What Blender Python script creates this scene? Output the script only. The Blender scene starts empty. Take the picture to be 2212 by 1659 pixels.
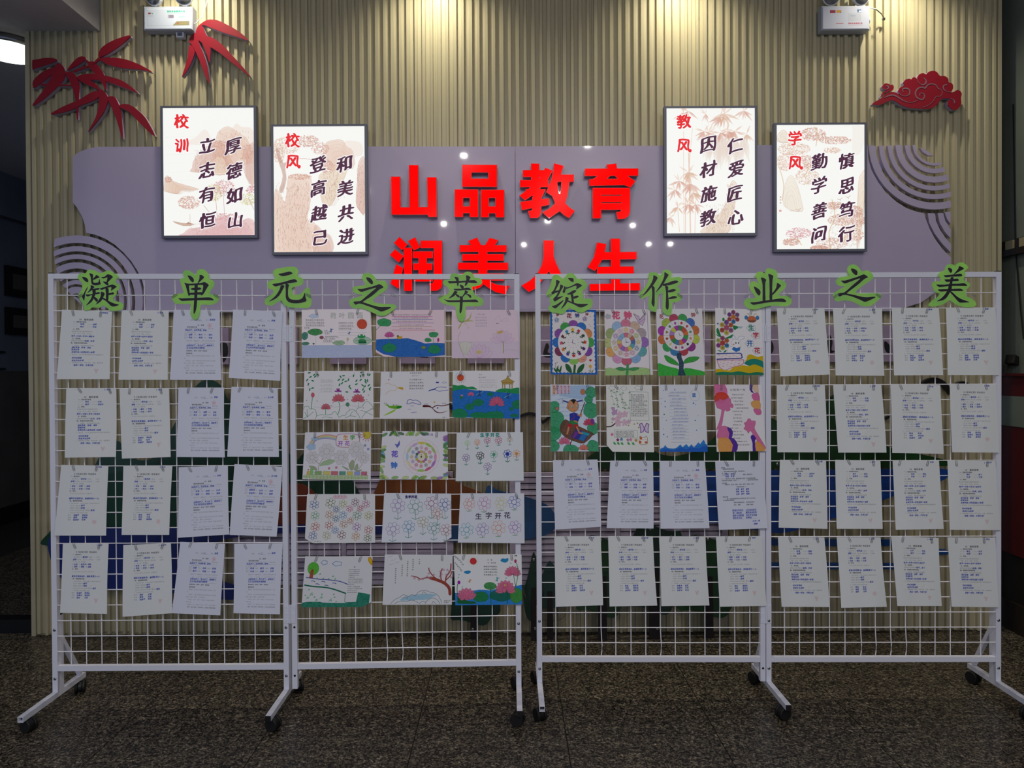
import bpy, bmesh, math, random
import numpy as np
from mathutils import Vector, Matrix
from mathutils.geometry import tessellate_polygon
R = math.radians
random.seed(7); rng = np.random.RandomState(5)
sc = bpy.context.scene
col = sc.collection

# ---------------------------------------------------------------- camera
IW, IH, F = 2212.0, 1659.0, 1580.0
CX, CY, EYE = 1098.0, 808.0, 1.464
PITCH, ROLL = R(.55), R(.30)
fw = Vector((0, math.cos(PITCH), -math.sin(PITCH)))
rt = Vector((math.cos(ROLL), 0, -math.sin(ROLL)))
rt = (rt - fw * rt.dot(fw)).normalized(); up = rt.cross(fw)
CAM = Vector((0, 0, EYE))
cd = bpy.data.cameras.new('camera'); cam = bpy.data.objects.new('camera', cd); col.objects.link(cam)
cd.sensor_width = 36; cd.lens = F / IW * 36; cd.clip_start = .05; cd.clip_end = 60
cd.shift_x = (IW/2 - CX) / IW; cd.shift_y = -(IH/2 - CY) / IW
cam.matrix_world = Matrix(((rt.x, up.x, -fw.x, CAM.x), (rt.y, up.y, -fw.y, CAM.y), (rt.z, up.z, -fw.z, CAM.z), (0, 0, 0, 1)))
sc.camera = cam
def at(px, py, Y):
    """world point seen at a photo pixel, on the plane at depth Y"""
    d = fw + rt * ((px - CX) / F) - up * ((py - CY) / F)
    p = CAM + d * (Y / d.y)
    return p
def atz(px, py, Z):
    d = fw + rt * ((px - CX) / F) - up * ((py - CY) / F)
    return CAM + d * ((Z - EYE) / d.z)

# ---------------------------------------------------------------- view, world, lights
sc.view_settings.view_transform = 'Standard'; sc.view_settings.look = 'None'
sc.view_settings.gamma = 1; sc.view_settings.use_curve_mapping = False
sc.view_settings.exposure = 0.0
W = bpy.data.worlds.new('world'); sc.world = W; W.use_nodes = True
W.node_tree.nodes['Background'].inputs[0].default_value = (.60, .72, 1.0, 1)
W.node_tree.nodes['Background'].inputs[1].default_value = .42
CEIL = 3.75
def area_light(name, loc, aim, power, size, color, spread=180, shape='DISK', size_y=None):
    l = bpy.data.lights.new(name, 'AREA'); l.energy = power; l.shape = shape; l.size = size
    if size_y: l.size_y = size_y
    l.color = color; l.spread = R(spread)
    o = bpy.data.objects.new(name, l); col.objects.link(o); o.location = loc
    o.rotation_euler = (Vector(aim) - Vector(loc)).to_track_quat('-Z', 'Y').to_euler()
    return o
def spot_light(name, loc, aim, power, angle, blend, color, r=.03):
    l = bpy.data.lights.new(name, 'SPOT'); l.energy = power; l.spot_size = R(angle); l.spot_blend = blend
    l.color = color; l.shadow_soft_size = r
    o = bpy.data.objects.new(name, l); col.objects.link(o); o.location = loc
    o.rotation_euler = (Vector(aim) - Vector(loc)).to_track_quat('-Z', 'Y').to_euler()
    return o
# ceiling downlights of the lobby: (x, y, power)
LOBBY = [(-.46, .10, 9), (.82, .45, 9), (.68, -1.7, 11), (-1.8, -1.4, 11), (2.4, -1.4, 9), (-2.2, .3, 8), (2.5, .4, 7),
         (.62, -3.4, 11), (-1.0, -3.6, 11), (2.0, -3.8, 9), (.3, -5.6, 9), (.75, -5.6, 9), (2.6, -5.6, 8), (3.0, -5.6, 8)]
for x, y, p in LOBBY:
    area_light('downlight_lamp', (x, y, CEIL - .035), (x, y + .9, 0), p*1.25, .05, (1.0, .95, .90), 170)
# wall washers over the slatted wall (warm)
WASH = [(-1.66, 26), (-.38, 26), (.93, 26), (2.09, 26)]
for x, p in WASH:
    spot_light('wall_washer_lamp', (x, 3.78, CEIL - .05), (x, 3.93, 2.2), p*1.9, 125, 1.0, (1.0, .92, .70), .035)

# ---------------------------------------------------------------- helpers
def lin(c):
    return tuple((v/12.92 if v <= .04045 else ((v+.055)/1.055)**2.4) for v in c)
def rgb(r, g, b): return lin((r/255, g/255, b/255)) + (1,)
def mat(name, c, rough=.5, metal=0, spec=.5, emit=None, es=0, noise=0, nscale=40, coat=0, bump=0, bscale=200, trans=0):
    m = bpy.data.materials.new(name); m.use_nodes = True
    nt = m.node_tree; b = nt.nodes['Principled BSDF']
    b.inputs['Base Color'].default_value = c; b.inputs['Roughness'].default_value = rough
    b.inputs['Metallic'].default_value = metal; b.inputs['Specular IOR Level'].default_value = spec
    b.inputs['Coat Weight'].default_value = coat; b.inputs['Coat Roughness'].default_value = .03
    b.inputs['Transmission Weight'].default_value = trans
    if emit: b.inputs['Emission Color'].default_value = emit; b.inputs['Emission Strength'].default_value = es
    if noise or bump:
        tc = nt.nodes.new('ShaderNodeTexCoord')
        if noise:
            n = nt.nodes.new('ShaderNodeTexNoise'); n.inputs['Scale'].default_value = nscale; n.inputs['Detail'].default_value = 4
            nt.links.new(tc.outputs['Object'], n.inputs['Vector'])
            r = nt.nodes.new('ShaderNodeValToRGB')
            r.color_ramp.elements[0].position = .3; r.color_ramp.elements[1].position = .7
            r.color_ramp.elements[0].color = tuple(v*(1-noise) for v in c[:3]) + (1,)
            r.color_ramp.elements[1].color = tuple(min(1, v*(1+noise)) for v in c[:3]) + (1,)
            nt.links.new(n.outputs['Fac'], r.inputs[0]); nt.links.new(r.outputs[0], b.inputs['Base Color'])
        if bump:
            n2 = nt.nodes.new('ShaderNodeTexNoise'); n2.inputs['Scale'].default_value = bscale
            bp = nt.nodes.new('ShaderNodeBump'); bp.inputs['Strength'].default_value = bump; bp.inputs['Distance'].default_value = .002
            nt.links.new(tc.outputs['Object'], n2.inputs['Vector']); nt.links.new(n2.outputs['Fac'], bp.inputs['Height'])
            nt.links.new(bp.outputs[0], b.inputs['Normal'])
    return m
def tag(o, label=None, cat=None, group=None, kind=None):
    if label: o['label'] = label
    if cat: o['category'] = cat
    if group: o['group'] = group
    if kind: o['kind'] = kind
    return o
def empty(name, loc, label=None, cat=None, group=None, rz=0):
    o = bpy.data.objects.new(name, None); col.objects.link(o); o.location = loc; o.rotation_euler.z = rz
    o.empty_display_size = .05
    return tag(o, label, cat, group)
class MB:
    """collects shapes given in world coordinates"""
    def __init__(s): s.v = []; s.f = []
    def add(s, v, f):
        n = len(s.v); s.v += [tuple(p) for p in v]; s.f += [tuple(i+n for i in q) for q in f]; return s
    def box(s, x0, y0, z0, x1, y1, z1):
        return s.add([(x0,y0,z0),(x1,y0,z0),(x1,y1,z0),(x0,y1,z0),(x0,y0,z1),(x1,y0,z1),(x1,y1,z1),(x0,y1,z1)],
                     [(0,3,2,1),(4,5,6,7),(0,1,5,4),(1,2,6,5),(2,3,7,6),(3,0,4,7)])
    def bar(s, a, b, w, h, upv=(0,0,1)):
        a = Vector(a); b = Vector(b); d = (b-a).normalized(); u = Vector(upv)
        sd = d.cross(u).normalized()*w/2; u2 = sd.cross(d).normalized()*h/2
        v = [a-sd-u2, a+sd-u2, a+sd+u2, a-sd+u2, b-sd-u2, b+sd-u2, b+sd+u2, b-sd+u2]
        return s.add(v, [(0,1,2,3),(7,6,5,4),(0,4,5,1),(1,5,6,2),(2,6,7,3),(3,7,4,0)])
    def cyl(s, a, b, r, n=16, r2=None, caps=True):
        a = Vector(a); b = Vector(b); r2 = r if r2 is None else r2
        q = (b-a).to_track_quat('Z', 'Y').to_matrix()
        v = []
        for P, rr in ((a, r), (b, r2)):
            for i in range(n):
                t = 2*math.pi*i/n; v.append(P + q @ Vector((math.cos(t)*rr, math.sin(t)*rr, 0)))
        f = [(i, (i+1) % n, n+(i+1) % n, n+i) for i in range(n)]
        if caps: f += [tuple(range(n-1, -1, -1)), tuple(range(n, 2*n))]
        return s.add(v, f)
    def tube(s, pts, r, n=6):
        pts = [Vector(p) for p in pts]; v = []; f = []
        for i, p in enumerate(pts):
            d = (pts[min(i+1, len(pts)-1)] - pts[max(i-1, 0)]).normalized(); q = d.to_track_quat('Z', 'Y').to_matrix()
            for k in range(n):
                t = 2*math.pi*k/n; v.append(p + q @ Vector((math.cos(t)*r, math.sin(t)*r, 0)))
        for i in range(len(pts)-1):
            for k in range(n): f.append((i*n+k, i*n+(k+1) % n, (i+1)*n+(k+1) % n, (i+1)*n+k))
        f += [tuple(range(n-1, -1, -1)), tuple((len(pts)-1)*n+k for k in range(n))]
        return s.add(v, f)
    def lathe(s, c, axis, prof, n=20):
        """prof: (radius, distance along axis)"""
        q = Vector(axis).to_track_quat('Z', 'Y').to_matrix(); c = Vector(c); v = []; f = []
        for r, h in prof:
            for k in range(n):
                t = 2*math.pi*k/n; v.append(c + q @ Vector((math.cos(t)*r, math.sin(t)*r, h)))
        for i in range(len(prof)-1):
            for k in range(n): f.append((i*n+k, i*n+(k+1) % n, (i+1)*n+(k+1) % n, (i+1)*n+k))
        f += [tuple(range(n-1, -1, -1)), tuple((len(prof)-1)*n+k for k in range(n))]
        return s.add(v, f)
    def prism(s, loops, y0, y1):
        """loops of (x, z): the first the outline, the rest holes; y0 = front"""
        if not isinstance(loops[0][0], (tuple, list)): loops = [loops]
        loops = [list(l) for l in loops]
        tri = tessellate_polygon([[Vector((x, z, 0)) for x, z in l] for l in loops])
        fl = [p for l in loops for p in l]; n = len(fl)
        v = [(x, y0, z) for x, z in fl] + [(x, y1, z) for x, z in fl]; f = []
        for t in tri:
            a, b, c = [Vector(fl[i]) for i in t]
            if (b-a).cross(c-a) < 0: t = (t[0], t[2], t[1])
            f.append(tuple(t)); f.append((t[2]+n, t[1]+n, t[0]+n))
        o = 0
        for li, l in enumerate(loops):
            m = len(l); ar = sum(l[i][0]*l[(i+1) % m][1] - l[(i+1) % m][0]*l[i][1] for i in range(m))
            ccw = ar > 0
            for i in range(m):
                a = o+i; b = o+(i+1) % m
                q = (b, a, a+n, b+n) if (ccw == (li == 0)) else (a, b, b+n, a+n)
                f.append(q)
            o += m
        return s.add(v, f)
    def build(s, name, m, parent=None, smooth=False):
        o0 = parent.matrix_world.translation if parent else Vector((0, 0, 0))
        me = bpy.data.meshes.new(name)
        if parent:
            off = Vector((0, 0, 0)); q = parent
            while q: off += q.location; q = q.parent
        else:
            xs = [p[0] for p in s.v]; ys = [p[1] for p in s.v]; zs = [p[2] for p in s.v]
            off = Vector(((min(xs)+max(xs))/2, (min(ys)+max(ys))/2, min(zs)))
        me.from_pydata([(p[0]-off.x, p[1]-off.y, p[2]-off.z) for p in s.v], [], s.f)
        me.materials.append(m)
        if smooth:
            for p in me.polygons: p.use_smooth = True
        o = bpy.data.objects.new(name, me); col.objects.link(o)
        if parent: o.parent = parent
        else: o.location = off
        return o
def smooth_loop(pts, n=5):
    out = []; m = len(pts)
    for i in range(m):
        p0, p1, p2, p3 = [np.array(pts[(i+k-1) % m], float) for k in range(4)]
        for j in range(n):
            t = j/n
            out.append(tuple(.5*((2*p1)+(-p0+p2)*t+(2*p0-5*p1+4*p2-p3)*t*t+(-p0+3*p1-3*p2+p3)*t**3)))
    return out
def smooth_line(pts, n=6):
    pts = [pts[0]] + list(pts) + [pts[-1]]; out = []
    for i in range(1, len(pts)-2):
        p0, p1, p2, p3 = [np.array(pts[i+k-1], float) for k in range(4)]
        for j in range(n):
            t = j/n
            out.append(tuple(.5*((2*p1)+(-p0+p2)*t+(2*p0-5*p1+4*p2-p3)*t*t+(-p0+3*p1-3*p2+p3)*t**3)))
    out.append(tuple(pts[-1])); return out
class Crop:
    """turns zoomed-crop coordinates (origin, scale) into x,z on a plane at depth Y"""
    def __init__(s, ox, oy, sc_, Y): s.o = (ox, oy, sc_, Y)
    def p(s, q):
        ox, oy, k, Y = s.o; w = at(ox+q[0]/k, oy+q[1]/k, Y); return (w.x, w.z)
    def loop(s, pts, sm=0): return [s.p(q) for q in (smooth_loop(pts, sm) if sm else pts)]
def strip(pts, w):
    """polyline of (x,z) -> closed outline of constant or tapered width"""
    L, Rr = [], []; n = len(pts)
    for i, p in enumerate(pts):
        a = pts[max(i-1, 0)]; b = pts[min(i+1, n-1)]; dx, dz = b[0]-a[0], b[1]-a[1]; l = math.hypot(dx, dz) or 1
        ww = (w[i] if isinstance(w, (list, tuple)) else w)/2
        L.append((p[0]-dz/l*ww, p[1]+dx/l*ww)); Rr.append((p[0]+dz/l*ww, p[1]-dx/l*ww))
    return L + Rr[::-1]
def rect(x0, z0, x1, z1): return [(x0, z0), (x1, z0), (x1, z1), (x0, z1)]
def grow(l, d):
    """offset a closed loop of points outward by d"""
    n = len(l); ar = sum(l[i][0]*l[(i+1) % n][1]-l[(i+1) % n][0]*l[i][1] for i in range(n)); sg = 1 if ar > 0 else -1; out = []
    for i in range(n):
        p0, p1, p2 = l[i-1], l[i], l[(i+1) % n]
        def nrm(a, b):
            dx, dy = b[0]-a[0], b[1]-a[1]; L = math.hypot(dx, dy) or 1; return (sg*dy/L, -sg*dx/L)
        n1, n2 = nrm(p0, p1), nrm(p1, p2); mx, my = n1[0]+n2[0], n1[1]+n2[1]; k = max(.35, (mx*mx+my*my)/2)
        out.append((p1[0]+mx/k*d, p1[1]+my/k*d))
    return out
def link_copy(o, name, parent, loc=None):
    c = o.copy(); c.name = name; col.objects.link(c); c.parent = parent
    if loc is not None: c.location = loc
    return c
# ---------------------------------------------------------------- flat print: a small drawing library that paints generated images
ALLTX = ("荷叶圆圆小池宋杨万里泉眼无声惜细流树阴照水爱晴柔才露尖角早有蜻蜓立上头生字开花钟蓝粉色的想象墨梅王冕我家洗砚边朵个淡痕不要人夸好颜只留清气满乾坤"
 "一二三四五六七九〇古诗首作业设计纸发明看拼音写词语排序填空回答问题课文内选择先后顺造术完成过程蔡伦改进竹简帛书麻便宜轻用普及世界班级姓名学校鲜艳争吐芳欣赏适宜昆虫"
 "这些怎么样原因读句子仿时间春天来了草绿风吹雨落日知遥兄弟登高处遍插茱萸少九月山东忆清明元宵节爆竹声中除岁背默古代科技技术传到各国促文化校训厚德如立志有恒和美共进越己教仁因材施匠心慎思笃行勤善问"
 "消防应急照明灯具生字开花把填在括号里连线得意树木石头种植物同学作者描述景象感情请根据完整用自己话说重要意思美丽大自然1234567890abcdeghijnopqrstuvwxyz、。，《》（）：？→“”…·"
 "…与为义之习事产什他们价会你佳俗做儿入关兴再凝出列刘单又口吃吴周哪嘉图地基多太奇娃孩宇容寒对将展屠年并张念按撑放斗料断方易是暖朗李林格每洋活点特现理甲相真础示社秋红统维绽艇苏萃蝴蝶表认让识贴赵路达近送道阅阳陈需魂龟")
UC = sorted(set(ALLTX))
NG = 56
def load_glyphs():
    cu = bpy.data.curves.new('glyphs', 'FONT'); cu.body = '\n'.join(UC); cu.resolution_u = 3; cu.size = 1; cu.space_line = 2
    o = bpy.data.objects.new('glyphs', cu); col.objects.link(o)
    dg = bpy.context.evaluated_depsgraph_get(); me = bpy.data.meshes.new_from_object(o.evaluated_get(dg))
    n = len(me.vertices); co = np.empty(n*3); me.vertices.foreach_get('co', co); co = co.reshape(-1, 3)[:, :2]
    cnt = {}
    for p in me.polygons:
        for e in p.edge_keys: cnt[e] = cnt.get(e, 0)+1
    ed = np.array([e for e, c in cnt.items() if c == 1])
    bpy.data.objects.remove(o); bpy.data.curves.remove(cu); bpy.data.meshes.remove(me)
    A, B = co[ed[:, 0]], co[ed[:, 1]]; ym = (A[:, 1]+B[:, 1])/2
    line = 2*1.0; out = {}
    S = NG*2; g = (np.arange(S)+.5)/S
    for i, ch in enumerate(UC):
        base = -i*line; k = np.abs(ym-base-.35) < .9
        a = A[k]-[0, base]; b = B[k]-[0, base]
        M = np.zeros((S, S), bool)
        if len(a):
            s = 1/1.12; a = (a+[.06, .22])*s; b = (b+[.06, .22])*s
            py = (1-g)
            for (x1, y1), (x2, y2) in zip(a, b):
                r = (y1 > py) != (y2 > py)
                if not r.any(): continue
                xi = x1+(py[r]-y1)*(x2-x1)/(y2-y1)
                M[r] ^= g[None, :] < xi[:, None]
        out[ch] = (M.reshape(NG, 2, NG, 2).mean((1, 3)), float(max(a[:, 0].max(), b[:, 0].max())) if len(a) else .4)
    return out
GL = load_glyphs()
MIP = {}
def gmip(ch, size):
    m = GL[ch][0]; k = 1
    while size*2 <= NG/k and k < 8: k *= 2
    if k == 1: return m
    if (ch, k) not in MIP: MIP[(ch, k)] = m.reshape(NG//k, k, NG//k, k).mean((1, 3))
    return MIP[(ch, k)]
class Cv:
    def __init__(s, w, h, box, bg=(1, 1, 1)):
        s.W, s.H = int(w), int(h); s.b = box
        s.a = np.ones((s.H, s.W, 3), np.float32)*np.array(bg, np.float32)
        s.kx = s.W/(box[2]-box[0]); s.ky = s.H/(box[3]-box[1])
    def T(s, p): return ((p[0]-s.b[0])*s.kx, (p[1]-s.b[1])*s.ky)
    def mix(s, x0, y0, m, c, al=1):
        h, w = m.shape; m = (m*al)[..., None]; v = s.a[y0:y0+h, x0:x0+w]
        v[:] = v*(1-m)+np.array(c, np.float32)*m
    def _bb(s, xs, ys, pad):
        return max(0, int(min(xs)-pad)), max(0, int(min(ys)-pad)), min(s.W, int(max(xs)+pad)+1), min(s.H, int(max(ys)+pad)+1)
    def poly(s, pts, c, al=1, sm=0, tex=0, out=None, ow=1.2):
        if sm: pts = smooth_loop(pts, sm)
        P = [s.T(p) for p in pts]; x0, y0, x1, y1 = s._bb([p[0] for p in P], [p[1] for p in P], 1)
        if x1 > x0 and y1 > y0:
            gx = np.arange(x0*2, x1*2)/2+.25; gy = np.arange(y0*2, y1*2)/2+.25
            M = np.zeros((len(gy), len(gx)), bool)
            for i in range(len(P)):
                (ax, ay), (bx, by) = P[i], P[(i+1) % len(P)]
                r = (ay > gy) != (by > gy)
                if r.any(): M[r] ^= gx[None, :] < (ax+(gy[r]-ay)*(bx-ax)/(by-ay))[:, None]
            m = M.reshape(y1-y0, 2, x1-x0, 2).mean((1, 3))
            if tex:
                n = rng.rand((y1-y0)//3+2, (x1-x0)//9+2).repeat(3, 0).repeat(9, 1)[:y1-y0, :x1-x0]
                m = m*(1-tex*n)
            s.mix(x0, y0, m, c, al)
        if out is not None: s.line(list(pts)+[pts[0]], ow, out)
    def line(s, pts, w, c, al=1, sm=0):
        if sm: pts = smooth_line(pts, sm)
        P = [s.T(p) for p in pts]; w2 = w/2
        x0, y0, x1, y1 = s._bb([p[0] for p in P], [p[1] for p in P], w2+1)
        if x1 <= x0 or y1 <= y0: return
        M = np.zeros((y1-y0, x1-x0), np.float32)
        for (ax, ay), (bx, by) in zip(P[:-1], P[1:]):
            u0, v0, u1, v1 = s._bb((ax, bx), (ay, by), w2+1)
            if u1 <= u0 or v1 <= v0: continue
            gx = np.arange(u0, u1)[None, :]+.5; gy = np.arange(v0, v1)[:, None]+.5
            dx, dy = bx-ax, by-ay; L = dx*dx+dy*dy+1e-9
            t = np.clip(((gx-ax)*dx+(gy-ay)*dy)/L, 0, 1)
            d = np.sqrt((gx-ax-t*dx)**2+(gy-ay-t*dy)**2)
            q = M[v0-y0:v1-y0, u0-x0:u1-x0]; np.maximum(q, np.clip(w2-d+.5, 0, 1), out=q)
        s.mix(x0, y0, M, c, al)
    def ell(s, cx, cy, rx, ry, c, al=1, tex=0, out=None, ow=1.2, rot=0, n=22):
        ca, sa = math.cos(R(rot)), math.sin(R(rot))
        pts = [(cx+rx*math.cos(t)*ca-ry*math.sin(t)*sa, cy+rx*math.cos(t)*sa+ry*math.sin(t)*ca) for t in np.linspace(0, 2*math.pi, n, endpoint=False)]
        if c is not None: s.poly(pts, c, al, tex=tex)
        if out is not None: s.line(pts+[pts[0]], ow, out)
    def glyph(s, ch, x, y, size, c, al=1, bold=0, rise=0, slant=0, rot=0, sy=1, brush=0):
        """centre x,y; size in box x-units; strokes of `bold` px"""
        if ch not in GL: return
        px, py = s.T((x, y)); S = size*s.kx; g = gmip(ch, S if not brush else 26); n = g.shape[0]
        r = S*.75+2; x0, y0, x1, y1 = s._bb((px-r, px+r), (py-r*sy, py+r*sy), 0)
        if x1 <= x0 or y1 <= y0: return
        u = (np.arange(x0, x1)[None, :]+.5-px)/S; v = (np.arange(y0, y1)[:, None]+.5-py)/S/sy
        if rot: ca, sa = math.cos(rot), math.sin(rot); u, v = u*ca+v*sa, -u*sa+v*ca
        v2 = v+rise*u; u2 = u+slant*v2
        if brush: w_ = ord(ch) % 17; u2, v2 = u2+.018*np.sin(9*v2+w_)+.010*np.sin(21*u2+w_), v2+.022*np.sin(7*u2+w_*2)+.03*u2*u2
        def samp(U, V):
            X = (U+.5)*n-.5; Y_ = (V+.5)*n-.5; xi = np.floor(X).astype(int); yi = np.floor(Y_).astype(int); fx = X-xi; fy = Y_-yi
            def G(a, b): k = (a >= 0) & (a < n) & (b >= 0) & (b < n); return np.where(k, g[np.clip(b, 0, n-1), np.clip(a, 0, n-1)], 0)
            return (G(xi, yi)*(1-fx)+G(xi+1, yi)*fx)*(1-fy)+(G(xi, yi+1)*(1-fx)+G(xi+1, yi+1)*fx)*fy
        m = samp(u2, v2)
        if bold:
            bl = bold if isinstance(bold, (list, tuple)) else (bold, bold)
            for k in np.linspace(0, 2*math.pi, 14 if brush else 8, endpoint=False):
                m = np.maximum(m, samp(u2+bl[0]/S*math.cos(k), v2+bl[1]/S*math.sin(k)))
        if brush: m = np.clip((m-brush)*4.5+.0, 0, 1)
        s.mix(x0, y0, np.clip(m*1.25, 0, 1), c, al)
    def text(s, t, x, y, size, c, al=1, bold=0, step=None, vert=False, jit=0, slant=0, rise=0, xmax=1e9):
        st = step or size*1.02
        for ch in t:
            if x > xmax: break
            if ch != ' ':
                j = (random.uniform(-jit, jit)*size, random.uniform(-jit, jit)*size)
                hw = size*.5
                s.glyph(ch, x+hw+j[0], y+j[1], size*(1+random.uniform(-jit, jit)), c, al, bold, rise, slant, random.uniform(-jit, jit))
            k = 1 if (ch == ' ' or ord(ch) > 255) else .58
            if vert: y += st
            else: x += st*k
    def image(s, name):
        im = bpy.data.images.new(name, s.W, s.H); a = np.ones((s.H, s.W, 4), np.float32)
        a[..., :3] = np.clip(s.a[::-1], 0, 1); im.pixels.foreach_set(a.ravel()); im.update(); im.pack(); return im
def img_mat(name, cv, rough=.75, emit=0):
    m = bpy.data.materials.new(name); m.use_nodes = True; nt = m.node_tree; b = nt.nodes['Principled BSDF']
    t = nt.nodes.new('ShaderNodeTexImage'); t.image = cv.image(name); t.extension = 'EXTEND'
    b.inputs['Roughness'].default_value = rough; b.inputs['Specular IOR Level'].default_value = .25
    if emit:
        b.inputs['Base Color'].default_value = (.02, .02, .02, 1); b.inputs['Emission Strength'].default_value = emit
        nt.links.new(t.outputs[0], b.inputs['Emission Color'])
    else: nt.links.new(t.outputs[0], b.inputs['Base Color'])
    return m
def H(c): return tuple(int(c[i:i+2], 16)/255 for i in (0, 2, 4))
# ---------------------------------------------------------------- materials
M_slat = mat('beige_cladding', rgb(188, 180, 151), .34)
M_back = mat('cladding_groove', rgb(160, 150, 120), .45)
M_white = mat('white_powdercoat', rgb(224, 227, 242), .42)
M_wire = mat('white_wire', rgb(236, 236, 246), .4)
M_plas = mat('black_plastic', rgb(16, 16, 18), .45)
M_rub = mat('black_rubber', rgb(14, 14, 15), .6, bump=.2)
M_steel = mat('steel', rgb(150, 152, 158), .3, 1)
M_lav = mat('lavender_acrylic', rgb(188, 177, 208), .30, coat=.5)
M_lavside = mat('lavender_edge', rgb(176, 170, 200), .5)
M_red = mat('crimson_acrylic', rgb(146, 12, 38), .4, coat=.1)
M_frame = mat('grey_aluminium_frame', rgb(108, 112, 128), .4, .3)
M_ceil = mat('ceiling_paint', rgb(190, 188, 192), .8, noise=.03)
M_dark = mat('dark_corridor_paint', rgb(92, 96, 112), .7, noise=.1, nscale=3)
M_blackgloss = mat('black_skirting', rgb(14, 14, 16), .35)

def granite(name):
    m = bpy.data.materials.new(name); m.use_nodes = True; nt = m.node_tree; b = nt.nodes['Principled BSDF']
    tc = nt.nodes.new('ShaderNodeTexCoord'); oi = nt.nodes.new('ShaderNodeObjectInfo')
    mp = nt.nodes.new('ShaderNodeMapping'); nt.links.new(tc.outputs['Object'], mp.inputs['Vector'])
    cb = nt.nodes.new('ShaderNodeCombineXYZ'); ml = nt.nodes.new('ShaderNodeMath'); ml.operation = 'MULTIPLY'; ml.inputs[1].default_value = 31
    nt.links.new(oi.outputs['Random'], ml.inputs[0]); nt.links.new(ml.outputs[0], cb.inputs[0]); nt.links.new(ml.outputs[0], cb.inputs[1])
    nt.links.new(cb.outputs[0], mp.inputs['Location'])
    vo = nt.nodes.new('ShaderNodeTexVoronoi'); vo.inputs['Scale'].default_value = 190; nt.links.new(mp.outputs[0], vo.inputs['Vector'])
    sp = nt.nodes.new('ShaderNodeSeparateColor'); nt.links.new(vo.outputs['Color'], sp.inputs[0])
    r = nt.nodes.new('ShaderNodeValToRGB'); r.color_ramp.interpolation = 'LINEAR'
    e = r.color_ramp.elements; e[0].position = 0; e[0].color = rgb(16, 15, 14); e[1].position = 1; e[1].color = rgb(190, 182, 166)
    for p, c in ((.22, rgb(38, 35, 31)), (.45, rgb(70, 63, 53)), (.7, rgb(114, 105, 90)), (.88, rgb(140, 131, 115))):
        x = e.new(p); x.color = c
    n = nt.nodes.new('ShaderNodeTexNoise'); n.inputs['Scale'].default_value = 75; n.inputs['Detail'].default_value = 3
    nt.links.new(mp.outputs[0], n.inputs['Vector'])
    mx = nt.nodes.new('ShaderNodeMath'); mx.operation = 'MULTIPLY_ADD'; mx.inputs[1].default_value = .66
    nt.links.new(sp.outputs[0], mx.inputs[0])
    m2 = nt.nodes.new('ShaderNodeMath'); m2.operation = 'MULTIPLY_ADD'; m2.inputs[1].default_value = 1.3; m2.inputs[2].default_value = -.58
    nt.links.new(n.outputs['Fac'], m2.inputs[0]); nt.links.new(m2.outputs[0], mx.inputs[2])
    nt.links.new(mx.outputs[0], r.inputs[0]); nt.links.new(r.outputs[0], b.inputs['Base Color'])
    b.inputs['Roughness'].default_value = .38; b.inputs['Specular IOR Level'].default_value = .4
    return m
M_gran = granite('speckled_granite')
M_grout = mat('tile_joint', rgb(30, 27, 24), .8)

# ---------------------------------------------------------------- floor of 0.6 m granite tiles
WALL = 4.0                      # depth of the slat faces
fl = MB().box(-5.6, -6.6, -.06, 5.0, 8.0, -.004).build('floor', M_grout); tag(fl, kind='structure')
T = .6; J = .0022
tile = MB().box(-T/2+J, -T/2+J, -.02, T/2-J, T/2-J, 0).build('tile', M_gran)
X0, Y0 = .222, 3.5
first = True
for i in range(-7, 7):
    for j in range(-10, 7):
        x = X0+(i+.5)*T; y = Y0+(j+.5)*T
        if y < -1.0 and abs(x) > 3.4: continue
        o = tile if first else link_copy(tile, 'tile', fl)
        o.parent = fl; o.location = (x-fl.location.x, y-fl.location.y, -fl.location.z-.02+.0)
        o.location.z = -.02-fl.location.z
        first = False
# ---------------------------------------------------------------- slatted back wall
zt = CEIL
xl = at(64, 700, WALL).x; xr = at(2161, 700, WALL).x
wb = MB().box(xl+.004, WALL+.021, 0, xr-.004, WALL+.12, zt).build('wall_back', M_back); tag(wb, kind='structure')
P = .0421; nb = 31; per = 4; bw = (xr-xl-.02)/nb; P = bw/per
def rib_mesh(w, name='slat'):
    # bevelled rib: wide face, slanted flank on its left
    a = w/2; prof = [(-a, .018), (-a+.0035, 0), (a-.0035, 0), (a, .018)]
    m = MB(); v = []
    for z in (0, 1): v += [(x, y, z) for x, y in prof]
    m.add(v, [(0, 1, 5, 4), (1, 2, 6, 5), (2, 3, 7, 6), (0, 4, 7, 3), (3, 2, 1, 0), (4, 5, 6, 7)])
    return m.build(name, M_slat)
ribA = rib_mesh(P*.56); ribB = rib_mesh(P*.46)
board = MB().box(-bw/2+.0006, 0, 0, bw/2-.0006, .004, 1).build('cladding_board', M_slat)
used = {}
for k in range(nb):
    bx = xl+.01+bw*(k+.5)
    o = board if k == 0 else link_copy(board, 'cladding_board', wb)
    z0 = .012+.003*((k*7) % 3); zz = zt-z0-.001
    soff = bx < at(214, 60, WALL).x
    o.parent = wb; o.location = (bx-wb.location.x, WALL+.0185-wb.location.y, z0); o.scale = (1, 1, 1)
    me = o.data.copy() if False else o.data
    o.scale.z = zz
    for i in range(per):
        src = ribA if i % 2 == 0 else ribB
        key = src.name.split('.')[0]+str(i % 2)
        if key not in used: s = src; used[key] = 1
        else: s = link_copy(src, 'slat', o)
        s.parent = o; s.location = (-bw/2+P*(i+.5), -.0095, -.008/zz*((i*5+k) % 2)); s.scale = (1, 1, 1)
tr = MB().box(xl-.012, WALL+.004, 0, xl+.012, WALL+.125, zt)
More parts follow.
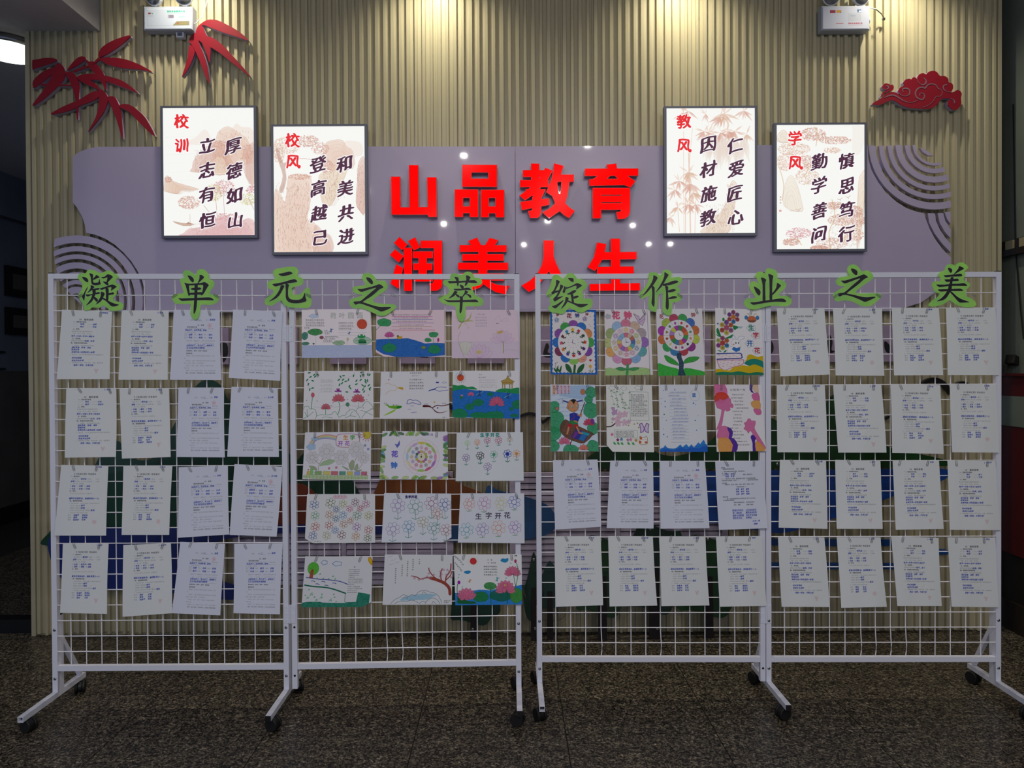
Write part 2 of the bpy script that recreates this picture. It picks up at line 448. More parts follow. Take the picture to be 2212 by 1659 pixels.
tag(tr.build('trim_1', M_slat), kind='structure')
tag(MB().box(xr-.012, WALL+.0, 0, xr+.006, WALL+.125, zt).build('trim_2', M_slat), kind='structure')

# ---------------------------------------------------------------- ceiling, soffit, side walls
def holes_ceiling():
    tag(MB().box(-5.6, -6.6, CEIL, 5.0, 8.0, CEIL+.1).build('ceiling', M_ceil), kind='structure')
holes_ceiling()
sp_ = at(214, 66, WALL)
tag(MB().box(-5.5, .6, sp_.z, sp_.x, 7.9, CEIL-.001).build('trim_3', M_ceil), kind='structure')   # soffit
# left corridor: side wall, blue-grey upper paint, skirting, threshold
M_lowdark = mat('corridor_dado', rgb(70, 64, 60), .7, noise=.15, nscale=4)
wl = MB().box(-4.9, 2.6, 0, -4.8, 7.9, CEIL-.002).build('wall_left', M_dark); tag(wl, kind='structure')
tag(MB().box(-4.8, 2.6, 0, -4.78, 7.9, .16).build('baseboard_left', M_blackgloss), kind='structure')
tag(MB().box(-4.8, 2.6, .16, -4.795, 7.9, 1.45).build('trim_4', M_lowdark), kind='structure')
tag(MB().box(-4.8, 7.9, 0, xl, 8.0, CEIL-.002).build('wall_corridor', M_dark), kind='structure')
tag(MB().box(-4.78, WALL+.05, 0, xl-.013, WALL+.13, .075).build('trim_5', M_blackgloss), kind='structure')
tag(MB().box(-4.8, 4.6, 2.9, -4.70, 7.89, sp_.z-.002).build('trim_6', M_dark), kind='structure')
# right: side wall in its bays
M_rw = mat('right_wall_paint', rgb(112, 120, 112), .7, noise=.08, nscale=5)
M_rred = mat('dark_red_paint', rgb(84, 14, 19), .5)
M_rwhite = mat('pale_green_band', rgb(118, 130, 124), .5)
M_brown = mat('dark_brown_wood', rgb(34, 28, 24), .5, noise=.2, nscale=8)
XR = 2.80
wr = MB().box(XR, .2, 0, XR+.1, 8, CEIL-.002).build('wall_right', M_rw); tag(wr, kind='structure')
tag(MB().box(xr+.008, WALL+.16, 0, XR-.001, WALL+.2, CEIL-.002).build('wall_corner', M_rw), kind='structure')
# ---------------------------------------------------------------- things at the right and left edges
t = empty('counter', (XR-.03, 2.6, 0), 'dark red counter front with a pale band at the right edge', 'counter')
Yc0, Yc1 = 1.2, WALL+.155
MB().box(XR-.035, Yc0, .42, XR-.001, Yc1, 1.40).build('red_panel', M_rred, t)
MB().box(XR-.040, Yc0, 1.125, XR-.0355, Yc1, 1.29).build('pale_band', M_rwhite, t)
MB().box(XR-.025, Yc0, .16, XR-.001, Yc1, .419).build('lower_panel', M_brown, t)
MB().box(XR-.045, Yc0, .0, XR-.001, Yc1, .159).build('plinth', M_brown, t)
MB().box(XR-.05, Yc0, 1.401, XR-.001, Yc1, 1.415).build('ledge', M_rred, t)
# little black spotlight cube on a stalk standing on the ledge
bl = at(2197, 778, 4.02)
t = empty('desk_camera', (XR-.028, 4.02, 1.415), 'small black cube camera on a bent stalk at the right edge', 'camera')
m = MB(); c = Vector((XR-.03, 4.02, bl.z)); q = Matrix.Rotation(.5, 3, 'Z') @ Matrix.Rotation(.3, 3, 'Y')
vs = [c+q @ Vector((x, y, z)) for z in (-.024, .024) for x, y in ((-.024, -.024), (.024, -.024), (.024, .024), (-.024, .024))]
m.add(vs, [(3, 2, 1, 0), (4, 5, 6, 7), (0, 1, 5, 4), (1, 2, 6, 5), (2, 3, 7, 6), (3, 0, 4, 7)]).build('head', M_plas, t)
MB().tube([(XR-.028, 4.02, 1.414), (XR-.024, 4.02, 1.43), (XR-.026, 4.02, bl.z-.02)], .003).build('stalk', M_plas, t)
# patterned rail on the side wall
rz = at(2188, 536, 4.07).z
t = empty('wall_rail', (XR-.02, 3, rz-.06), 'dark rail with a striped face high on the right side wall', 'rail')
MB().box(XR-.03, 1.4, rz-.045, XR-.001, WALL+.155, rz-.01).build('rail', M_brown, t)
m = MB()
for i in range(24): m.box(XR-.022, 1.5+i*.11, rz-.009, XR-.001, 1.5+i*.11+.06, rz+.04)
m.build('striped_face', M_back, t)
MB().box(XR-.012, 1.4, rz-.0095, XR-.0005, WALL+.155, rz+.045).build('face_backing', M_brown, t)
tag(MB().tube([(XR-.01, 3.96, 1.6), (XR-.012, 3.98, 1.75), (XR-.006, 4.03, 2.1), (XR-.006, 4.05, 2.9)], .004).build('cable', M_plas),
    'thin dark cable hanging down the right side wall', 'cable')
# framed pictures on the corridor wall
for n_, (ya, yb) in enumerate(((577, 640), (665, 722))):
    Y = 7.15; z1 = at(44, ya+1, Y).z; z0 = at(44, yb+2, Y).z
    t = empty('picture_frame', (-4.79, Y, z0), ('upper' if n_ == 0 else 'lower')+' dark framed picture on the left corridor wall', 'picture', 'corridor pictures')
    MB().prism([[(0, 0), (.0, 0), (0, 0)]] if False else rect(-4.8, z0, -4.765, z1), Y-.17, Y+.17).build('frame', M_blackgloss, t)
    MB().box(-4.7645, Y-.10, z0+.07, -4.762, Y+.10, z1-.07).build('picture', M_lowdark, t)
t = empty('lattice_screen', (-4.79, 6.85, 1.45), 'dark fret lattice low on the left corridor wall', 'lattice')
m = MB()
for a, b_, c_, d_ in ((0, .0, .45, .02), (0, .16, .45, .18), (.1, .02, .12, .16), (.3, .02, .32, .16), (.12, .08, .3, .10), (.0, .26, .2, .28), (.18, .18, .2, .26)):
    m.box(-4.795, 6.5+a, 1.46+b_, -4.775, 6.5+c_, 1.46+d_)
m.build('fret', M_blackgloss, t)
# round ceiling lamp in the corridor
lc = Vector((-2.82, 4.16, sp_.z))
M_glow = mat('lit_diffuser', rgb(255, 255, 250), .5, emit=(.95, 1, .98, 1), es=3.2)
t = empty('ceiling_lamp', (lc.x, lc.y, sp_.z-.07), 'round lit ceiling lamp in the left corridor', 'lamp')
MB().lathe((lc.x, lc.y, sp_.z-.07), (0, 0, 1), [(.165, .03), (.17, .035), (.17, .069)], 40).build('rim', M_steel, t, True)
MB().lathe((lc.x, lc.y, sp_.z-.07), (0, 0, 1), [(.03, 0), (.09, .003), (.14, .012), (.160, .028)], 40).build('diffuser', M_glow, t, True)
area_light('ceiling_lamp_light', (lc.x, lc.y, sp_.z-.08), (lc.x, lc.y, 0), 1.2, .2, (.85, .92, 1))
# lobby downlights: ring + lens
M_lens = mat('downlight_lens', rgb(255, 255, 250), .4, emit=(1, .98, .93, 1), es=12)
M_ring = mat('downlight_ring', rgb(225, 225, 225), .4)
for i, (x, y, p) in enumerate(LOBBY):
    if i == 0:
        t0_ = empty('downlight', (x, y, CEIL-.03), None, 'downlight', 'lobby downlights overhead')
        MB().lathe((x, y, CEIL-.03), (0, 0, 1), [(.029, .012), (.040, .012), (.042, .029), (.029, .029)], 24).build('ring', M_ring, t0_)
        MB().lathe((x, y, CEIL-.03), (0, 0, 1), [(.001, .014), (.028, .014), (.028, .02)], 24).build('lens', M_lens, t0_); t = t0_
    else:
        t = t0_.copy(); col.objects.link(t); t.location = (x, y, CEIL-.03)
        for ch in t0_.children: link_copy(ch, ch.name.split('.')[0], t)
    tag(t, 'round recessed downlight in the lobby ceiling in front of the wall')
for i, (x, p) in enumerate(WASH):
    tag(MB().lathe((x, 3.78, CEIL-.045), (0, 0, 1), [(.03, 0), (.036, .0), (.04, .044)], 20).build('wall_washer', M_ring),
        ['leftmost', 'second from left', 'third from left', 'rightmost'][i]+' small ceiling spotlight washing the slatted wall', 'spotlight', 'wall washers')

# ---------------------------------------------------------------- lavender feature board
YB = 3.952; BT = .02
C1 = Crop(0, 0, 1, YB)
left = [(313, 671), (314, 647.5), (312, 624.4), (305.8, 603.4), (295.3, 582.4), (282.7, 563.5), (268, 546.7), (247, 527.8), (226, 515), (205, 506.8), (186, 502.8),
        (182.7, 484.7), (177, 466.6), (166.4, 448.6), (157.2, 437), (157.2, 340), (163, 333), (173.6, 327), (195, 319.5), (214, 317)]
bd = empty('feature_board', (at(1100, 500, YB).x, YB+BT/2, at(1100, 670, YB).z), 'large lavender glossy board with curved ends behind the red letters', 'board')
lp = C1.loop(left+[(700, 316.5), (1112.3, 316.5), (1113, 671)])
MB().prism([lp], YB, YB+BT).build('left_panel', M_lav, bd)
right = [(1114, 671), (1113.3, 316.5), (1600, 313.5), (1874, 312.5), (1875.6, 342.6), (1882.7, 368), (1897, 393.6), (1914, 416), (1936.6, 436), (1959, 450), (1982, 458),
         (1995.6, 460), (1999, 470), (2007.6, 493), (2019.7, 515.7), (2036, 538), (2054, 556), (2053.5, 575), (2049, 590), (2038, 612), (2019, 633), (1989, 654), (1959, 663), (1945, 667)]
MB().prism([C1.loop(right)], YB, YB+BT).build('right_panel', M_lav, bd)
MB().prism([C1.loop([(313, 669), (1945, 665), (1945, 672), (313, 675)])], YB-.006, YB+BT).build('bottom_lip', M_lavside, bd)
MB().box(at(330, 500, 4).x, YB+BT+.001, at(330, 640, 4).z, at(1900, 500, 4).x, WALL-.002, at(330, 360, 4).z).build('fixing_batten', M_lavside, bd)
def arcs(crop, cx, cy, rings, clipx, ycut, sign, ymin):
    out = []
    for ro, ri in rings:
        def samp(r):
            pts = []
            for d in range(0, 3600, 12):
                a = R(d/10); x = cx+r*math.cos(a); y = cy-r*math.sin(a)
                if sign > 0:      # left fan: arc over the top from the left clip down to the right
                    if a < math.pi*1.02 and x >= clipx(y) and y <= ycut: pts.append((a, x, y))
                    elif a > math.pi*1.9 and y <= ycut: pts.append((a-2*math.pi, x, y))
                else:
                    if math.pi*.95 < a < math.pi*2.02 and x <= clipx(y) and y >= ymin: pts.append((a, x, y))
            pts.sort(); return [(x, y) for _, x, y in pts]
        A, B = samp(ro), samp(ri)
        if len(A) > 3 and len(B) > 3: out.append(A+B[::-1])
    return out
cl = Crop(100, 490, 4.762, YB)
def clipL(y):
    return float(np.interp(y, [300, 440, 560, 620, 712, 805, 880], [75, 97, 140, 180, 270, 365, 440]))
i = 0
fan = arcs(cl, 310, 770, [(682, 605), (570, 518), (487, 440), (405, 342), (305, 262), (222, 180), (155, 84)], clipL, 872, 1, 0)
ords = ['outermost', 'second', 'third', 'fourth', 'fifth', 'sixth', 'seventh', 'innermost']
for k, lpz in enumerate(fan):
    tag(MB().prism([cl.loop(lpz)], YB, YB+BT).build('arc_band', M_lav), ords[k]+' lavender arc of the fan at the lower left of the board', 'arc', 'left fan of arcs')
tag(MB().prism([cl.loop([(272, 716), (300, 722), (335, 745), (352, 775), (360, 800)])], YB, YB+BT).build('arc_band', M_lav), 'small lavender wedge at the centre of the lower left fan', 'arc', 'left fan of arcs')
cr = Crop(1860, 300, 3.524, YB)
def clipR(y): return float(np.interp(y, [45, 128, 170, 220, 290, 350, 400], [520, 555, 597, 638, 665, 682, 688]))
fan = arcs(cr, 560, 35, [(502, 450), (423, 386), (357, 323), (297, 252), (226, 192), (168, 149)], clipR, 0, -1, 45)
for k, lpz in enumerate(fan):
    tag(MB().prism([cr.loop(lpz)], YB, YB+BT).build('arc_band', M_lav), ords[k]+' lavender arc of the fan at the upper right of the board', 'arc', 'right fan of arcs')
for k, pl in enumerate(([(450, 68), (480, 75), (555, 128), (510, 125), (470, 100)], [(508, 565), (562, 567), (570, 620), (600, 690), (640, 750), (683, 800), (683, 865), (620, 800), (560, 720), (520, 640)],
           [(583, 565), (626, 565), (640, 620), (660, 655), (683, 690), (681, 755), (640, 710), (600, 640)], [(636, 558), (682, 553), (682, 648), (655, 610)])):
    tag(MB().prism([cr.loop(pl)], YB, YB+BT).build('arc_band', M_lav), ['small lavender lens at the centre of the upper right fan', 'wide lavender arc below the upper right fan',
        'middle lavender arc below the upper right fan', 'short lavender arc at the outer end below the upper right fan'][k], 'arc', 'right fan of arcs')
# ---------------------------------------------------------------- glowing red letters
M_glowred = mat('lit_red_face', rgb(60, 0, 0), .15, emit=(1, 0, 0, 1), es=1.5, spec=.05)
M_rimred = mat('letter_rim', rgb(150, 6, 24), .25, spec=.5, coat=.4)
M_side = mat('letter_side', rgb(190, 150, 158), .35)
LET = {
 '山': ((830, 345), [[[(120, 293), (266, 293), (275, 815), (435, 815), (425, 97), (575, 97), (583, 812), (745, 812), (735, 303), (885, 303), (893, 970), (755, 970), (740, 932), (127, 932)]]]),
 '品': ((830, 345), [[[(1335, 88), (1920, 92), (1920, 458), (1335, 455)], [(1485, 212), (1780, 212), (1780, 325), (1485, 325)]],
    [[(1208, 510), (1600, 512), (1600, 972), (1463, 972), (1463, 905), (1342, 905), (1342, 970), (1205, 970)], [(1342, 643), (1463, 643), (1463, 800), (1342, 800)]],
    [[(1655, 517), (2045, 517), (2045, 978), (1908, 978), (1900, 908), (1785, 908), (1782, 975), (1655, 975)], [(1782, 645), (1900, 645), (1900, 800), (1782, 800)]]]),
 '教': ((1110, 345), [[[(298, 68), (430, 70), (430, 360), (298, 360)]], [[(160, 180), (505, 180), (505, 290), (160, 290)]], [[(110, 350), (590, 350), (590, 462), (110, 462)]],
    [[(540, 140), (658, 188), (560, 370), (450, 480), (320, 600), (190, 688), (103, 612), (210, 530), (320, 450), (440, 320)]],
    [[(205, 505), (540, 505), (465, 665), (462, 900), (440, 960), (400, 990), (280, 990), (245, 875), (290, 875), (318, 850), (320, 640), (345, 612), (200, 612)]],
    [[(118, 722), (600, 660), (603, 765), (140, 855)]],
    [[(690, 65), (845, 108), (800, 250), (720, 440), (660, 618), (558, 550), (640, 350), (675, 200)]], [[(770, 258), (1020, 258), (1020, 372), (720, 372)]],
    [[(815, 372), (945, 372), (930, 500), (905, 640), (870, 740), (800, 860), (600, 993), (495, 900), (620, 830), (710, 745), (780, 610), (808, 500)]],
    [[(660, 618), (740, 400), (755, 530), (790, 620), (870, 740), (950, 820), (1035, 875), (940, 990), (860, 940), (780, 870), (710, 745)]]]),
 '育': ((1110, 345), [[[(1590, 85), (1745, 68), (1760, 160), (1600, 160)]], [[(1218, 155), (2120, 152), (2120, 268), (1215, 272)]],
    [[(1450, 260), (1660, 260), (1560, 345), (1450, 405), (1295, 442), (1290, 340), (1370, 325)]], [[(1290, 335), (1780, 328), (1940, 328), (1920, 425), (1300, 442)]],
    [[(1720, 262), (1920, 262), (2070, 370), (1990, 470), (1880, 425), (1790, 335)]],
    [[(1350, 485), (1980, 485), (1980, 880), (1960, 950), (1900, 1000), (1775, 1008), (1755, 895), (1820, 888), (1840, 850), (1485, 850), (1485, 995), (1350, 995)],
     [(1485, 595), (1840, 595), (1840, 617), (1485, 617)], [(1485, 720), (1840, 720), (1840, 745), (1485, 745)]]]),
 '润': ((830, 505), [[[(260, 60), (393, 185), (300, 275), (172, 155)]], [[(185, 270), (328, 380), (245, 485), (102, 360)]], [[(205, 525), (318, 585), (245, 935), (115, 850)]],
    [[(410, 125), (525, 65), (608, 230), (505, 278)]], [[(335, 242), (468, 242), (470, 970), (345, 970)]],
    [[(625, 120), (985, 120), (985, 880), (960, 930), (900, 965), (795, 968), (768, 850), (835, 840), (850, 800), (850, 240), (625, 240)]],
    [[(490, 305), (825, 305), (825, 410), (722, 410), (722, 510), (815, 510), (815, 615), (722, 615), (722, 700), (825, 700), (825, 810), (505, 810), (500, 700), (590, 700), (590, 615), (498, 615), (498, 510), (590, 510), (590, 410), (490, 410)]]]),
 '美': ((830, 505), [[[(1440, 125), (1580, 68), (1655, 200), (1490, 200)]], [[(1800, 75), (1940, 110), (1880, 200), (1720, 200)]],
    [[(1290, 195), (2085, 198), (2083, 305), (1755, 305), (1755, 350), (2035, 350), (2035, 455), (1755, 455), (1755, 497), (2110, 497), (2110, 612), (1755, 612), (1755, 680), (2045, 680), (2045, 795), (1310, 795), (1310, 680), (1612, 680), (1612, 612), (1265, 605), (1265, 497), (1612, 497), (1612, 455), (1335, 455), (1335, 350), (1612, 350), (1612, 305), (1290, 305)]],
    [[(1600, 700), (1740, 700), (1690, 860), (1640, 910), (1530, 955), (1380, 1000), (1330, 890), (1480, 840), (1580, 780)]],
    [[(1640, 720), (1760, 740), (1800, 810), (1900, 865), (2040, 890), (2130, 890), (2070, 1030), (1900, 990), (1780, 920), (1690, 850)]]]),
 '人': ((1110, 505), [[[(512, 115), (678, 118), (675, 380), (720, 510), (800, 680), (900, 790), (1010, 870), (910, 1000), (770, 910), (670, 790), (600, 630), (500, 770), (380, 920), (255, 990), (137, 885), (280, 800), (400, 690), (480, 540), (510, 400)]]]),
 '生': ((1110, 505), [[[(1425, 150), (1572, 178), (1545, 330), (1480, 480), (1385, 630), (1268, 570), (1370, 400)]], [[(1480, 318), (2092, 312), (2092, 430), (1450, 440)]],
    [[(1660, 85), (1808, 88), (1812, 960), (1665, 960)]], [[(1425, 568), (2040, 560), (2045, 672), (1425, 680)]], [[(1300, 862), (2145, 845), (2148, 960), (1300, 968)]]]),
}
YL = YB-.045
for ch, (o_, polys) in LET.items():
    cp = Crop(o_[0], o_[1], 7.9, YL)
    L_ = [[cp.loop(l) for l in pl] for pl in polys]
    xs = [p[0] for pl in L_ for p in pl[0]]; zs = [p[1] for pl in L_ for p in pl[0]]
    t = empty('letter_sign', ((min(xs)+max(xs))/2, YL+.02, min(zs)), ['first','second','third','last'][list(LET).index(ch) % 4]+' glowing red raised character in the '+('upper' if list(LET).index(ch) < 4 else 'lower')+' row, reading '+ch, 'sign', 'glowing red characters')
    f = MB(); s = MB(); rm = MB()
    for k, pl in enumerate(L_):
        f.prism(pl, YL-.0002*k, YL+.008); g_ = [grow(l, .0022*(1 if j == 0 else -1)) for j, l in enumerate(pl)]; rm.prism(g_, YL+.0015, YL+.010); s.prism([grow(l, .0012*(1 if j == 0 else -1)) for j, l in enumerate(pl)], YL+.0102, YB-.001)
    f.build('lit_face', M_glowred, t); s.build('return', M_side, t); rm.build('rim', M_rimred, t)
area_light('letter_spill', (at(1112, 500, 4).x, YL-.03, at(1112, 500, 4).z), (at(1112, 500, 4).x, YB, at(1112, 500, 4).z), .0001, .01, (1, .1, .1)) if False else None

# ---------------------------------------------------------------- bamboo and cloud cut-outs
def cutout(name, label, cat, crop, leaves, sm=4):
    allp = [crop.loop(l) for l in leaves]; xs = [p[0] for l in allp for p in l]; zs = [p[1] for l in allp for p in l]
    Y = crop.o[3]
    t = empty(name, ((min(xs)+max(xs))/2, Y+.02, min(zs)), label, cat)
    for k, l in enumerate(leaves):
        pts = crop.loop(l, sm if len(l) > 5 else 0)
        MB().prism([pts], Y-.0003*k, Y+.004).build('leaf' if len(l) > 5 else 'twig', M_red, t)
        MB().prism([pts], Y+.0042, WALL-.004-.0002*k).build('edge', M_lavside, t)
    return t
YC = WALL-.032
cutout('bamboo_cutout', 'large crimson bamboo leaf cut-out at the upper left of the wall', 'wall decoration', Crop(60, 60, 3.807, YC), [
 [(38, 268), (60, 262), (140, 248), (215, 250), (238, 272), (150, 305), (60, 335), (38, 340)],
 [(45, 435), (110, 370), (180, 335), (230, 330), (205, 375), (130, 440), (70, 485), (45, 492)],
 [(245, 293), (285, 310), (308, 370), (295, 430), (230, 500), (140, 580), (50, 640), (50, 615), (130, 510), (190, 410), (215, 330)],
 [(110, 460), (360, 468), (355, 480), (110, 475)],
 [(325, 348), (370, 285), (415, 245), (450, 235), (475, 250), (440, 290), (380, 325)],
 [(465, 250), (500, 275), (490, 287), (460, 262)],
 [(310, 370), (365, 365), (410, 415), (425, 480), (420, 560), (412, 740), (403, 735), (395, 600), (370, 500), (335, 420)],
 [(375, 367), (370, 355), (490, 310), (500, 325)],
 [(490, 295), (520, 278), (550, 285), (600, 340), (635, 410), (645, 515), (620, 470), (580, 410), (520, 340)],
 [(405, 410), (450, 385), (540, 378), (640, 395), (750, 425), (830, 470), (905, 535), (800, 495), (700, 460), (600, 430), (510, 430), (440, 420)],
 [(412, 402), (500, 425), (560, 465), (600, 515), (560, 500), (480, 465), (430, 435)],
 [(190, 712), (290, 650), (420, 595), (520, 535), (580, 518), (595, 550), (560, 590), (440, 640), (320, 690)],
 [(590, 515), (620, 515), (660, 575), (650, 640), (610, 720), (500, 855), (560, 740), (585, 640), (590, 560)],
 [(655, 575), (690, 565), (720, 575), (750, 640), (770, 720), (780, 910), (755, 830), (720, 720), (680, 630)],
 [(755, 640), (800, 628), (850, 640), (920, 690), (980, 760), (1045, 890), (980, 840), (900, 760), (830, 690), (765, 660)],
 [(588, 245), (592, 195), (630, 150), (720, 100), (845, 65), (790, 125), (700, 190), (610, 240)],
 [(585, 255), (680, 248), (790, 258), (900, 295), (960, 325), (1022, 365), (930, 345), (800, 335), (680, 310), (600, 270)],
 [(545, 290), (580, 250), (597, 262), (555, 297)]])
cutout('bamboo_cutout', 'smaller crimson bamboo leaf cut-out beside the left emergency light', 'wall decoration', Crop(380, 30, 5.95, YC), [
 [(255, 245), (275, 170), (330, 118), (390, 82), (450, 72), (530, 80), (640, 130), (800, 220), (935, 340), (800, 300), (600, 235), (430, 170), (338, 142), (320, 210)],
 [(262, 200), (330, 140), (395, 275), (480, 310), (600, 400), (720, 530), (840, 660), (960, 808), (850, 730), (700, 610), (560, 500), (440, 425), (350, 380), (270, 310)],
 [(335, 355), (440, 405), (437, 610), (420, 600), (400, 530), (380, 470)],
 [(168, 340), (215, 262), (270, 250), (300, 380), (350, 500), (400, 660), (430, 890), (380, 800), (320, 640), (250, 480), (205, 400)],
 [(170, 420), (200, 405), (240, 470), (235, 530), (200, 620), (150, 720), (80, 810), (115, 690), (150, 560)]], 3)
cc = Crop(1870, 140, 5.522, YC)
cloud = [(80, 468), (120, 435), (170, 410), (215, 375), (260, 335), (320, 325), (370, 335), (405, 362), (388, 320), (402, 280), (440, 258), (458, 240), (452, 205), (480, 175), (520, 165), (545, 172), (565, 150), (595, 150),
 (612, 168), (622, 135), (650, 108), (690, 100), (722, 112), (750, 85), (800, 72), (850, 85), (885, 130), (940, 132), (985, 165), (992, 208), (1030, 220), (1045, 265), (1030, 310), (1010, 327), (1050, 324), (1090, 300), (1130, 315),
 (1147, 350), (1138, 392), (1142, 460), (1120, 505), (1080, 535), (1030, 530), (988, 490), (980, 440), (1010, 405), (970, 398), (910, 405), (870, 450), (820, 500), (750, 525), (620, 520), (500, 508), (420, 475), (350, 430), (290, 425), (230, 450), (180, 475), (120, 480)]
p0 = at(2000, 240, YC)
t = empty('cloud_cutout', (p0.x, YC+.02, p0.z), 'crimson swirling cloud cut-out on the upper right of the wall', 'wall decoration')
lp = cc.loop(cloud, 3)
MB().prism([lp], YC, YC+.004).build('cloud_face', M_red, t); MB().prism([lp], YC+.0042, WALL-.004).build('edge', M_lavside, t)
sw = cc.loop([(180, 378), (205, 330), (245, 303), (212, 290), (200, 255), (230, 222), (270, 225), (298, 242), (318, 235), (337, 265), (320, 305), (270, 318), (225, 340), (196, 378)], 3)
MB().prism([sw], YC, YC+.004).build('curl_face', M_red, t); MB().prism([sw], YC+.0042, WALL-.0042).build('edge', M_lavside, t)
M_groove = mat('cut_groove', rgb(132, 96, 112), .6)
for g in ([(220, 392), (280, 367), (340, 364), (400, 397), (470, 437), (540, 449), (620, 427)], [(450, 325), (440, 290), (480, 280), (520, 300), (520, 350), (480, 372), (430, 365), (390, 330)],
          [(690, 155), (720, 190), (710, 225), (670, 238), (630, 210), (615, 165)], [(645, 370), (650, 340), (690, 345), (700, 385), (670, 415), (610, 390), (592, 340), (620, 285), (670, 268), (710, 278), (740, 240), (790, 228), (840, 245), (860, 280), (900, 300), (912, 340), (890, 375), (840, 380), (800, 440), (740, 485), (680, 508)],
          [(970, 235), (930, 250), (930, 290), (970, 320), (1020, 326)], [(1060, 460), (1050, 420), (1010, 403)], [(240, 255), (262, 252), (270, 275), (240, 295), (212, 285)]):
    c_ = [cc.p(q) for q in smooth_line(g, 5)]; n_ = len(c_)
    MB().prism([strip(c_, [.0025+.0045*math.sin(math.pi*min(1, (i_+1)/n_*1.4)) for i_ in range(n_)])], YC-.0012, YC-.0001).build('groove', M_groove, t)

# ---------------------------------------------------------------- character plates below the board
M_plate = mat('lavender_plate', rgb(168, 150, 178), .4, coat=.2); M_ink = mat('black_brush_ink', rgb(20, 19, 24), .4)
INK = {0: [(475, 745), (490, 742), (492, 765), (482, 782)], 1: [(606, 752), (612, 770), (611, 786), (600, 784)], 5: [(1181, 741), (1186, 748), (1183, 760), (1190, 764), (1200, 766), (1188, 772), (1174, 769), (1176, 752)],
       7: [(1508, 715), (1520, 720), (1522, 745), (1512, 760)], 8: [(1664, 736), (1670, 744), (1670, 758), (1664, 762)], 9: [(1791, 722), (1798, 738), (1796, 756), (1808, 758), (1789, 762), (1787, 742)], 10: [(1911, 737), (1921, 746), (1922, 762), (1915, 760), (1911, 752)],
       2: [(730, 730), (770, 735), (765, 765), (735, 760)], 3: [(880, 735), (925, 728), (930, 770), (890, 765)], 4: [(1030, 735), (1070, 740), (1066, 772), (1036, 765)], 6: [(1330, 730), (1370, 735), (1365, 765), (1335, 760)]}
ordn = ['first', 'second', 'third', 'fourth', 'fifth', 'sixth', 'seventh', 'eighth', 'ninth', 'tenth', 'last']
for k in range(11):
    x0 = 415+148.8*k; Y = YB+.012
    y0, y1 = (708-.5*k, 787-.6*k)
    cp = Crop(0, 0, 1, Y); a = at(x0+39, y1, Y)
    t = empty('character_plate', (a.x, Y+.02, a.z), ordn[k]+' from left of the square lavender plates under the feature board', 'plate', 'square plates in a row')
    MB().prism([cp.loop([(x0, y0), (x0+78.5, y0), (x0+78.5, y1), (x0, y1)])], Y, WALL-.002).build('plate', M_plate, t)
    MB().prism([Crop(0, 0, 1, Y-.001).loop(INK[k], 4)], Y-.004, Y-.0002).build('brush_mark', M_ink, t)

# ---------------------------------------------------------------- louvred grilles
M_louv = mat('lavender_louvre', rgb(204, 194, 218), .4); M_void = mat('grille_void', rgb(6, 6, 8), .8)
def grille(label, xa, xm, xb, y0=1020, y1=1263, Y=3.955):
    A = lambda x, y: at(x, y, Y)
    c = A((xa+xb)/2, y1)
    t = empty('louvred_grille', (c.x, Y+.02, c.z), label, 'grille', 'louvred grilles low on the wall')
    za, zb = A(xm, y1).z, A(xm, y0).z; X = [A(v, 1140).x for v in (xa, xm-5, xm+5, xb)]; fwid = .033
    MB().box(X[0], Y+.02, za, X[3], WALL-.001, zb).build('backing', M_void, t)
    MB().box(X[0], Y, za, X[0]+fwid, Y+.019, zb).build('frame_side', M_louv, t); MB().box(X[3]-fwid, Y, za, X[3], Y+.019, zb).build('frame_side', M_louv, t)
    MB().box(X[0]+fwid, Y, zb-.022, X[3]-fwid, Y+.019, zb).build('frame_rail', M_louv, t); MB().box(X[0]+fwid, Y, za, X[3]-fwid, Y+.019, za+.022).build('frame_rail', M_louv, t)
    MB().box(X[1], Y+.001, za+.022, X[2], Y+.018, zb-.022).build('mullion', M_louv, t)
    n = 17; pit = (zb-za-.05)/n
    for u, v in ((X[0]+fwid+.002, X[1]-.002), (X[2]+.002, X[3]-fwid-.002)):
        s0 = None
        for i_ in range(n):
            z = za+.027+pit*i_
            if s0 is None:
                s0 = MB().add([(u, Y+.002, z), (v, Y+.002, z), (v, Y+.003, z+pit*.55), (u, Y+.003, z+pit*.55), (u, Y+.014, z+pit*.80), (v, Y+.014, z+pit*.80), (u, Y+.010, z), (v, Y+.010, z)],
                     [(0, 1, 2, 3), (3, 2, 5, 4), (6, 4, 5, 7), (0, 6, 7, 1), (0, 3, 4, 6), (1, 7, 5, 2)]).build('louvre', M_louv, t)
            else: o = link_copy(s0, 'louvre', t, (s0.location.x, s0.location.y, s0.location.z+pit*i_))
    return t
grille('left louvred lavender grille behind the left mesh rack', 503, 742, 979)
grille('right louvred lavender grille behind the right mesh rack', 1101, 1335, 1573)

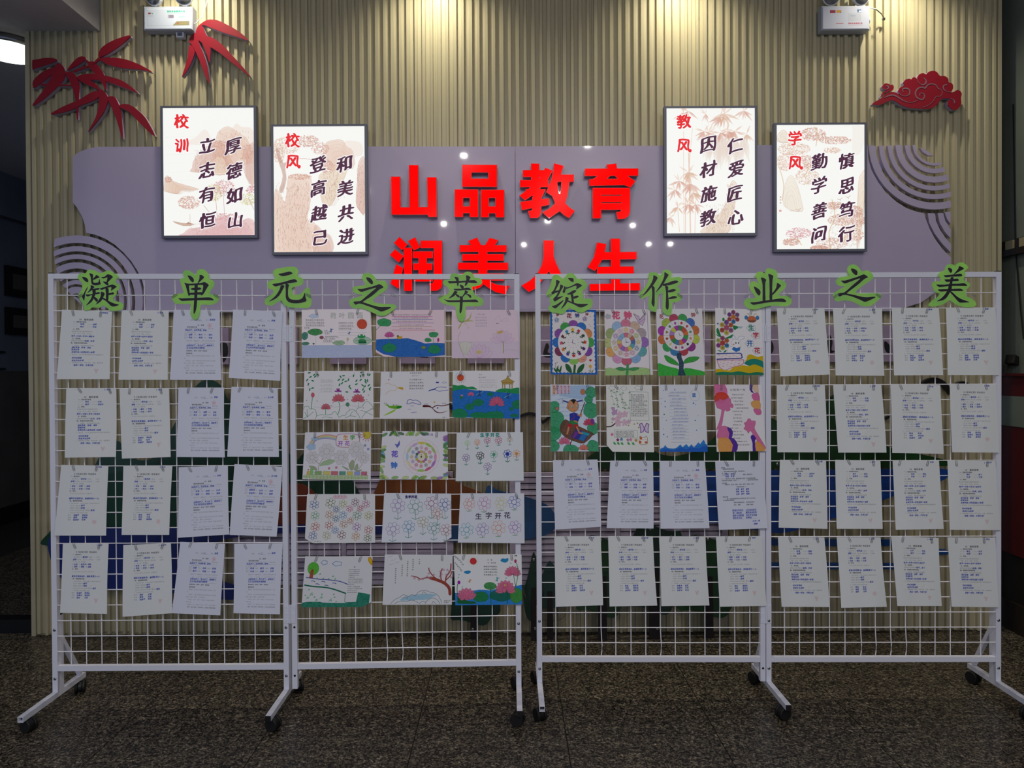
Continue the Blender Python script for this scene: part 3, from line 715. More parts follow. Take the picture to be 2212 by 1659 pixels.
# ---------------------------------------------------------------- landscape relief low on the wall
def flat(name, label, cat, pts, color, Y, th=.0035, sm=5, parent=None, edge=True):
    mm = mat(name+'_paint', color, .3, coat=.3, spec=.5)
    c = Crop(0, 0, 1, Y); lp = c.loop(pts, sm)
    o = MB().prism([lp], Y, Y+th).build(name, mm, parent)
    if label: tag(o, label, cat)
    return o
GRN = rgb(14, 66, 44); GR2 = rgb(22, 76, 34)
YM = 3.947
flat('green_hill', 'dark green triangular hill relief with a round peak behind the left rack', 'relief', [(90, 1177), (112, 1143), (160, 1080), (205, 1005), (225, 965), (253, 952), (275, 975), (300, 994), (335, 985), (367, 934), (395, 880), (425, 832), (452, 820), (478, 834), (500, 875), (560, 935), (620, 975), (640, 1010), (625, 1080), (560, 1150), (300, 1150), (180, 1172)], GRN, YM)
flat('green_hill', 'dark green hill relief beside the orange hill behind the second panel', 'relief', [(600, 1020), (640, 995), (660, 975), (690, 960), (720, 975), (745, 1010), (778, 1068), (800, 1110), (780, 1140), (640, 1140), (600, 1120)], GRN, YM-.004)
flat('orange_hill', 'round dark orange boulder relief right of the left hinge post', 'relief', [(600, 1070), (615, 1050), (645, 1044), (670, 1055), (690, 1080), (700, 1135), (640, 1142), (600, 1138)], rgb(128, 58, 36), YM-.012)
flat('orange_hill', 'wide orange hill relief with a long right slope behind the second panel', 'relief', [(795, 1092), (808, 1064), (822, 1035), (845, 1000), (885, 985), (930, 1000), (968, 1026), (995, 1046), (1037, 1063), (1060, 1080), (1040, 1128), (900, 1145), (800, 1140)], rgb(140, 80, 34), YM-.008)
flat('river_band', 'deep blue river relief at the lower left behind the rack', 'relief', [(104, 1185), (108, 1160), (135, 1142), (300, 1138), (450, 1140), (620, 1134), (760, 1132), (900, 1136), (960, 1140), (900, 1150), (760, 1156), (640, 1150), (500, 1162), (430, 1190), (405, 1215), (440, 1240), (500, 1262), (560, 1280), (500, 1296), (420, 1285), (300, 1276), (160, 1268), (118, 1225)], rgb(26, 44, 120), YM-.016)
flat('river_band', 'mid blue fish shaped wave relief between the two racks', 'relief', [(960, 1150), (985, 1134), (1040, 1120), (1051, 1052), (1079, 1060), (1132, 1072), (1180, 1090), (1200, 1115), (1196, 1145), (1158, 1162), (1080, 1170), (1000, 1172), (965, 1165)], rgb(44, 92, 146), YM-.020)
flat('green_hill', 'broad green hill relief behind the third panel', 'relief', [(1255, 1008), (1268, 990), (1310, 962), (1350, 945), (1400, 965), (1425, 980), (1455, 985), (1490, 978), (1530, 958), (1560, 925), (1600, 895), (1640, 893), (1667, 903), (1690, 915), (1740, 935), (1770, 920), (1778, 890), (1790, 862), (1803, 853), (1822, 865), (1860, 920), (1915, 963), (1960, 975), (2020, 988), (2045, 996), (2040, 1007), (1700, 1012), (1400, 1013), (1270, 1012)], GR2, YM)
flat('river_band', 'bright blue river relief at the lower right behind the rack', 'relief', [(1395, 1022), (1480, 1019), (1700, 1015), (1930, 1013), (2046, 1014), (2040, 1036), (1990, 1048), (1930, 1072), (1880, 1090), (1800, 1120), (1700, 1150), (1640, 1146), (1560, 1132), (1480, 1122), (1410, 1060)], rgb(24, 78, 170), YM-.004)
for k, (a, b_, c_) in enumerate((((1640, 1165), (1935, 1178), 14), ((1660, 1216), (1945, 1226), 13), ((1960, 1186), (2052, 1198), 12))):
    flat('wave_strip', ['upper blue wave strip below the right river', 'lower blue wave strip below the right river', 'short blue wave strip at the right end of the river'][k], 'relief', [(a[0], a[1]+4), (a[0]+15, a[1]), (b_[0]-15, a[1]+1), (b_[0], a[1]+6), (b_[0]-12, a[1]+c_), (a[0]+15, a[1]+c_-1)], rgb(30, 84, 160), 3.985, th=.0145)
# black wave curls
M_blk = mat('black_relief', rgb(14, 14, 16), .4)
CU = Crop(0, 0, 1, 3.972)
for label, pts, w in (('black wave arch relief between the racks', [(1108, 906), (1124, 899), (1143, 894), (1160, 898), (1172, 912), (1186, 902), (1200, 894)], 7),
                      ('small black curl relief between the left drawings', [(965, 866), (972, 878), (984, 884)], 9),
                      ('large black arc relief behind the far right panel', [(1990, 834), (2006, 823), (2026, 822), (2045, 834), (2055, 852)], 11),
                      ('small black bird relief at the right rack', [(2066, 830), (2080, 826), (2092, 829)], 5),
                      ('tiny black bird relief left of the third column', [(1914, 906), (1920, 901), (1926, 897)], 4)):
    c_ = [CU.p(q) for q in smooth_line(pts, 6)]; n_ = len(c_)
    tag(MB().prism([strip(c_, [w/1580*3.93*(.35+.65*math.sin(math.pi*(i_+.5)/n_)) for i_ in range(n_)])], 3.972, 3.9995).build('black_curl', M_blk), label, 'relief')
# trees standing against the wall at the floor
def lobes(cx, y0, w, y1, n=6, seed=1):
    r_ = random.Random(seed); pts = []
    for i_ in range(n+1):
        a = math.pi*(1-i_/n); pts.append((cx-w/2*math.cos(a)*-1 if False else cx+w/2*math.cos(a), y0-(y0-(y0-6))*math.sin(a)))
    return pts
M_tg = mat('tree_green', rgb(12, 58, 42), .35, coat=.3); M_tg2 = mat('tree_green_mid', rgb(20, 74, 34), .35, coat=.3); M_trunk = mat('tree_trunk', rgb(30, 20, 22), .4)
def tree(label, cx, top, base, w, trunk, mm, Y, kind, bolts=()):
    foot = atz(cx, 1371, 0); c = Crop(0, 0, 1, Y)
    t = empty('tree_cutout', (at(cx, 1300, Y).x, Y, .0), label, 'tree', 'tree cut-outs along the foot of the wall')
    if kind == 'round':
        h = base-top; pts = []
        N = 12
        for i_ in range(N):
            a = 2*math.pi*i_/N+.2; rr = 1.0 if i_ % 2 else .84
            sg = lambda v: math.copysign(abs(v)**.62, v); pts.append((cx+w/2*sg(math.cos(a))*rr, (top+base)/2-h/2*sg(math.sin(a))*rr))
    else:
        pts = [(cx, top), (cx+w*.12, top+14), (cx+w*.3, top+55), (cx+w*.46, top+80), (cx+w*.36, top+100), (cx+w*.5, base-60), (cx+w*.42, base-25), (cx+w*.3, base-8), (cx+w*.12, base-2),
               (cx-w*.12, base-4), (cx-w*.3, base-10), (cx-w*.42, base-28), (cx-w*.5, base-62), (cx-w*.36, top+98), (cx-w*.44, top+78), (cx-w*.28, top+52), (cx-w*.1, top+12)]
    MB().prism([c.loop(pts, 4)], Y, Y+.006).build('crown', mm, t)
    c2 = Crop(0, 0, 1, Y-.004)
    zb = .002; a, b_ = c2.p((cx-trunk/2, (top+base)/2)), c2.p((cx+trunk/2, (top+base)/2))
    MB().prism([[(a[0], zb), (b_[0], zb), (b_[0]-.004, a[1]), (a[0]+.004, a[1])]], Y-.006, Y-.0002).build('trunk', M_trunk, t)
    for bx_, by_ in bolts:
        q = at(bx_, by_, Y-.008)
        MB().lathe((q.x, Y-.006, q.z), (0, -1, 0), [(.009, 0), (.009, .004), (.006, .007)], 14).build('bolt', M_steel, t)
TR = [('dark green tree cut-out under the lotus drawing, left of the gap', 1024, 1225, 1352, 118, 17, M_tg, 3.925, 'round', [(1021, 1360)]),
      ('tall pointed dark tree cut-out in the gap between the racks', 1153, 1193, 1346, 46, 14, M_tg, 3.895, 'cone', [(1153, 1209), (1156, 1358)]),
      ('pointed teal tree cut-out just inside the right rack', 1188, 1212, 1344, 90, 14, mat('tree_teal', rgb(16, 68, 62), .35, coat=.3), 3.91, 'cone', []),
      ('round green tree cut-out behind the first worksheet of the third panel', 1301, 1155, 1336, 132, 20, M_tg2, 3.895, 'round', [(1298, 1167)]),
      ('tallest green tree cut-out in the middle of the third panel', 1413, 1128, 1330, 140, 23, M_tg, 3.91, 'round', [(1405, 1143), (1420, 1358)]),
      ('green tree cut-out at the right end of the tree row', 1531, 1155, 1336, 160, 20, M_tg2, 3.925, 'round', [(1529, 1165)])]
for a in TR: tree(*a)
for k, (bx_, by_) in enumerate(((1679, 1003), (1664, 995))[:1]):
    q = at(bx_, by_, YM-.001); tag(MB().lathe((q.x, YM, q.z), (0, -1, 0), [(.009, 0), (.009, .004), (.006, .007)], 14).build('bolt', M_steel), 'steel bolt cap on the green hill in the fourth panel', 'bolt')
# ---------------------------------------------------------------- emergency lights
def box_px(x0, y0, x1, y1, Y):
    a = at(x0, y1, Y); b = at(x1, y0, Y); return a.x, a.z, b.x, b.z
M_grey_plas = mat('grey_white_plastic', rgb(176, 184, 200), .45)
M_lampglass = mat('lamp_lens_glass', rgb(150, 152, 160), .15, .6)
def emergency(side, x0, y0, x1, y1, paint):
    Y = WALL-.055; X0_, Z0_, X1_, Z1_ = box_px(x0, y0, x1, y1, Y)
    t = empty('emergency_light', ((X0_+X1_)/2, Y+.02, Z0_), ('left' if side < 0 else 'right')+' white twin-head emergency light box high on the slatted wall', 'emergency light', 'emergency lights')
    w = Z1_-Z0_; k = .004
    m = MB(); v = [];
    for y, i_ in ((Y, .004), (Y+.004, 0), (WALL-.001, 0)):
        v += [(X0_+i_, y, Z0_+i_), (X1_-i_, y, Z0_+i_), (X1_-i_, y, Z1_-i_), (X0_+i_, y, Z1_-i_)]
    m.add(v, [(0, 1, 2, 3), (8, 11, 10, 9)]+[(a, a+4, (a+1) % 4+4, (a+1) % 4) for a in range(4)]+[(a+4, a+8, (a+1) % 4+8, (a+1) % 4+4) for a in range(4)])
    m.build('housing', M_grey_plas, t)
    cv = Cv(520, 255, (x0, y0, x1, y1), H('b9c2d6') if side < 0 else H('bdc2d8'))
    paint(cv)
    i_ = .007
    me = MB().add([(X0_+i_, Y-.0012, Z0_+i_), (X1_-i_, Y-.0012, Z0_+i_), (X1_-i_, Y-.0012, Z1_-i_), (X0_+i_, Y-.0012, Z1_-i_)], [(0, 1, 2, 3)])
    o = me.build('front_label', img_mat('emergency_label', cv, .5), t)
    uv = o.data.uv_layers.new(name='uv'); [setattr(uv.data[k_], 'uv', q) for k_, q in enumerate(((0, 0), (1, 0), (1, 1), (0, 1)))]
    for k_, hx in enumerate((x0+(x1-x0)*.21, x0+(x1-x0)*.82)):
        c = at(hx, -8, Y); c = Vector((c.x, Y+.012, c.z))
        h = MB().lathe(c, (.12*(-1 if k_ == 0 else 1), -1, -.25), [(.018, -.03), (.036, -.018), (.044, .004), (.046, .016), (.043, .018)], 28).build('lamp_head', M_white, t, True)
        MB().lathe(c, (.12*(-1 if k_ == 0 else 1), -1, -.25), [(.041, .0185), (.039, .021), (.001, .022)], 28).build('lens', M_lampglass, h, True)
        MB().cyl((c.x, c.y+.01, Z1_-.001), (c.x, c.y+.008, c.z-.02), .007, 12).build('swivel', M_grey_plas, t)
    return t, (X0_, Z0_, X1_, Z1_), Y
def pL(c):
    g = H('3e9a88')
    k = 11.06; P_ = lambda x, y: (280+x/k, y/k)
    c.line([P_(400, 635), P_(1000, 635)], 2, H('8890a4')); c.line([P_(400, 200), P_(400, 635)], 2, H('9098ac'))
    c.line([P_(400, 190), P_(1430, 180), P_(1440, 480)], 5, H('e4e8f2'))
    c.text('消防应急照明灯具', *P_(890, 255), 5.3, g, bold=1.2, step=5.2)
    c.line([P_(900, 300), P_(1355, 300)], 5, H('7db4ac'))
    c.poly([P_(915, 345), P_(1065, 345), P_(1065, 440), P_(915, 440)], H('9a9aa8')); c.poly([P_(950, 350), P_(1060, 350), P_(1060, 430), P_(950, 430)], H('7f7a90'))
    c.line([P_(1195, 400), P_(1350, 400)], 7, H('78b0aa')); c.line([P_(1195, 435), P_(1350, 435)], 5, H('8cc0b4'))
    c.poly([P_(1030, 640), P_(1140, 520), P_(1455, 515), P_(1455, 632)], H('8a8468')); c.ell(*P_(1165, 578), 2, 2, H('b05a40')); c.line([P_(1220, 582), P_(1370, 580)], 8, H('a08a60'))
    c.poly([P_(420, 285), P_(490, 285), P_(485, 330), P_(425, 330)], H('8c4050')); c.poly([P_(500, 325), P_(525, 285), P_(555, 325)], H('3e9a88')); c.line([P_(425, 375), P_(550, 375)], 6, H('8c94a8'))
def pR(c):
    k = 7.056; P_ = lambda x, y: (1740+x/k, y/k)
    c.poly([P_(358, 138), P_(447, 138), P_(447, 190), P_(358, 190)], H('8e2244')); c.ell(*P_(405, 160), 3, 3, None, out=H('c06080'))
    c.poly([P_(462, 140), P_(542, 140), P_(542, 188), P_(462, 188)], H('c49030')); c.poly([P_(518, 165), P_(542, 165), P_(542, 188), P_(518, 188)], H('707890'))
    c.poly([P_(792, 128), P_(862, 128), P_(862, 190), P_(792, 190)], H('dfe6f2')); c.poly([P_(792, 128), P_(862, 128), P_(862, 150), P_(792, 150)], H('5a80b0')); c.line([P_(795, 180), P_(860, 180)], 7, H('3858a0')); c.ell(*P_(810, 158), 2, 2, H('30506a'))
    c.poly([P_(650, 200), P_(855, 200), P_(855, 330), P_(650, 330)], H('b2b8ca'), out=H('9aa0b2')); c.line([P_(690, 240), P_(765, 240)], 5, H('5878a0'))
    c.text('消防应急照明灯具', *P_(648, 370), 4.2, H('a05068'), bold=1, step=4.15); c.line([P_(650, 398), P_(880, 398)], 3, H('a05068'))
    c.line([P_(462, 370), P_(568, 370)], 11, H('b87080'))
tL, bL, YE = emergency(-1, 310.3, 13.5, 415.6, 65, pL)
a = at(382, 82.5, WALL-.02); b = at(398.5, 70, WALL-.02)
MB().box(a.x, WALL-.03, a.z, b.x, WALL-.002, bL[1]-.0005).build('outlet', M_white, tL); MB().box(a.x+.008, WALL-.032, a.z+.008, b.x-.008, WALL-.0302, b.z-.006).build('outlet_key', M_frame, tL)
tR, bR, YE = emergency(1, 1774.7, 12, 1878.9, 65, pR)
q = at(1881, 46, WALL-.03)
MB().lathe((bR[2]+.0005, WALL-.03, q.z), (1, 0, 0), [(.022, 0), (.020, .006), (.012, .009)], 20).build('side_knob', M_white, tR, True)
cab = [at(x, y, Y_) for x, y, Y_ in ((419.5, 52, 3.965), (424, 50, 3.96), (436, 36, 3.965), (446, 10, 3.975), (450, -20, 3.98))]
tag(MB().tube([tuple(p) for p in cab], .0022, 8).build('power_cable', M_white), 'thin white cable running up from the left emergency light', 'cable', 'emergency light cables')
cab = [at(x, y, Y_) for x, y, Y_ in ((1880.5, 17, 3.96), (1892, 20, 3.955), (1904, 30, 3.96), (1910, 40, 3.985))]
m = MB().tube([tuple(p) for p in cab], .0028, 8); q = cab[-1]
m.lathe((q[0], 3.992, q[2]), (0, -1, 0), [(.010, 0), (.008, .006), (.003, .01)], 10)
tag(m.build('power_cable', M_steel), 'short grey cable curving right from the right emergency light', 'cable', 'emergency light cables')

# ---------------------------------------------------------------- backlit calligraphy boxes
TAN = H('d9a898'); TAN2 = H('e8c4b0'); TANL = H('b07a68'); YEL = H('dcd29a'); PINK = H('dda0a4')
def clump(c, cx, cy, rx, ry, col_, n, r=(4, 9), al=.55, seed=0):
    q = random.Random(seed+int(cx*7+cy))
    for _ in range(int(n*1.9)):
        a = q.random()*6.28; d = q.random()**.5; s_ = q.uniform(*r)*.62
        f = q.uniform(.86, 1.08); c.ell(cx+rx*d*math.cos(a), cy+ry*d*math.sin(a), s_, s_*.7, tuple(min(1, v*f) for v in col_), al, n=9)
def peaks(c, pts, col_, al, lines=True):
    c.poly(pts, col_, al*.62, sm=3)
    if lines:
        x0 = min(p[0] for p in pts); x1 = max(p[0] for p in pts); y0 = min(p[1] for p in pts); y1 = max(p[1] for p in pts); q = random.Random(int(x0*3+y0)); cx = (x0+x1)/2
        ring_ = smooth_loop(pts, 3)
        for s_ in (1, .93, .84, .73, .6, .45):
            off = q.uniform(-.06, .06)*(x1-x0)
            P_ = [(cx+(x-cx)*s_+off*(1-s_)*3+q.uniform(-3, 3)*(s_ < 1), y1+(y-y1)*s_+q.uniform(-4, 4)*(s_ < 1)) for x, y in ring_]
            c.line(P_+P_[:1] if s_ == 1 else P_, 1.3 if s_ == 1 else 1, TANL, .6 if s_ == 1 else .42)
            if s_ < 1: c.poly(P_, tuple(v*.96 for v in col_), .10)
def hatch(c, x0, y0, x1, y1, n, col_, seed=1, L=30, dx=6):
    q = random.Random(seed)
    for _ in range(int(n*1.8)):
        x = q.uniform(x0, x1); y = q.uniform(y0, y1); l = q.uniform(.3, .8)*L*.7; dx = 3
        c.line([(x, y), (x+q.uniform(-dx, dx), y+l*.5), (x+q.uniform(-dx, dx), y+l)], 1.2, col_, .8)
def leafs(c, x, y, n, L, col_, seed, a0=60, a1=140, al=.6):
    q = random.Random(seed)
    for _ in range(n):
        a = R(q.uniform(a0, a1)); l = L*q.uniform(.6, 1.1); ex, ey = x+l*math.cos(a), y+l*math.sin(a); nx, ny = -math.sin(a)*l*.09, math.cos(a)*l*.09
        c.poly([(x, y), (x+.4*(ex-x)+nx, y+.4*(ey-y)+ny), (ex, ey), (x+.4*(ex-x)-nx, y+.4*(ey-y)-ny)], col_, al)
def art1(c):
    peaks(c, [(190, 270), (250, 240), (300, 190), (330, 200), (350, 240), (380, 290), (200, 290)], TAN2, .35, False)
    peaks(c, [(480, 240), (520, 150), (560, 170), (640, 200), (640, 420), (480, 420)], TAN2, .45, False)
    peaks(c, [(390, 240), (420, 190), (465, 168), (510, 190), (560, 230), (600, 260), (620, 420), (380, 420)], TAN2, .8)
    peaks(c, [(225, 450), (235, 400), (280, 340), (330, 300), (390, 270), (450, 300), (480, 380), (500, 480), (230, 480)], TAN, .7)
    peaks(c, [(345, 490), (350, 430), (375, 390), (410, 372), (445, 400), (465, 480), (440, 500)], H('f3dfc8'), .9)
    peaks(c, [(560, 420), (580, 330), (620, 290), (643, 300), (643, 560), (600, 530)], TAN, .6)
    hatch(c, 400, 190, 620, 400, 60, TANL, 3); hatch(c, 240, 320, 470, 470, 60, TANL, 4)
    for k in range(7): c.line([(535+k*8, 395), (532+k*8, 460), (545+k*6, 500)], 3, (1, 1, 1), .8)
    clump(c, 600, 340, 40, 50, TAN, 60); clump(c, 400, 290, 60, 25, TAN, 60, seed=2)
    peaks(c, [(30, 600), (40, 520), (60, 505), (90, 540), (180, 570), (270, 600), (150, 600), (120, 630), (50, 615)], H('e2b89c'), .7)
    clump(c, 60, 530, 25, 22, TAN, 40)
    clump(c, 440, 590, 75, 55, PINK, 170); clump(c, 200, 690, 75, 45, TAN, 170); clump(c, 370, 620, 60, 60, YEL, 130); clump(c, 600, 670, 60, 40, YEL, 110); clump(c, 625, 600, 40, 28, PINK, 60)
    for a, b_ in (((430, 560), (440, 780)), ((300, 710), (370, 800)), ((380, 640), (390, 790)), ((600, 660), (640, 740))): c.line([a, b_], 3, TANL, .6)
    peaks(c, [(165, 900), (200, 870), (270, 860), (330, 820), (400, 790), (470, 780), (540, 820), (600, 800), (643, 830), (643, 918), (165, 918)], PINK, .75)
    hatch(c, 200, 830, 640, 905, 90, TANL, 6, 14, 12); clump(c, 430, 790, 120, 25, PINK, 90)
    c.poly([(90, 818), (150, 830), (230, 838), (210, 850), (160, 850), (110, 832)], H('cdb09c'), .9, out=TANL); c.poly([(175, 838), (195, 822), (225, 838)], TANL, .7); c.line([(205, 770), (207, 825)], 1.5, TANL)
    for k in range(6): c.line([(40, 240+k*60), (260, 235+k*60)], 2, H('e8e8e8'), .4)
def art2(c):
    peaks(c, [(370, 170), (430, 135), (490, 135), (520, 180), (560, 210), (560, 330), (380, 330)], TAN2, .8); peaks(c, [(500, 150), (560, 140), (620, 160), (620, 240), (500, 240)], TAN2, .4, False)
    clump(c, 110, 170, 90, 60, TAN2, 200); clump(c, 250, 140, 80, 42, TAN, 160); clump(c, 340, 190, 60, 45, TAN, 110); clump(c, 390, 320, 45, 50, TAN, 110); clump(c, 60, 220, 40, 70, TAN2, 120)
    c.poly([(60, 480), (85, 380), (60, 290), (40, 200), (60, 200), (90, 290), (150, 250), (155, 262), (105, 320), (110, 400), (85, 490)], TANL, .45, sm=3); c.line([(110, 300), (200, 260), (300, 270)], 3, TANL, .6, sm=3)
    peaks(c, [(120, 400), (150, 370), (200, 365), (260, 380), (280, 420), (270, 560), (250, 680), (310, 720), (300, 900), (30, 900), (28, 500), (60, 490), (100, 560)], TAN2, .85)
    peaks(c, [(330, 380), (400, 350), (450, 300), (520, 330), (500, 400), (460, 500), (400, 585), (350, 560)], H('ead2b8'), .9)
    peaks(c, [(580, 560), (590, 420), (600, 290), (643, 270), (643, 630), (600, 610)], TAN, .7); peaks(c, [(300, 720), (360, 765), (410, 800), (420, 900), (290, 900)], TAN, .6)
    hatch(c, 40, 420, 270, 880, 260, TANL, 9, 34, 14); hatch(c, 350, 350, 500, 540, 70, TANL, 10, 34, 8); hatch(c, 590, 300, 640, 600, 30, TANL, 11)
    for k in range(9): c.line([(500+k*9, 380), (470+k*12, 470), (430+k*14, 560)], 3, (1, 1, 1), .5)
    clump(c, 200, 385, 80, 20, TAN, 90)
def art3(c):
    for k, (x0, y0, x1, y1, w) in enumerate(((150, 200, 150, 900, 3), (185, 340, 195, 900, 9), (165, 500, 160, 900, 5), (230, 680, 225, 900, 4), (105, 690, 120, 890, 4), (210, 180, 190, 420, 3))): c.line([(x0, y0), (x1, y1)], w, TAN2, .8)
    for k, (x, y, n, L) in enumerate(((150, 70, 9, 80), (180, 60, 7, 90), (400, 100, 12, 90), (430, 80, 10, 110), (560, 60, 8, 90), (290, 200, 9, 80), (320, 210, 8, 90), (400, 210, 10, 110), (450, 200, 10, 90),
              (180, 480, 12, 90), (200, 560, 12, 100), (120, 540, 9, 80), (210, 620, 10, 90), (90, 600, 8, 90), (180, 700, 10, 80), (110, 720, 8, 80), (230, 700, 8, 90), (500, 200, 9, 100), (580, 220, 7, 80), (300, 80, 5, 60), (60, 790, 6, 70))):
        leafs(c, x, y, n, L, TAN if k % 3 else H('dcb49c'), k, 20, 160, .55); leafs(c, x, y, 3, L*.8, TAN2, k+50, 180, 330, .5)
    for k in range(26):
        x = 300+k*11; leafs(c, x, 220+(k*37) % 60, 2, 190, H('eadbd0'), k+90, 75, 105, .5)
    peaks(c, [(270, 900), (290, 860), (340, 800), (400, 760), (440, 690), (450, 620), (470, 560), (490, 540), (515, 580), (500, 700), (480, 800), (450, 900)], H('ead4be'), .9)
    hatch(c, 300, 700, 500, 890, 120, TANL, 12, 26, 8); hatch(c, 440, 560, 510, 700, 50, TANL, 13, 20, 6)
def art4(c):
    clump(c, 290, 110, 90, 45, TAN, 220); clump(c, 440, 150, 110, 28, TAN, 170); clump(c, 160, 210, 110, 50, TAN2, 220); clump(c, 240, 300, 90, 45, TAN, 190); clump(c, 100, 300, 60, 60, TAN2, 170); clump(c, 250, 400, 80, 60, TAN2, 170); clump(c, 420, 220, 60, 20, TAN2, 80)
    for a in ([(300, 60), (320, 120), (310, 190)], [(60, 340), (90, 450), (80, 560)], [(200, 300), (260, 330), (230, 400)]): c.line(a, 6, H('d8b488'), .6, sm=3)
    peaks(c, [(50, 110), (90, 78), (130, 120), (130, 160), (50, 160)], H('f0e4d0'), .8); peaks(c, [(90, 600), (100, 450), (140, 390), (180, 450), (210, 560), (215, 640)], H('f3ead8'), .9)
    peaks(c, [(590, 900), (600, 460), (625, 380), (643, 370), (643, 560)], H('eed8bc'), .7); peaks(c, [(500, 60), (560, 60), (560, 240), (620, 230), (643, 60)], H('f2ebe4'), .8, False)
    for cx, cy, rx, ry in ((440, 600, 70, 26), (560, 640, 75, 40), (480, 700, 90, 40), (600, 700, 50, 50), (420, 860, 110, 40), (560, 800, 80, 50), (190, 790, 90, 38), (140, 850, 60, 25), (330, 890, 60, 15)): clump(c, cx, cy, rx, ry, TAN if cx != 190 else PINK, 150)
    for a in ([(420, 560), (440, 680), (400, 780), (410, 900)], [(480, 640), (520, 760), (500, 860)], [(180, 820), (210, 870)]): c.line(a, 6, H('d8b488'), .7, sm=3)
    hatch(c, 400, 600, 600, 880, 120, TANL, 15, 18, 8)
    for x, y in ((190, 625), (475, 555), (530, 540)): c.line([(x-18, y), (x, y+5), (x+16, y-8)], 2, TANL); c.line([(x, y+5), (x+4, y+14)], 2, TANL)
    c.text('嘉秋寒', 62, 540, 12, TANL, vert=True, step=20); c.poly([(58, 628), (74, 628), (74, 640), (58, 640)], H('c86858'), .6)
def lightbox(label, crop, outer, inner, art, red, body, seal=None):
    ox, oy, k = crop; Y = YB-.034
    P_ = lambda q: (ox+q[0]/k, oy+q[1]/k)
    a, b_ = P_((outer[0], outer[1])), P_((outer[2], outer[3])); X0_, Z0_, X1_, Z1_ = box_px(a[0], a[1], b_[0], b_[1], Y)
    # outer pixels include the visible side, so trim by it
    a, b_ = P_((inner[0], inner[1])), P_((inner[2], inner[3])); x0, z0, x1, z1 = box_px(a[0], a[1], b_[0], b_[1], Y)
    X0_, X1_, Z0_, Z1_ = x0-.012, x1+.012, z0-.013, z1+.010
    t = empty('light_box', ((X0_+X1_)/2, Y+.015, Z0_), label, 'light box', 'backlit calligraphy boxes')
    MB().prism([rect(X0_, Z0_, X1_, Z1_), rect(x0+.001, z0+.001, x1-.001, z1-.001)], Y-.002, YB-.0005).build('frame', M_frame, t)
    c = Cv((inner[2]-inner[0])*1.05, (inner[3]-inner[1])*1.05, inner, H('fafaf6'))
    art(c)
    for ch, x, y in red: c.glyph(ch, x, y, 112, (1, 1, 1), bold=(9, 9)); c.glyph(ch, x, y, 112, H('e8242c'), bold=(3.6, 2.8), brush=.36)
    for ch, x, y in body:
        c.glyph(ch, x, y, 126, (1, 1, 1), .95, bold=(9, 7), rise=.24, slant=.10, brush=.25)
    for ch, x, y in body: c.glyph(ch, x, y, 126, H('4c2440'), bold=(4.6, 1.6), rise=.24, slant=.10, brush=.36)
    # even backlight, a little stronger along the edge lamps
    g = c.a; h, w = g.shape[:2]
    m = MB().add([(x0, Y+.001, z0), (x1, Y+.001, z0), (x1, Y+.001, z1), (x0, Y+.001, z1)], [(0, 1, 2, 3)])
    o = m.build('lit_panel', img_mat('calligraphy_panel', c, .4, .96), t)
    uv = o.data.uv_layers.new(name='uv'); [setattr(uv.data[k_], 'uv', q) for k_, q in enumerate(((0, 0), (1, 0), (1, 1), (0, 1)))]
    MB().box(x0, Y+.004, z0, x1, YB-.001, z1).build('back_tray', M_frame, t)
    return t
lightbox('leftmost backlit scroll box with mountain painting and a boat, headed in red', (345, 220, 3.172), (15, 30, 660, 935), (28, 38, 645, 918), art1,
    [('校', 153, 135), ('训', 155, 300)], [('立', 325, 302), ('志', 325, 472), ('有', 322, 640), ('恒', 323, 817), ('厚', 503, 305), ('德', 508, 478), ('如', 508, 645), ('山', 512, 818)])
lightbox('backlit scroll box with cliff and pine painting, just left of the red characters', (585, 260, 3.172), (15, 30, 660, 920), (23, 38, 643, 905), art2,
    [('校', 152, 138), ('风', 155, 283)], [('登', 325, 305), ('高', 325, 468), ('越', 328, 640), ('己', 333, 808), ('和', 505, 300), ('美', 508, 470), ('共', 512, 638), ('进', 513, 800)])
lightbox('backlit scroll box with bamboo painting, just right of the red characters', (1430, 220, 3.172), (20, 30, 650, 915), (32, 40, 637, 903), art3,
    [('教', 152, 135), ('风', 152, 300)], [('因', 320, 292), ('材', 318, 465), ('施', 320, 635), ('教', 315, 798), ('仁', 503, 300), ('爱', 510, 462), ('匠', 498, 632), ('心', 505, 798)])
lightbox('rightmost backlit scroll box with red-brown pine painting, beside the right arcs', (1665, 255, 3.172), (27, 35, 653, 912), (40, 43, 643, 900), art4,
    [('学', 167, 138), ('风', 170, 307)], [('勤', 335, 300), ('学', 330, 463), ('善', 333, 640), ('问', 330, 800), ('慎', 520, 298), ('思', 522, 468), ('笃', 520, 635), ('行', 517, 800)])
# ---------------------------------------------------------------- rolling mesh racks
PANELS = {  # px of the post outer edges, photo rows of the top, depth of the front faces, px of vertical wires
 1: (108, 620.5, 590, 591, 3.130, 3.148, [149.5+33.2*k for k in range(14)]),
 2: (627.5, 1124, 591, 591, 3.148, 3.180, [666.6, 699.2, 732.5, 765.7, 799.6, 832.8, 866, 898.6, 931.8, 963.5, 995.8, 1029, 1061.6, 1094.8]),
 3: (1158, 1653, 591, 589, 3.208, 3.200, [1199, 1231.3, 1263.6, 1296.8, 1328.8, 1361.7, 1393.7, 1425.3, 1457.6, 1489.2, 1521.8, 1554.1, 1586.4, 1619]),
 4: (1654.5, 2163, 589, 586, 3.200, 3.190, [1694, 1726.5, 1758.6, 1791.5, 1825, 1858.7, 1890.5, 1923.2, 1956.1, 1987.4, 2020, 2053, 2086.2, 2118.8]),
}
def Yf(pn, px):
    a = PANELS[pn]; return a[4]+(a[5]-a[4])*(px-a[0])/(a[1]-a[0])
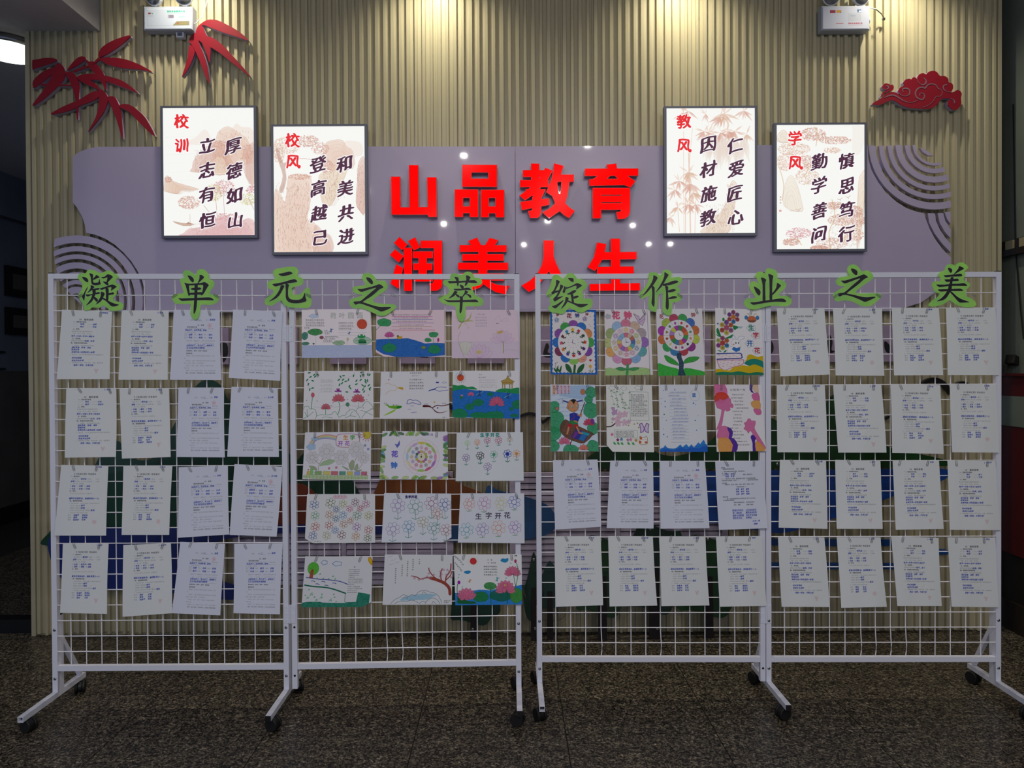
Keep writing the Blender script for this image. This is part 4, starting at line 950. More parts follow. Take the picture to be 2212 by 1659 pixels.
def ysag(px): return px
PW = .0225
WIREH = {}
def wire_mesh(L, bend=0):
    m = MB(); n = 4 if bend else 1
    pts = [(bend*math.sin(math.pi*i/n)*(1 if n > 1 else 0), 0, L*i/n) for i in range(n+1)]
    m.tube(pts, .0022, 6); return m
def rack(label, pns, legs, feet_label):
    x0 = at(PANELS[pns[0]][0], 1000, PANELS[pns[0]][4]).x; x1 = at(PANELS[pns[1]][1], 1000, PANELS[pns[1]][5]).x
    t = empty('mesh_display_rack', ((x0+x1)/2, 3.17, 0), label, 'display rack', 'white rolling mesh display racks')
    ends = {}
    for pn in pns:
        a = PANELS[pn]
        # the frame in world: straight posts; position from the middle rows so that tilts average out
        A = at(a[0]+5, 1000, a[4]); B = at(a[1]-5, 1000, a[5]); A.x -= .010; B.x += .010
        zt0 = at(a[0], a[2], a[4]).z; zt1 = at(a[1], a[3], a[5]).z; L = math.hypot(B.x-A.x, B.y-A.y)
        u = Vector(((B.x-A.x)/L, (B.y-A.y)/L, 0)); n = Vector((-u.y, u.x, 0))      # n points away from the camera
        ang = math.atan2(u.y, u.x)
        zt_ = lambda s: zt0+(zt1-zt0)*s/L
        def pb(s0, s1, z0a, z1a, d0, d1, rel=True):
            m = MB(); v = []
            for zz in (0, 1):
                for s, d in ((s0, d0), (s1, d0), (s1, d1), (s0, d1)):
                    z = (z0a if zz == 0 else z1a); z = z+(zt_(s) if rel else 0)
                    p = Vector((A.x, A.y, 0))+u*s+n*d; v.append((p.x, p.y, z))
            return m.add(v, [(0, 3, 2, 1), (4, 5, 6, 7), (0, 1, 5, 4), (1, 2, 6, 5), (2, 3, 7, 6), (3, 0, 4, 7)])
        for s0 in (0, L-PW):
            m = MB(); v = []
            for zz in (0, 1):
                for s, d in ((s0, 0), (s0+PW, 0), (s0+PW, PW), (s0, PW)):
                    p = Vector((A.x, A.y, 0))+u*s+n*d; v.append((p.x, p.y, .0775 if zz == 0 else zt_(s0)-.0015))
            m.add(v, [(0, 3, 2, 1), (4, 5, 6, 7), (0, 1, 5, 4), (1, 2, 6, 5), (2, 3, 7, 6), (3, 0, 4, 7)])
            po = m.build('post', M_white, t)
            pb(s0+.001, s0+PW-.001, -.0014, .002, .001, PW-.001).build('end_cap', M_plas, po)
        pb(PW+.0003, L-PW-.0003, -.0235, -.0015, .0005, PW-.0005).build('rail', M_white, t)
        pb(PW+.0003, L-PW-.0003, -1.709, -1.687, .0005, PW-.0005).build('rail', M_white, t)
        dW = .0075
        # horizontal wires
        hm = None
        for k in range(24):
            z = zt_(L/2)-.0915-.0666*k; p = Vector((A.x, A.y, 0))+u*(PW+.0002)+n*(dW-.0022); p.z = z
            off = t.location
            if hm is None:
                hm = MB(); hm.tube([(0, 0, 0), (L-2*PW-.0004, 0, 0)], .0021, 6); hm = hm.build('wire', M_wire); hm.parent = t; o = hm
                hm.data.transform(Matrix.Translation(hm.location)); hm.location = (0, 0, 0)
            else: o = link_copy(hm, 'wire', t)
            o.location = p-off; o.rotation_euler = (0, -math.atan2(zt1-zt0, L)*-1*-1, ang)
        vm = None; vb = None
        bent = {1: (), 2: (5, 6), 3: (3, 7), 4: (5, 6, 7, 8)}[pn]
        for k, wx in enumerate(a[6]):
            Yw = Yf(pn, wx)+dW+.0022; q = at(wx, 1000, Yw); s = (Vector((q.x, q.y, 0))-Vector((A.x, A.y, 0))).dot(u)
            p = Vector((A.x, A.y, 0))+u*s+n*(dW+.0022); zb = zt_(s)-1.6868; Lw = 1.6868-.0238
            if vm is None:
                vm = wire_mesh(Lw).build('wire', M_wire); vm.parent = t; vm.data.transform(Matrix.Translation(vm.location)); o = vm
            else: o = link_copy(vm, 'wire', t)
            if k in bent:
                if vb is None:
                    m_ = MB(); m_.tube([(.0, 0, 0), (.003, 0, .02), (.0045, 0, .05), (.002, 0, .085), (0, 0, .13), (0, 0, Lw)], .0022, 6); vb_ = m_.build('wire', M_wire)
                    vb_.data.transform(Matrix.Translation(vb_.location)); vb = vb_.data; bpy.data.objects.remove(vb_)
                o.data = vb
            o.location = Vector((p.x, p.y, zb))-t.location; o.rotation_euler = (0, 0, ang)
        ends[pn] = (A, B, u, n, L, zt_)
    # hinges between the two panels
    A, B, u, n, L, zt_ = ends[pns[0]]; A2 = ends[pns[1]][0]
    for zp in ((PANELS[pns[0]][3], 702, 738), (0, 1306, 1346)):
        hx = (PANELS[pns[0]][1]+PANELS[pns[1]][0])/2; Yh = (B.y+A2.y)/2
        za = at(hx, zp[2], Yh).z; zb = at(hx, zp[1], Yh).z; xc = (B.x+A2.x)/2
        h = MB().box(xc-.024, Yh-.0018, za, xc-.0042, Yh-.0003, zb).box(xc+.0042, Yh-.0018, za, xc+.024, Yh-.0003, zb).build('hinge', M_white, t)
        MB().cyl((xc, Yh-.003, za), (xc, Yh-.003, zb), .0042, 12).build('hinge_pin', M_white, h)
        m = MB()
        for sx in (-.014, .014):
            for f_ in (.15, .5, .85): m.lathe((xc+sx, Yh-.0018, za+(zb-za)*f_), (0, -1, 0), [(.0032, 0), (.0026, .0012), (.0008, .0018)], 8)
        m.build('rivets', M_white, h)
    # legs
    for (side, px, yfr, ybk, inner) in legs:
        if side == 'L': A, B, u, n, L, zt_ = ends[pns[0]]; base = Vector((A.x+PW/2, A.y, 0))
        elif side == 'M':
            if inner < 0: A, B, u, n, L, zt_ = ends[pns[0]]; base = Vector((B.x-PW/2, B.y, 0))
            else: A, B, u, n, L, zt_ = ends[pns[1]]; base = Vector((A.x+PW/2, A.y, 0))
        else: A, B, u, n, L, zt_ = ends[pns[1]]; base = Vector((B.x-PW/2, B.y, 0))
        X = base.x; Yp = base.y
        lg = MB()
        # square tube bar, open at the ends
        w = .0112; z0, z1 = .055, .0772
        o_ = [(X-w, z0), (X+w, z0), (X+w, z1), (X-w, z1)]; i_ = [(X-w+.002, z0+.002), (X+w-.002, z0+.002), (X+w-.002, z1-.002), (X-w+.002, z1-.002)]
        lg.prism([o_, i_], yfr, ybk)
        leg = lg.build('leg', M_white, t)
        if not (side == 'L' or side == 'x'):
            MB().box(X-w, yfr-.003, z0, X+w, yfr-.0002, z1).build('end_cap', M_plas, leg)
        else: MB().box(X-w+.0022, yfr+.02, z0+.0022, X+w-.0022, yfr+.022, z1-.0022).build('tube_plug', M_plas, leg)
        # stub behind the post and diagonal brace
        st = MB().box(X-w, Yp+PW+.0006, z1+.0005, X+w, Yp+PW+.0226, .40)
        sto = st.build('stub', M_white, t)
        MB().box(X-w+.001, Yp+PW+.0016, .4003, X+w-.001, Yp+PW+.0216, .4045).build('end_cap', M_plas, sto)
        MB().bar((X, Yp+PW+.0245, .29), (X, ybk-.03, z1+.006), .018, .018, (1, 0, 0)).build('brace', M_white, t)
        for zb in (.345, .135):
            m = MB().lathe((X, Yp-.0002, zb), (0, -1, 0), [(.0062, 0), (.0062, .0015), (.0045, .003), (.001, .0042)], 12)
            m.build('bolt', M_steel, t)
        for yc, rz_ in ((yfr+.04, (.45 if abs(X-.15) < .08 else (1.25 if X < 0.1 else 1.9))), (ybk-.04, .40)):
            if side == 'R' and yc > 3.2 and False: continue
            c0 = Vector((X+.008*(1 if X < 0 else -1), yc, .0275)); d = Vector((math.cos(rz_), math.sin(rz_), 0))
            ca = MB().cyl((X, yc, .0545), (X, yc, .050), .010, 14).lathe(c0-d*.0085, d, [(.004, 0), (.022, 0), (.0245, .002), (.0245, .015), (.022, .017), (.004, .017)], 22)
            cst = ca.build('caster', M_plas, leg)
            for s_ in (-1, 1):
                MB().lathe(c0+d*(.0088 if s_ > 0 else -.0208), d, [(.006, 0), (.0255, 0), (.0272, .002), (.0272, .010), (.0255, .012), (.006, .012)], 24).build('wheel', M_rub, leg)
    # plain screw holes on the other hinge post
    return t, ends
rkL, EL = rack('left white wire mesh rack on casters carrying worksheets and landscape drawings', (1, 2), [('L', 0, 2.905, 3.34, 0), ('M', 0, 2.905, 3.34, -1), ('R', 0, 2.935, 3.36, 0)], '')
rkR, ER = rack('right white wire mesh rack on casters carrying flower posters and worksheets', (3, 4), [('L', 0, 2.975, 3.42, 0), ('M', 0, 2.975, 3.40, 1), ('R', 0, 2.955, 3.39, 0)], '')
M_hole = mat('screw_hole', rgb(8, 8, 10), .8)
for t, E, s in ((rkL, EL[2], 0), (rkR, ER[3], 1)):
    A, B, u, n, L, zt_ = E
    x = A.x+PW/2 if s == 0 else B.x-PW/2; y = (A.y if s == 0 else B.y)
    for zb in (.345, .135): MB().lathe((x, y-.0003, zb), (0, -1, 0), [(.0048, 0), (.0048, .0004), (.001, .0005)], 12).build('screw_hole', M_hole, t)
# ---------------------------------------------------------------- sheets of paper held to the wires with clips
def paper(name, label, cat, group, m, q, pn, seed=0, curl=.012, cut=None):
    """q: photo corners TL TR BR BL; hangs just in front of the posts and wires of panel pn"""
    r = random.Random(seed); nx, ny = 8, 10; v = []; f = []; uvs = []
    b1 = r.uniform(.2, 1)*curl; b2 = r.uniform(-.004, .005); b3 = r.uniform(0, .006); ph = r.uniform(0, 6)
    for j in range(ny+1):
        for i in range(nx+1):
            u, w = i/nx, j/ny
            px = (q[0][0]*(1-u)+q[1][0]*u)*(1-w)+(q[3][0]*(1-u)+q[2][0]*u)*w
            py = (q[0][1]*(1-u)+q[1][1]*u)*(1-w)+(q[3][1]*(1-u)+q[2][1]*u)*w
            if name == 'worksheet': px += 1.6*math.sin(math.pi*w)*math.sin(ph)*(u-.3)
            Y = Yf(pn, px)-.0042-b1*w*w*(.6+.4*math.cos(math.pi*(u-.5)))-abs(b3)*math.sin(math.pi*u)*(.3+.7*w)*.8-.002*w*(1+math.sin(ph+3*u*math.pi+w*2))-.0015*max(0, math.sin(9*u+ph))*(1-w)
            p = at(px, py, Y); v.append((p.x, p.y, p.z)); uvs.append((u, 1-w))
    for j in range(ny):
        for i in range(nx):
            a = j*(nx+1)+i
            if cut and ((cut == 'BL' and i == 0 and j == ny-1) or (cut == 'BR' and i == nx-1 and j == ny-1)):
                tri = [a, a+nx+2, a+1] if cut == 'BL' else [a, a+nx+1, a+1]
                f.append(tuple(tri)); continue
            f.append((a, a+nx+1, a+nx+2, a+1))
    mb = MB(); mb.add(v, f); o = mb.build(name, m, None, True)
    ul = o.data.uv_layers.new(name='uv')
    for l in o.data.loops: ul.data[l.index].uv = uvs[l.vertex_index]
    tag(o, label, cat, group); return o
def clip_mesh():
    pts = []; w, L = .0042, .029
    def arc(cx, cz, r_, a0, a1, n=6): return [(cx+r_*math.cos(R(a0+(a1-a0)*k/n)), 0, cz+r_*math.sin(R(a0+(a1-a0)*k/n))) for k in range(n+1)]
    pts = [(w*.55, -.0012, -.006)]+[(w*.55, -.0012, -.022)]+arc(0, -.022, w*.55, 0, -180)+[(-w*.55, .0006, -.006)]+arc(.0005, -.004, w*.78, 180, 0)+[(w, .0006, -.024)]+arc(0, -.0245, w, 0, -180)+[(-w, -.001, -.006)]
    return MB().tube(pts, .00062, 5).build('paper_clip', M_clip, None, True)
M_clip = mat('clip_wire', rgb(150, 152, 158), .35, .4)
CLIP = clip_mesh(); CLIP.data.transform(Matrix.Translation(Vector((0, 0, CLIP.location.z)))); clip_used = [False]
def clips(q, pn, short, us=(.22, .8), seed=0):
    r = random.Random(seed+99)
    for side, u in zip(('left', 'right'), us):
        u += r.uniform(-.05, .05)
        px = q[0][0]*(1-u)+q[1][0]*u; py = q[0][1]*(1-u)+q[1][1]*u
        p = at(px, py-1.5, Yf(pn, px)-.0075)
        if clip_used[0]: o = CLIP.copy(); col.objects.link(o)
        else: o = CLIP; clip_used[0] = True
        o.name = 'paper_clip'; o.location = p; o.rotation_euler = (0, r.uniform(-.6, .45), 0)
        tag(o, side+' clip of '+short, 'paper clip', 'steel paper clips')
PR = H('8c9098'); HB = H('3a48b0')
NAMES = ['王小明', '李文', '张雨欣', '陈思', '刘洋', '赵天宇', '周佳', '吴美', '林树']
HW = ['想象', '知道', '认识', '先后', '处理', '高兴', '竹简', '蔡伦', '造纸术', '改进', '价格', '轻便', '学校', '社会', '清明', '春天', '来了']
def hw(c, t, x, y, s=4.0, al=.95): c.text(t, x, y, s, HB, al, bold=.35, slant=.12, rise=.08, jit=.06, step=s*.95)
def pr(c, t, x, y, s=3.3, al=.9, bold=0): c.text(t, x, y, s, PR if not bold else H('5c6068'), al*(.85 if bold else .9), bold=bold*.6, xmax=87)
def tick(c, x, y, s=5): c.line([(x, y), (x+s*.4, y+s*.35), (x+s*1.8, y-s*.9)], .8, H('c87a80'), .6)
def flower_stamp(c, x, y, k):
    if k == 'cup':
        for d in (-3, -1, 1, 3): c.line([(x+d, y-3), (x+d*.4, y+2)], 1, H('d08088'), .9)
        c.line([(x-3.6, y-3), (x-1.6, y+2), (x+1.6, y+2), (x+3.6, y-3)], 1, H('d06a74'), .9); c.line([(x, y+2), (x, y+4.6), (x-2, y+5), (x+2, y+5)], .9, H('d06a74'), .9)
    else:
        for a in range(6): c.ell(x+2.6*math.cos(a*1.05), y+2.6*math.sin(a*1.05), 1.7, 1.7, None, out=H('d8808a'), ow=.8, n=8)
def sheetF(seed):
    c = Cv(315, 441, (0, 0, 100, 140), H('e4e8ea')); r = random.Random(seed); g = lambda: r.choice(HW)
    hw(c, '2.'+r.choice(NAMES), 76, 3.5, 4)
    pr(c, '10 纸的发明', 35, 18.5, 4.6, 1, .9); pr(c, '一、看拼音写词语。', 24, 23.5, 3.1, 1, .8)
    for y in (28, 33):
        pr(c, 'zhidao', 24, y, 3, .6); hw(c, g(), 38, y); pr(c, 'zaoshu', 52, y, 3, .6); hw(c, g(), 63, y)
    pr(c, '二、排序。', 24, 38, 3.1, 1, .8); pr(c, '将造纸术改进过程按顺序排列', 22, 43, 3.1); pr(c, '竹简，帛书，麻纸，造纸术。', 24, 47.5, 3.1, .8)
    hw(c, '龟甲→竹简→帛书→造纸术', 22, 52.5); pr(c, '三、填空题。', 24, 57.5, 3.1, 1, .8); pr(c, '造纸术的发明特点是', 22, 62, 3.1); hw(c, g()+'、'+g(), 49, 62)
    pr(c, '四、根据课文回答问题。', 22, 66.5, 3.1, 1, .8); pr(c, '1、读课文，完成造纸术的过程', 24, 71.5, 3.1)
    hw(c, '原料容易 轻便 便宜', 24, 75.5); hw(c, '轻便好用', 24, 80); hw(c, '发明竹简→改进造纸→各国', 24, 85)
    pr(c, '2、课文说，为什么这些发明传到世界各国普及的原因', 21, 90, 3); hw(c, '时代的需要', 26, 97); hw(c, '促进文化发明', 26, 102)
    pr(c, '3、请根据自己话说“纸的发明”过程，重要意思。', 21, 106.5, 3); hw(c, '我是一张纸，方便又轻', 30, 111.5)
    tick(c, 40, 34); tick(c, 46, 54); tick(c, 58, 100); tick(c, 62, 114); flower_stamp(c, 74, 122, 'cup'); return c
def sheetG(seed):
    c = Cv(315, 441, (0, 0, 100, 140), H('e4e8ea')); r = random.Random(seed)
    hw(c, '2.'+r.choice(NAMES), 74, 3.5, 4)
    pr(c, '9《古诗三首》作业设计', 29, 17.5, 4.3, 1, .8); pr(c, '一、朗读句子。', 22, 22.5, 3.1, 1, .7)
    pr(c, '“爆竹声中一岁除', 22, 27.5, 3.1); hw(c, '春风送', 44, 27.3); pr(c, '入屠苏。”（元日）', 56, 27.5, 3.1, .8)
    hw(c, '清明', 23, 32.5); pr(c, '时节雨，路上行人想断魂。”（清明）', 32, 32.5, 3.1, .8)
    pr(c, '二、读一读，填词语。', 22, 37.2, 3.1, .9)
    for y in (42, 47):
        for x in (22, 37, 52): pr(c, '的', x, y, 3); hw(c, r.choice(HW), x+4, y)
    pr(c, '三、默写。', 22, 51.5, 3.1, 1, .8); pr(c, '《九月九日忆山东兄弟》王维的诗。', 22, 56.5, 3.1, .75)
    hw(c, '遥知兄弟登高处，遍插茱萸少一人', 22, 66, 4.3); pr(c, '四、看图回答问题。', 24, 71, 3.1, 1, .8); pr(c, '1、用古诗内容，三首古诗描写了哪些传统节日？', 23, 76, 2.9, .8)
    pr(c, '《元日》描写的是', 24, 80.6, 3.1); hw(c, '春节', 48, 80.4); pr(c, '《清明》描写的是', 24, 85.3, 3.1); hw(c, '清明', 48, 85.1)
    pr(c, '《九月九日忆山东兄弟》描写的是', 24, 90, 3.1); hw(c, '重阳', 68, 89.8); pr(c, '2、写出每个节日的相关习俗。', 23, 94.8, 3, .85)
    for k, t in enumerate(('春节', '清明', '重阳')): pr(c, t+'、', 23, 99.5+4.6*k, 3.1); hw(c, r.choice(['放爆竹', '贴春字', '登高', '种树', '想念']), 34, 99.5+4.6*k); hw(c, r.choice(['元宵', '吃花', '登高处', '插茱萸']), 51, 99.3+4.6*k)
    tick(c, 44, 50); tick(c, 56, 88); flower_stamp(c, 76, 113, 'cup' if r.random() < .7 else 'x'); return c
def sheetM(seed):
    c = Cv(315, 441, (0, 0, 100, 140), H('dfe3f4')); r = random.Random(seed)
    pr(c, '学校：', 36, 20.5, 3); pr(c, '班级', 49, 20.5, 3); hw(c, '二、', 55, 20, 4); c.line([(54, 22.6), (66, 22.4)], .7, PR); pr(c, '姓名', 70, 20.3, 3); hw(c, r.choice(NAMES), 78, 19.5, 4.3)
    pr(c, '18 花钟', 52, 30.5, 3.4, 1, .8); pr(c, '课文内容与作业', 30, 34.3, 3, 1, .8); pr(c, '1、用不同的词语说出花开的句子，“争奇斗艳，鲜艳的花朵”。', 25, 37.6, 2.9, .8)
    hw(c, '花朵开了，吐芳争艳，鲜艳', 26, 40.6, 4); c.line([(25, 42.4), (88, 42)], .6, PR, .8); pr(c, '2、照样子写词语。', 25, 45, 2.9, .8)
    for y in (49.5, 55.5): pr(c, '近义词', 25, y-1.5, 2.5, .7); pr(c, '鲜艳（', 25, y+1, 2.5, .7); hw(c, r.choice(HW), 34, y, 4.2); pr(c, '争艳（', 45, y, 2.6); hw(c, r.choice(HW), 55, y, 4.2); pr(c, '适宜（', 66, y, 2.6); hw(c, r.choice(HW), 76, y, 4.2)
    pr(c, '课文写了“植物的花”，为什么时间不同开花的原因”，请', 30, 62, 2.9, .85); pr(c, '“……花，……的时间……”读完再写一写句子了，想想。', 26, 67, 2.9, .7)
    hw(c, '太阳出来了，花儿开了，蝴蝶来了', 30, 71, 4); c.line([(30, 73.5), (88, 73.3)], .6, PR); hw(c, '又大又红的花开得鲜艳', 30, 76, 4); c.line([(30, 78.7), (88, 78.5)], .6, PR)
    pr(c, '阅读课文，填写“花钟”的原因', 30, 82, 3, 1, .7); pr(c, '我的发现：', 30, 87, 3, 1, .7)
    for k, (x, t) in enumerate(((30, '种植花：我们在不同时间种植不同的花朵，每个时间开花的植物不同'), (26, '钟。'), (30, '开放花：让孩子们用知道开花的时间和不同的植物，做一个花'), (26, '时间（朵花，原因，大自然美丽）。'), (30, '问题花：读写“花钟”的意思（用自己的话说，回答问题用话'), (26, '不同的花）'),
                      (30, '做钟花：选一个自己认识的“花钟”的完整描述。'), (30, '展示：和上同学，完成作业，让他自己看到美丽的大自然中的事物。'))): pr(c, t, x, 92+4.9*k, 2.75, .85, .4 if k == 7 else 0)
    tick(c, 58, 64, 4); tick(c, 74, 66, 4)
    x, y = (78, 31) if r.random() < .8 else (-50, 0)
    for a in range(6): c.ell(x+2.6*math.cos(a*1.05), y+2.6*math.sin(a*1.05), 1.8, 1.8, None, out=H('e08088'), ow=.9, n=8)
    c.ell(x, y, 1.3, 1.3, None, out=H('e08088'), ow=.9, n=8); return c
def sheetP():
    c = Cv(330, 441, (0, 0, 100, 140), H('dfe3f4'))
    for y, x, t in ((13, 12, '基础题'), (16, 15, '请根据课文回答问题'), (21, 12, '一、看拼音把词语填写完整，并完成作业。'), (24.5, 13, '我 知道 （ ） 发明'), (28, 14, '句子：      和      意思，完成句子。'), (36, 12, '二、“爆竹声中一岁除，春风送暖入屠苏”这句诗描写的是。'),
                    (39.5, 12, '作者用自己的感情，表达了（      ）植物不同开花的原因。'), (45, 12, '古诗填空'), (48, 15, '“清明时节，知道，重阳，元宵，春节，立春，九月”'), (53, 42, '请选词语填空（）'), (73, 12, '课文内容'), (77, 18, '“我”认为这些发明对人们的生活产生了什么作用，   请根据课文内容回答自己的感想，'), (80, 13, '并写出自己的想象。'),
                    (85, 34, '世界传到各国文化'), (85, 60, '促进文化发明'), (90, 34, '学会 顺序'), (90, 60, '方便了时间')): pr(c, t, x, y, 2.7, 1, .7)
    for y in (26.5, 31): hw(c, '知道 发明', 20, y, 4)
    for y in (58, 63, 68): hw(c, '清明 春节 重阳', 40, y, 3.7)
    for k in range(4):
        y = 101+5.3*k; hw(c, ['我国古代的文', '造一张纸真', '是多么的重要', '读书文化在'][k], 30, y, 4); hw(c, ['人们的生活方', '便和美好的知', '识文学在各国', '发明的'][k], 57, y, 4)
        c.line([(30, y+2.5), (53, y+2.3)], .7, HB); c.line([(56, y+2.3), (79, y+2.1)], .7, HB)
    hw(c, '三年一班', 70, 124, 4); hw(c, '林树', 72, 130, 4.3); return c
PNAME = {1: 'far left panel', 3: 'third panel', 4: 'far right panel'}
RW = ['top row', 'second row', 'third row', 'bottom row']; CL = ['first', 'second', 'third', 'fourth']
S = {1: 'FFMM FGMM GGMM GGMM', 3: '.... .... MMMP GGGG', 4: 'GGGG GFGG FFFF FGFF'}
Q1 = """133.8,669 242.3,673 236.8,819 122.4,819|262.9,670 364.6,672.6 362.4,820.4 255.8,820.4|375.2,669 475,670 478.2,821 367,820.4|503.5,668.5 610.6,672.6 605.2,822.6 494,816.3
143.3,838 251.2,838 250.4,987.2 140,988.5|258,839.4 365.1,838 368.7,987.2 263.4,990.7|385.5,837.2 484,837.2 485.8,988 380.9,987.2|500,835.3 599.8,838 602.5,987.2 490.7,986.6
132.2,1004.2 234.2,1005.6 229.2,1157 117,1157|266.4,1005.4 372.4,1005.7 365.5,1155.4 262.6,1155.4|385.8,1009.2 492.3,1005.7 495.3,1154.5 384.3,1161.7|506.6,1002.4 610.2,1008.3 597.6,1159.3 495.9,1155.4
135.8,1173.6 234.8,1174.2 231.2,1326.1 129.5,1324|266.4,1177.2 369.1,1173.3 371.5,1324.6 264.7,1332.4|389.4,1170.4 486.3,1174.8 475.9,1329.4 370.9,1324.6|506.3,1174.8 610.8,1173.3 604.8,1327 504.3,1324.6"""
Q3 = """-|-|-|-
-|-|-|-
1194.3,993.9 1290.8,992.6 1298.7,1137.9 1199.3,1144|1318.4,995 1410.6,995 1411.7,1141.7 1310.5,1140.7|1425.8,995.5 1522.7,995.3 1532.6,1141.1 1426.9,1142.1|1544.9,997.3 1644.1,994.6 1658.6,1141.1 1553,1144.7
1197.3,1158.5 1297,1158 1302.8,1307.4 1200.8,1310.8|1313.5,1158 1410.3,1158.5 1419.7,1308.2 1316.7,1310|1423.6,1158.5 1523.8,1158.5 1532.5,1307.9 1428.6,1309.3|1546.6,1158.5 1645.2,1158 1655.7,1308.7 1554.7,1310.6"""
Q4 = """1677.9,665.8 1780.7,665.2 1793.2,809 1685.8,813|1799.2,666.6 1905.5,665.2 1910.4,811.7 1805.1,810.9|1926.6,664.4 2027.8,665 2037.3,810.1 1931.3,810.9|2043.3,664.4 2150.4,663.9 2158.6,810 2047.4,810
1677.9,831.2 1781.5,830.7 1787,977.2 1679.3,976.9|1799.7,831.2 1903.6,830.7 1915,977.7 1810.8,977.7|1923.9,830.7 2031.1,831.8 2038.7,980.4 1927.5,978.5|2051.4,828.5 2151.2,829.9 2158.6,977.7 2056.8,976.9
1684.7,993.1 1784.2,993.9 1787.5,1142.5 1682,1139.8|1804,993.1 1901.7,994.7 1906.8,1142.5 1807.3,1142.3|1928,993.9 2028.4,994.7 2038.7,1142.5 1934.8,1144.4|2046.5,995.3 2150.4,995.8 2162.1,1145.3 2051.4,1144.4
1680.6,1160.2 1780.7,1160.7 1791.8,1311.3 1688.5,1310.7|1807.3,1160.2 1902.2,1160.7 1915.8,1310.7 1817.3,1313.2|1924.7,1158 2027.5,1162.1 2034.6,1309.1 1938.3,1309.1|2046.8,1160.7 2150.4,1161.5 2157.8,1311.8 2055.5,1310.5"""
SUB = {'F': 'worksheet on the invention of paper', 'G': 'worksheet on three ancient poems', 'M': 'bluish flower clock worksheet', 'P': 'bluish worksheet with underlined handwriting below'}
for pn, Q in ((1, Q1), (3, Q3), (4, Q4)):
    for r_, line_ in enumerate(Q.split('\n')):
        for c_, s_ in enumerate(line_.split('|')):
            k = S[pn].split()[r_][c_]
            if k == '.': continue
            q = [tuple(map(float, a.split(','))) for a in s_.split()]
            sd = pn*100+r_*10+c_; cv = {'F': sheetF, 'G': sheetG, 'M': sheetM, 'P': lambda s: sheetP()}[k](sd)
            wh = RW[r_]+', '+CL[c_]+' from left, '+PNAME[pn]
            paper('worksheet', SUB[k]+', '+wh, 'worksheet', 'homework worksheets clipped on the racks', img_mat('worksheet_print', cv), q, pn, sd)
            clips(q, pn, 'worksheet, '+wh, seed=sd)
# ---------------------------------------------------------------- children's drawings (painted in the coordinates they were studied in)
K = H('3a3a40'); GN = H('1f9a50'); GD = H('0c6a48'); PK = H('e088a8'); BL = H('1878d0'); RD = H('e04828'); YE = H('e8c020'); PU = H('9040b0'); OR = H('e89040')
def pick(*a): return random.choice(a)
def pad(c, x, y, rx, ry, col_=GN, seed=0, ow=1.2):
    q = random.Random(seed+int(x)); n = 12
    pts = [(x+rx*(.86+.2*q.random())*math.cos(2*math.pi*i/n), y+ry*(.86+.2*q.random())*math.sin(2*math.pi*i/n)) for i in range(n)]
    c.poly(pts, col_, .95, sm=3, tex=.25, out=H('1a5038'), ow=ow)
    for i in range(0, n, 2): c.line([(x, y), (x+.75*(pts[i][0]-x), y+.75*(pts[i][1]-y))], .9, H('1a5038'), .8)
def lotus(c, x, y, s, col_=H('d87090'), edge=H('8a2050'), n=7, spread=150, al=.95):
    for k in sorted(range(n), key=lambda k: -abs(k-(n-1)/2)):
        a = R(-90+(k-(n-1)/2)*spread/(n-1)); ex, ey = x+s*math.cos(a), y+s*math.sin(a); nx, ny = -math.sin(a)*s*.26, math.cos(a)*s*.26
        c.poly([(x, y), (x+.5*(ex-x)+nx, y+.5*(ey-y)+ny), (ex, ey), (x+.5*(ex-x)-nx, y+.5*(ey-y)-ny)], col_, al, sm=3, tex=.12, out=edge, ow=1)
def scrib(c, x0, x1, y, n=None, s=14, col_=K, al=.75): 
    n = n or max(2, int((x1-x0)/s/1.02)); c.text(''.join(random.choice('小池泉眼无声惜细流树阴照水爱晴柔荷花开叶圆天地人你他我是的一了在有不这中大来上') for _ in range(n)), x0, y, s, col_, al, jit=.05)
def flower(c, x, y, r, col_, n=7, cr=.36, fill=None, stem=0, gcol=GD, lw=1.4, inner=True):
    if stem:
        c.line([(x, y+r*.4), (x+r*.05, y+r+stem)], lw*1.1, gcol if not isinstance(stem, str) else gcol)
        c.line([(x-r*.45, y+r+stem*.72), (x, y+r+stem*1.02), (x+r*.5, y+r+stem*.70)], lw*1.5, gcol, sm=3)
    for k in range(n):
        a = 2*math.pi*k/n-.4; c.ell(x+r*.68*math.cos(a), y+r*.68*math.sin(a), r*.34, r*.30, fill, out=col_, ow=lw, rot=math.degrees(a), n=14)
        if inner: c.line([(x+r*.60*math.cos(a), y+r*.60*math.sin(a)), (x+r*.78*math.cos(a+.1), y+r*.78*math.sin(a+.1))], .9, H('888890'), .6)
    c.ell(x, y, r*cr, r*cr, fill, out=col_, ow=lw, n=14)
def sun(c, x, y, r, col_, ray=None, n=18, L=1.5, lw=1.2):
    for k in range(n): a = 2*math.pi*k/n; c.line([(x+r*1.12*math.cos(a), y+r*1.12*math.sin(a)), (x+r*L*math.cos(a), y+r*L*math.sin(a))], lw, ray or col_)
    c.ell(x, y, r, r, col_, tex=.15, out=H('802818'))
def cloud(c, x, y, rx, ry, fill, out_, ow=1.4): c.poly([(x+rx*math.cos(2*math.pi*i/10)*(1 if i % 2 else .8), y+ry*math.sin(2*math.pi*i/10)*(1 if i % 2 else .75)) for i in range(10)], fill, .9 if fill else 0, sm=3) if fill else None; c.line([(lambda i: (x+rx*math.cos(2*math.pi*i/10)*(1 if i % 2 else .8), y+ry*math.sin(2*math.pi*i/10)*(1 if i % 2 else .75)))(i) for i in range(11)], ow, out_, sm=4)
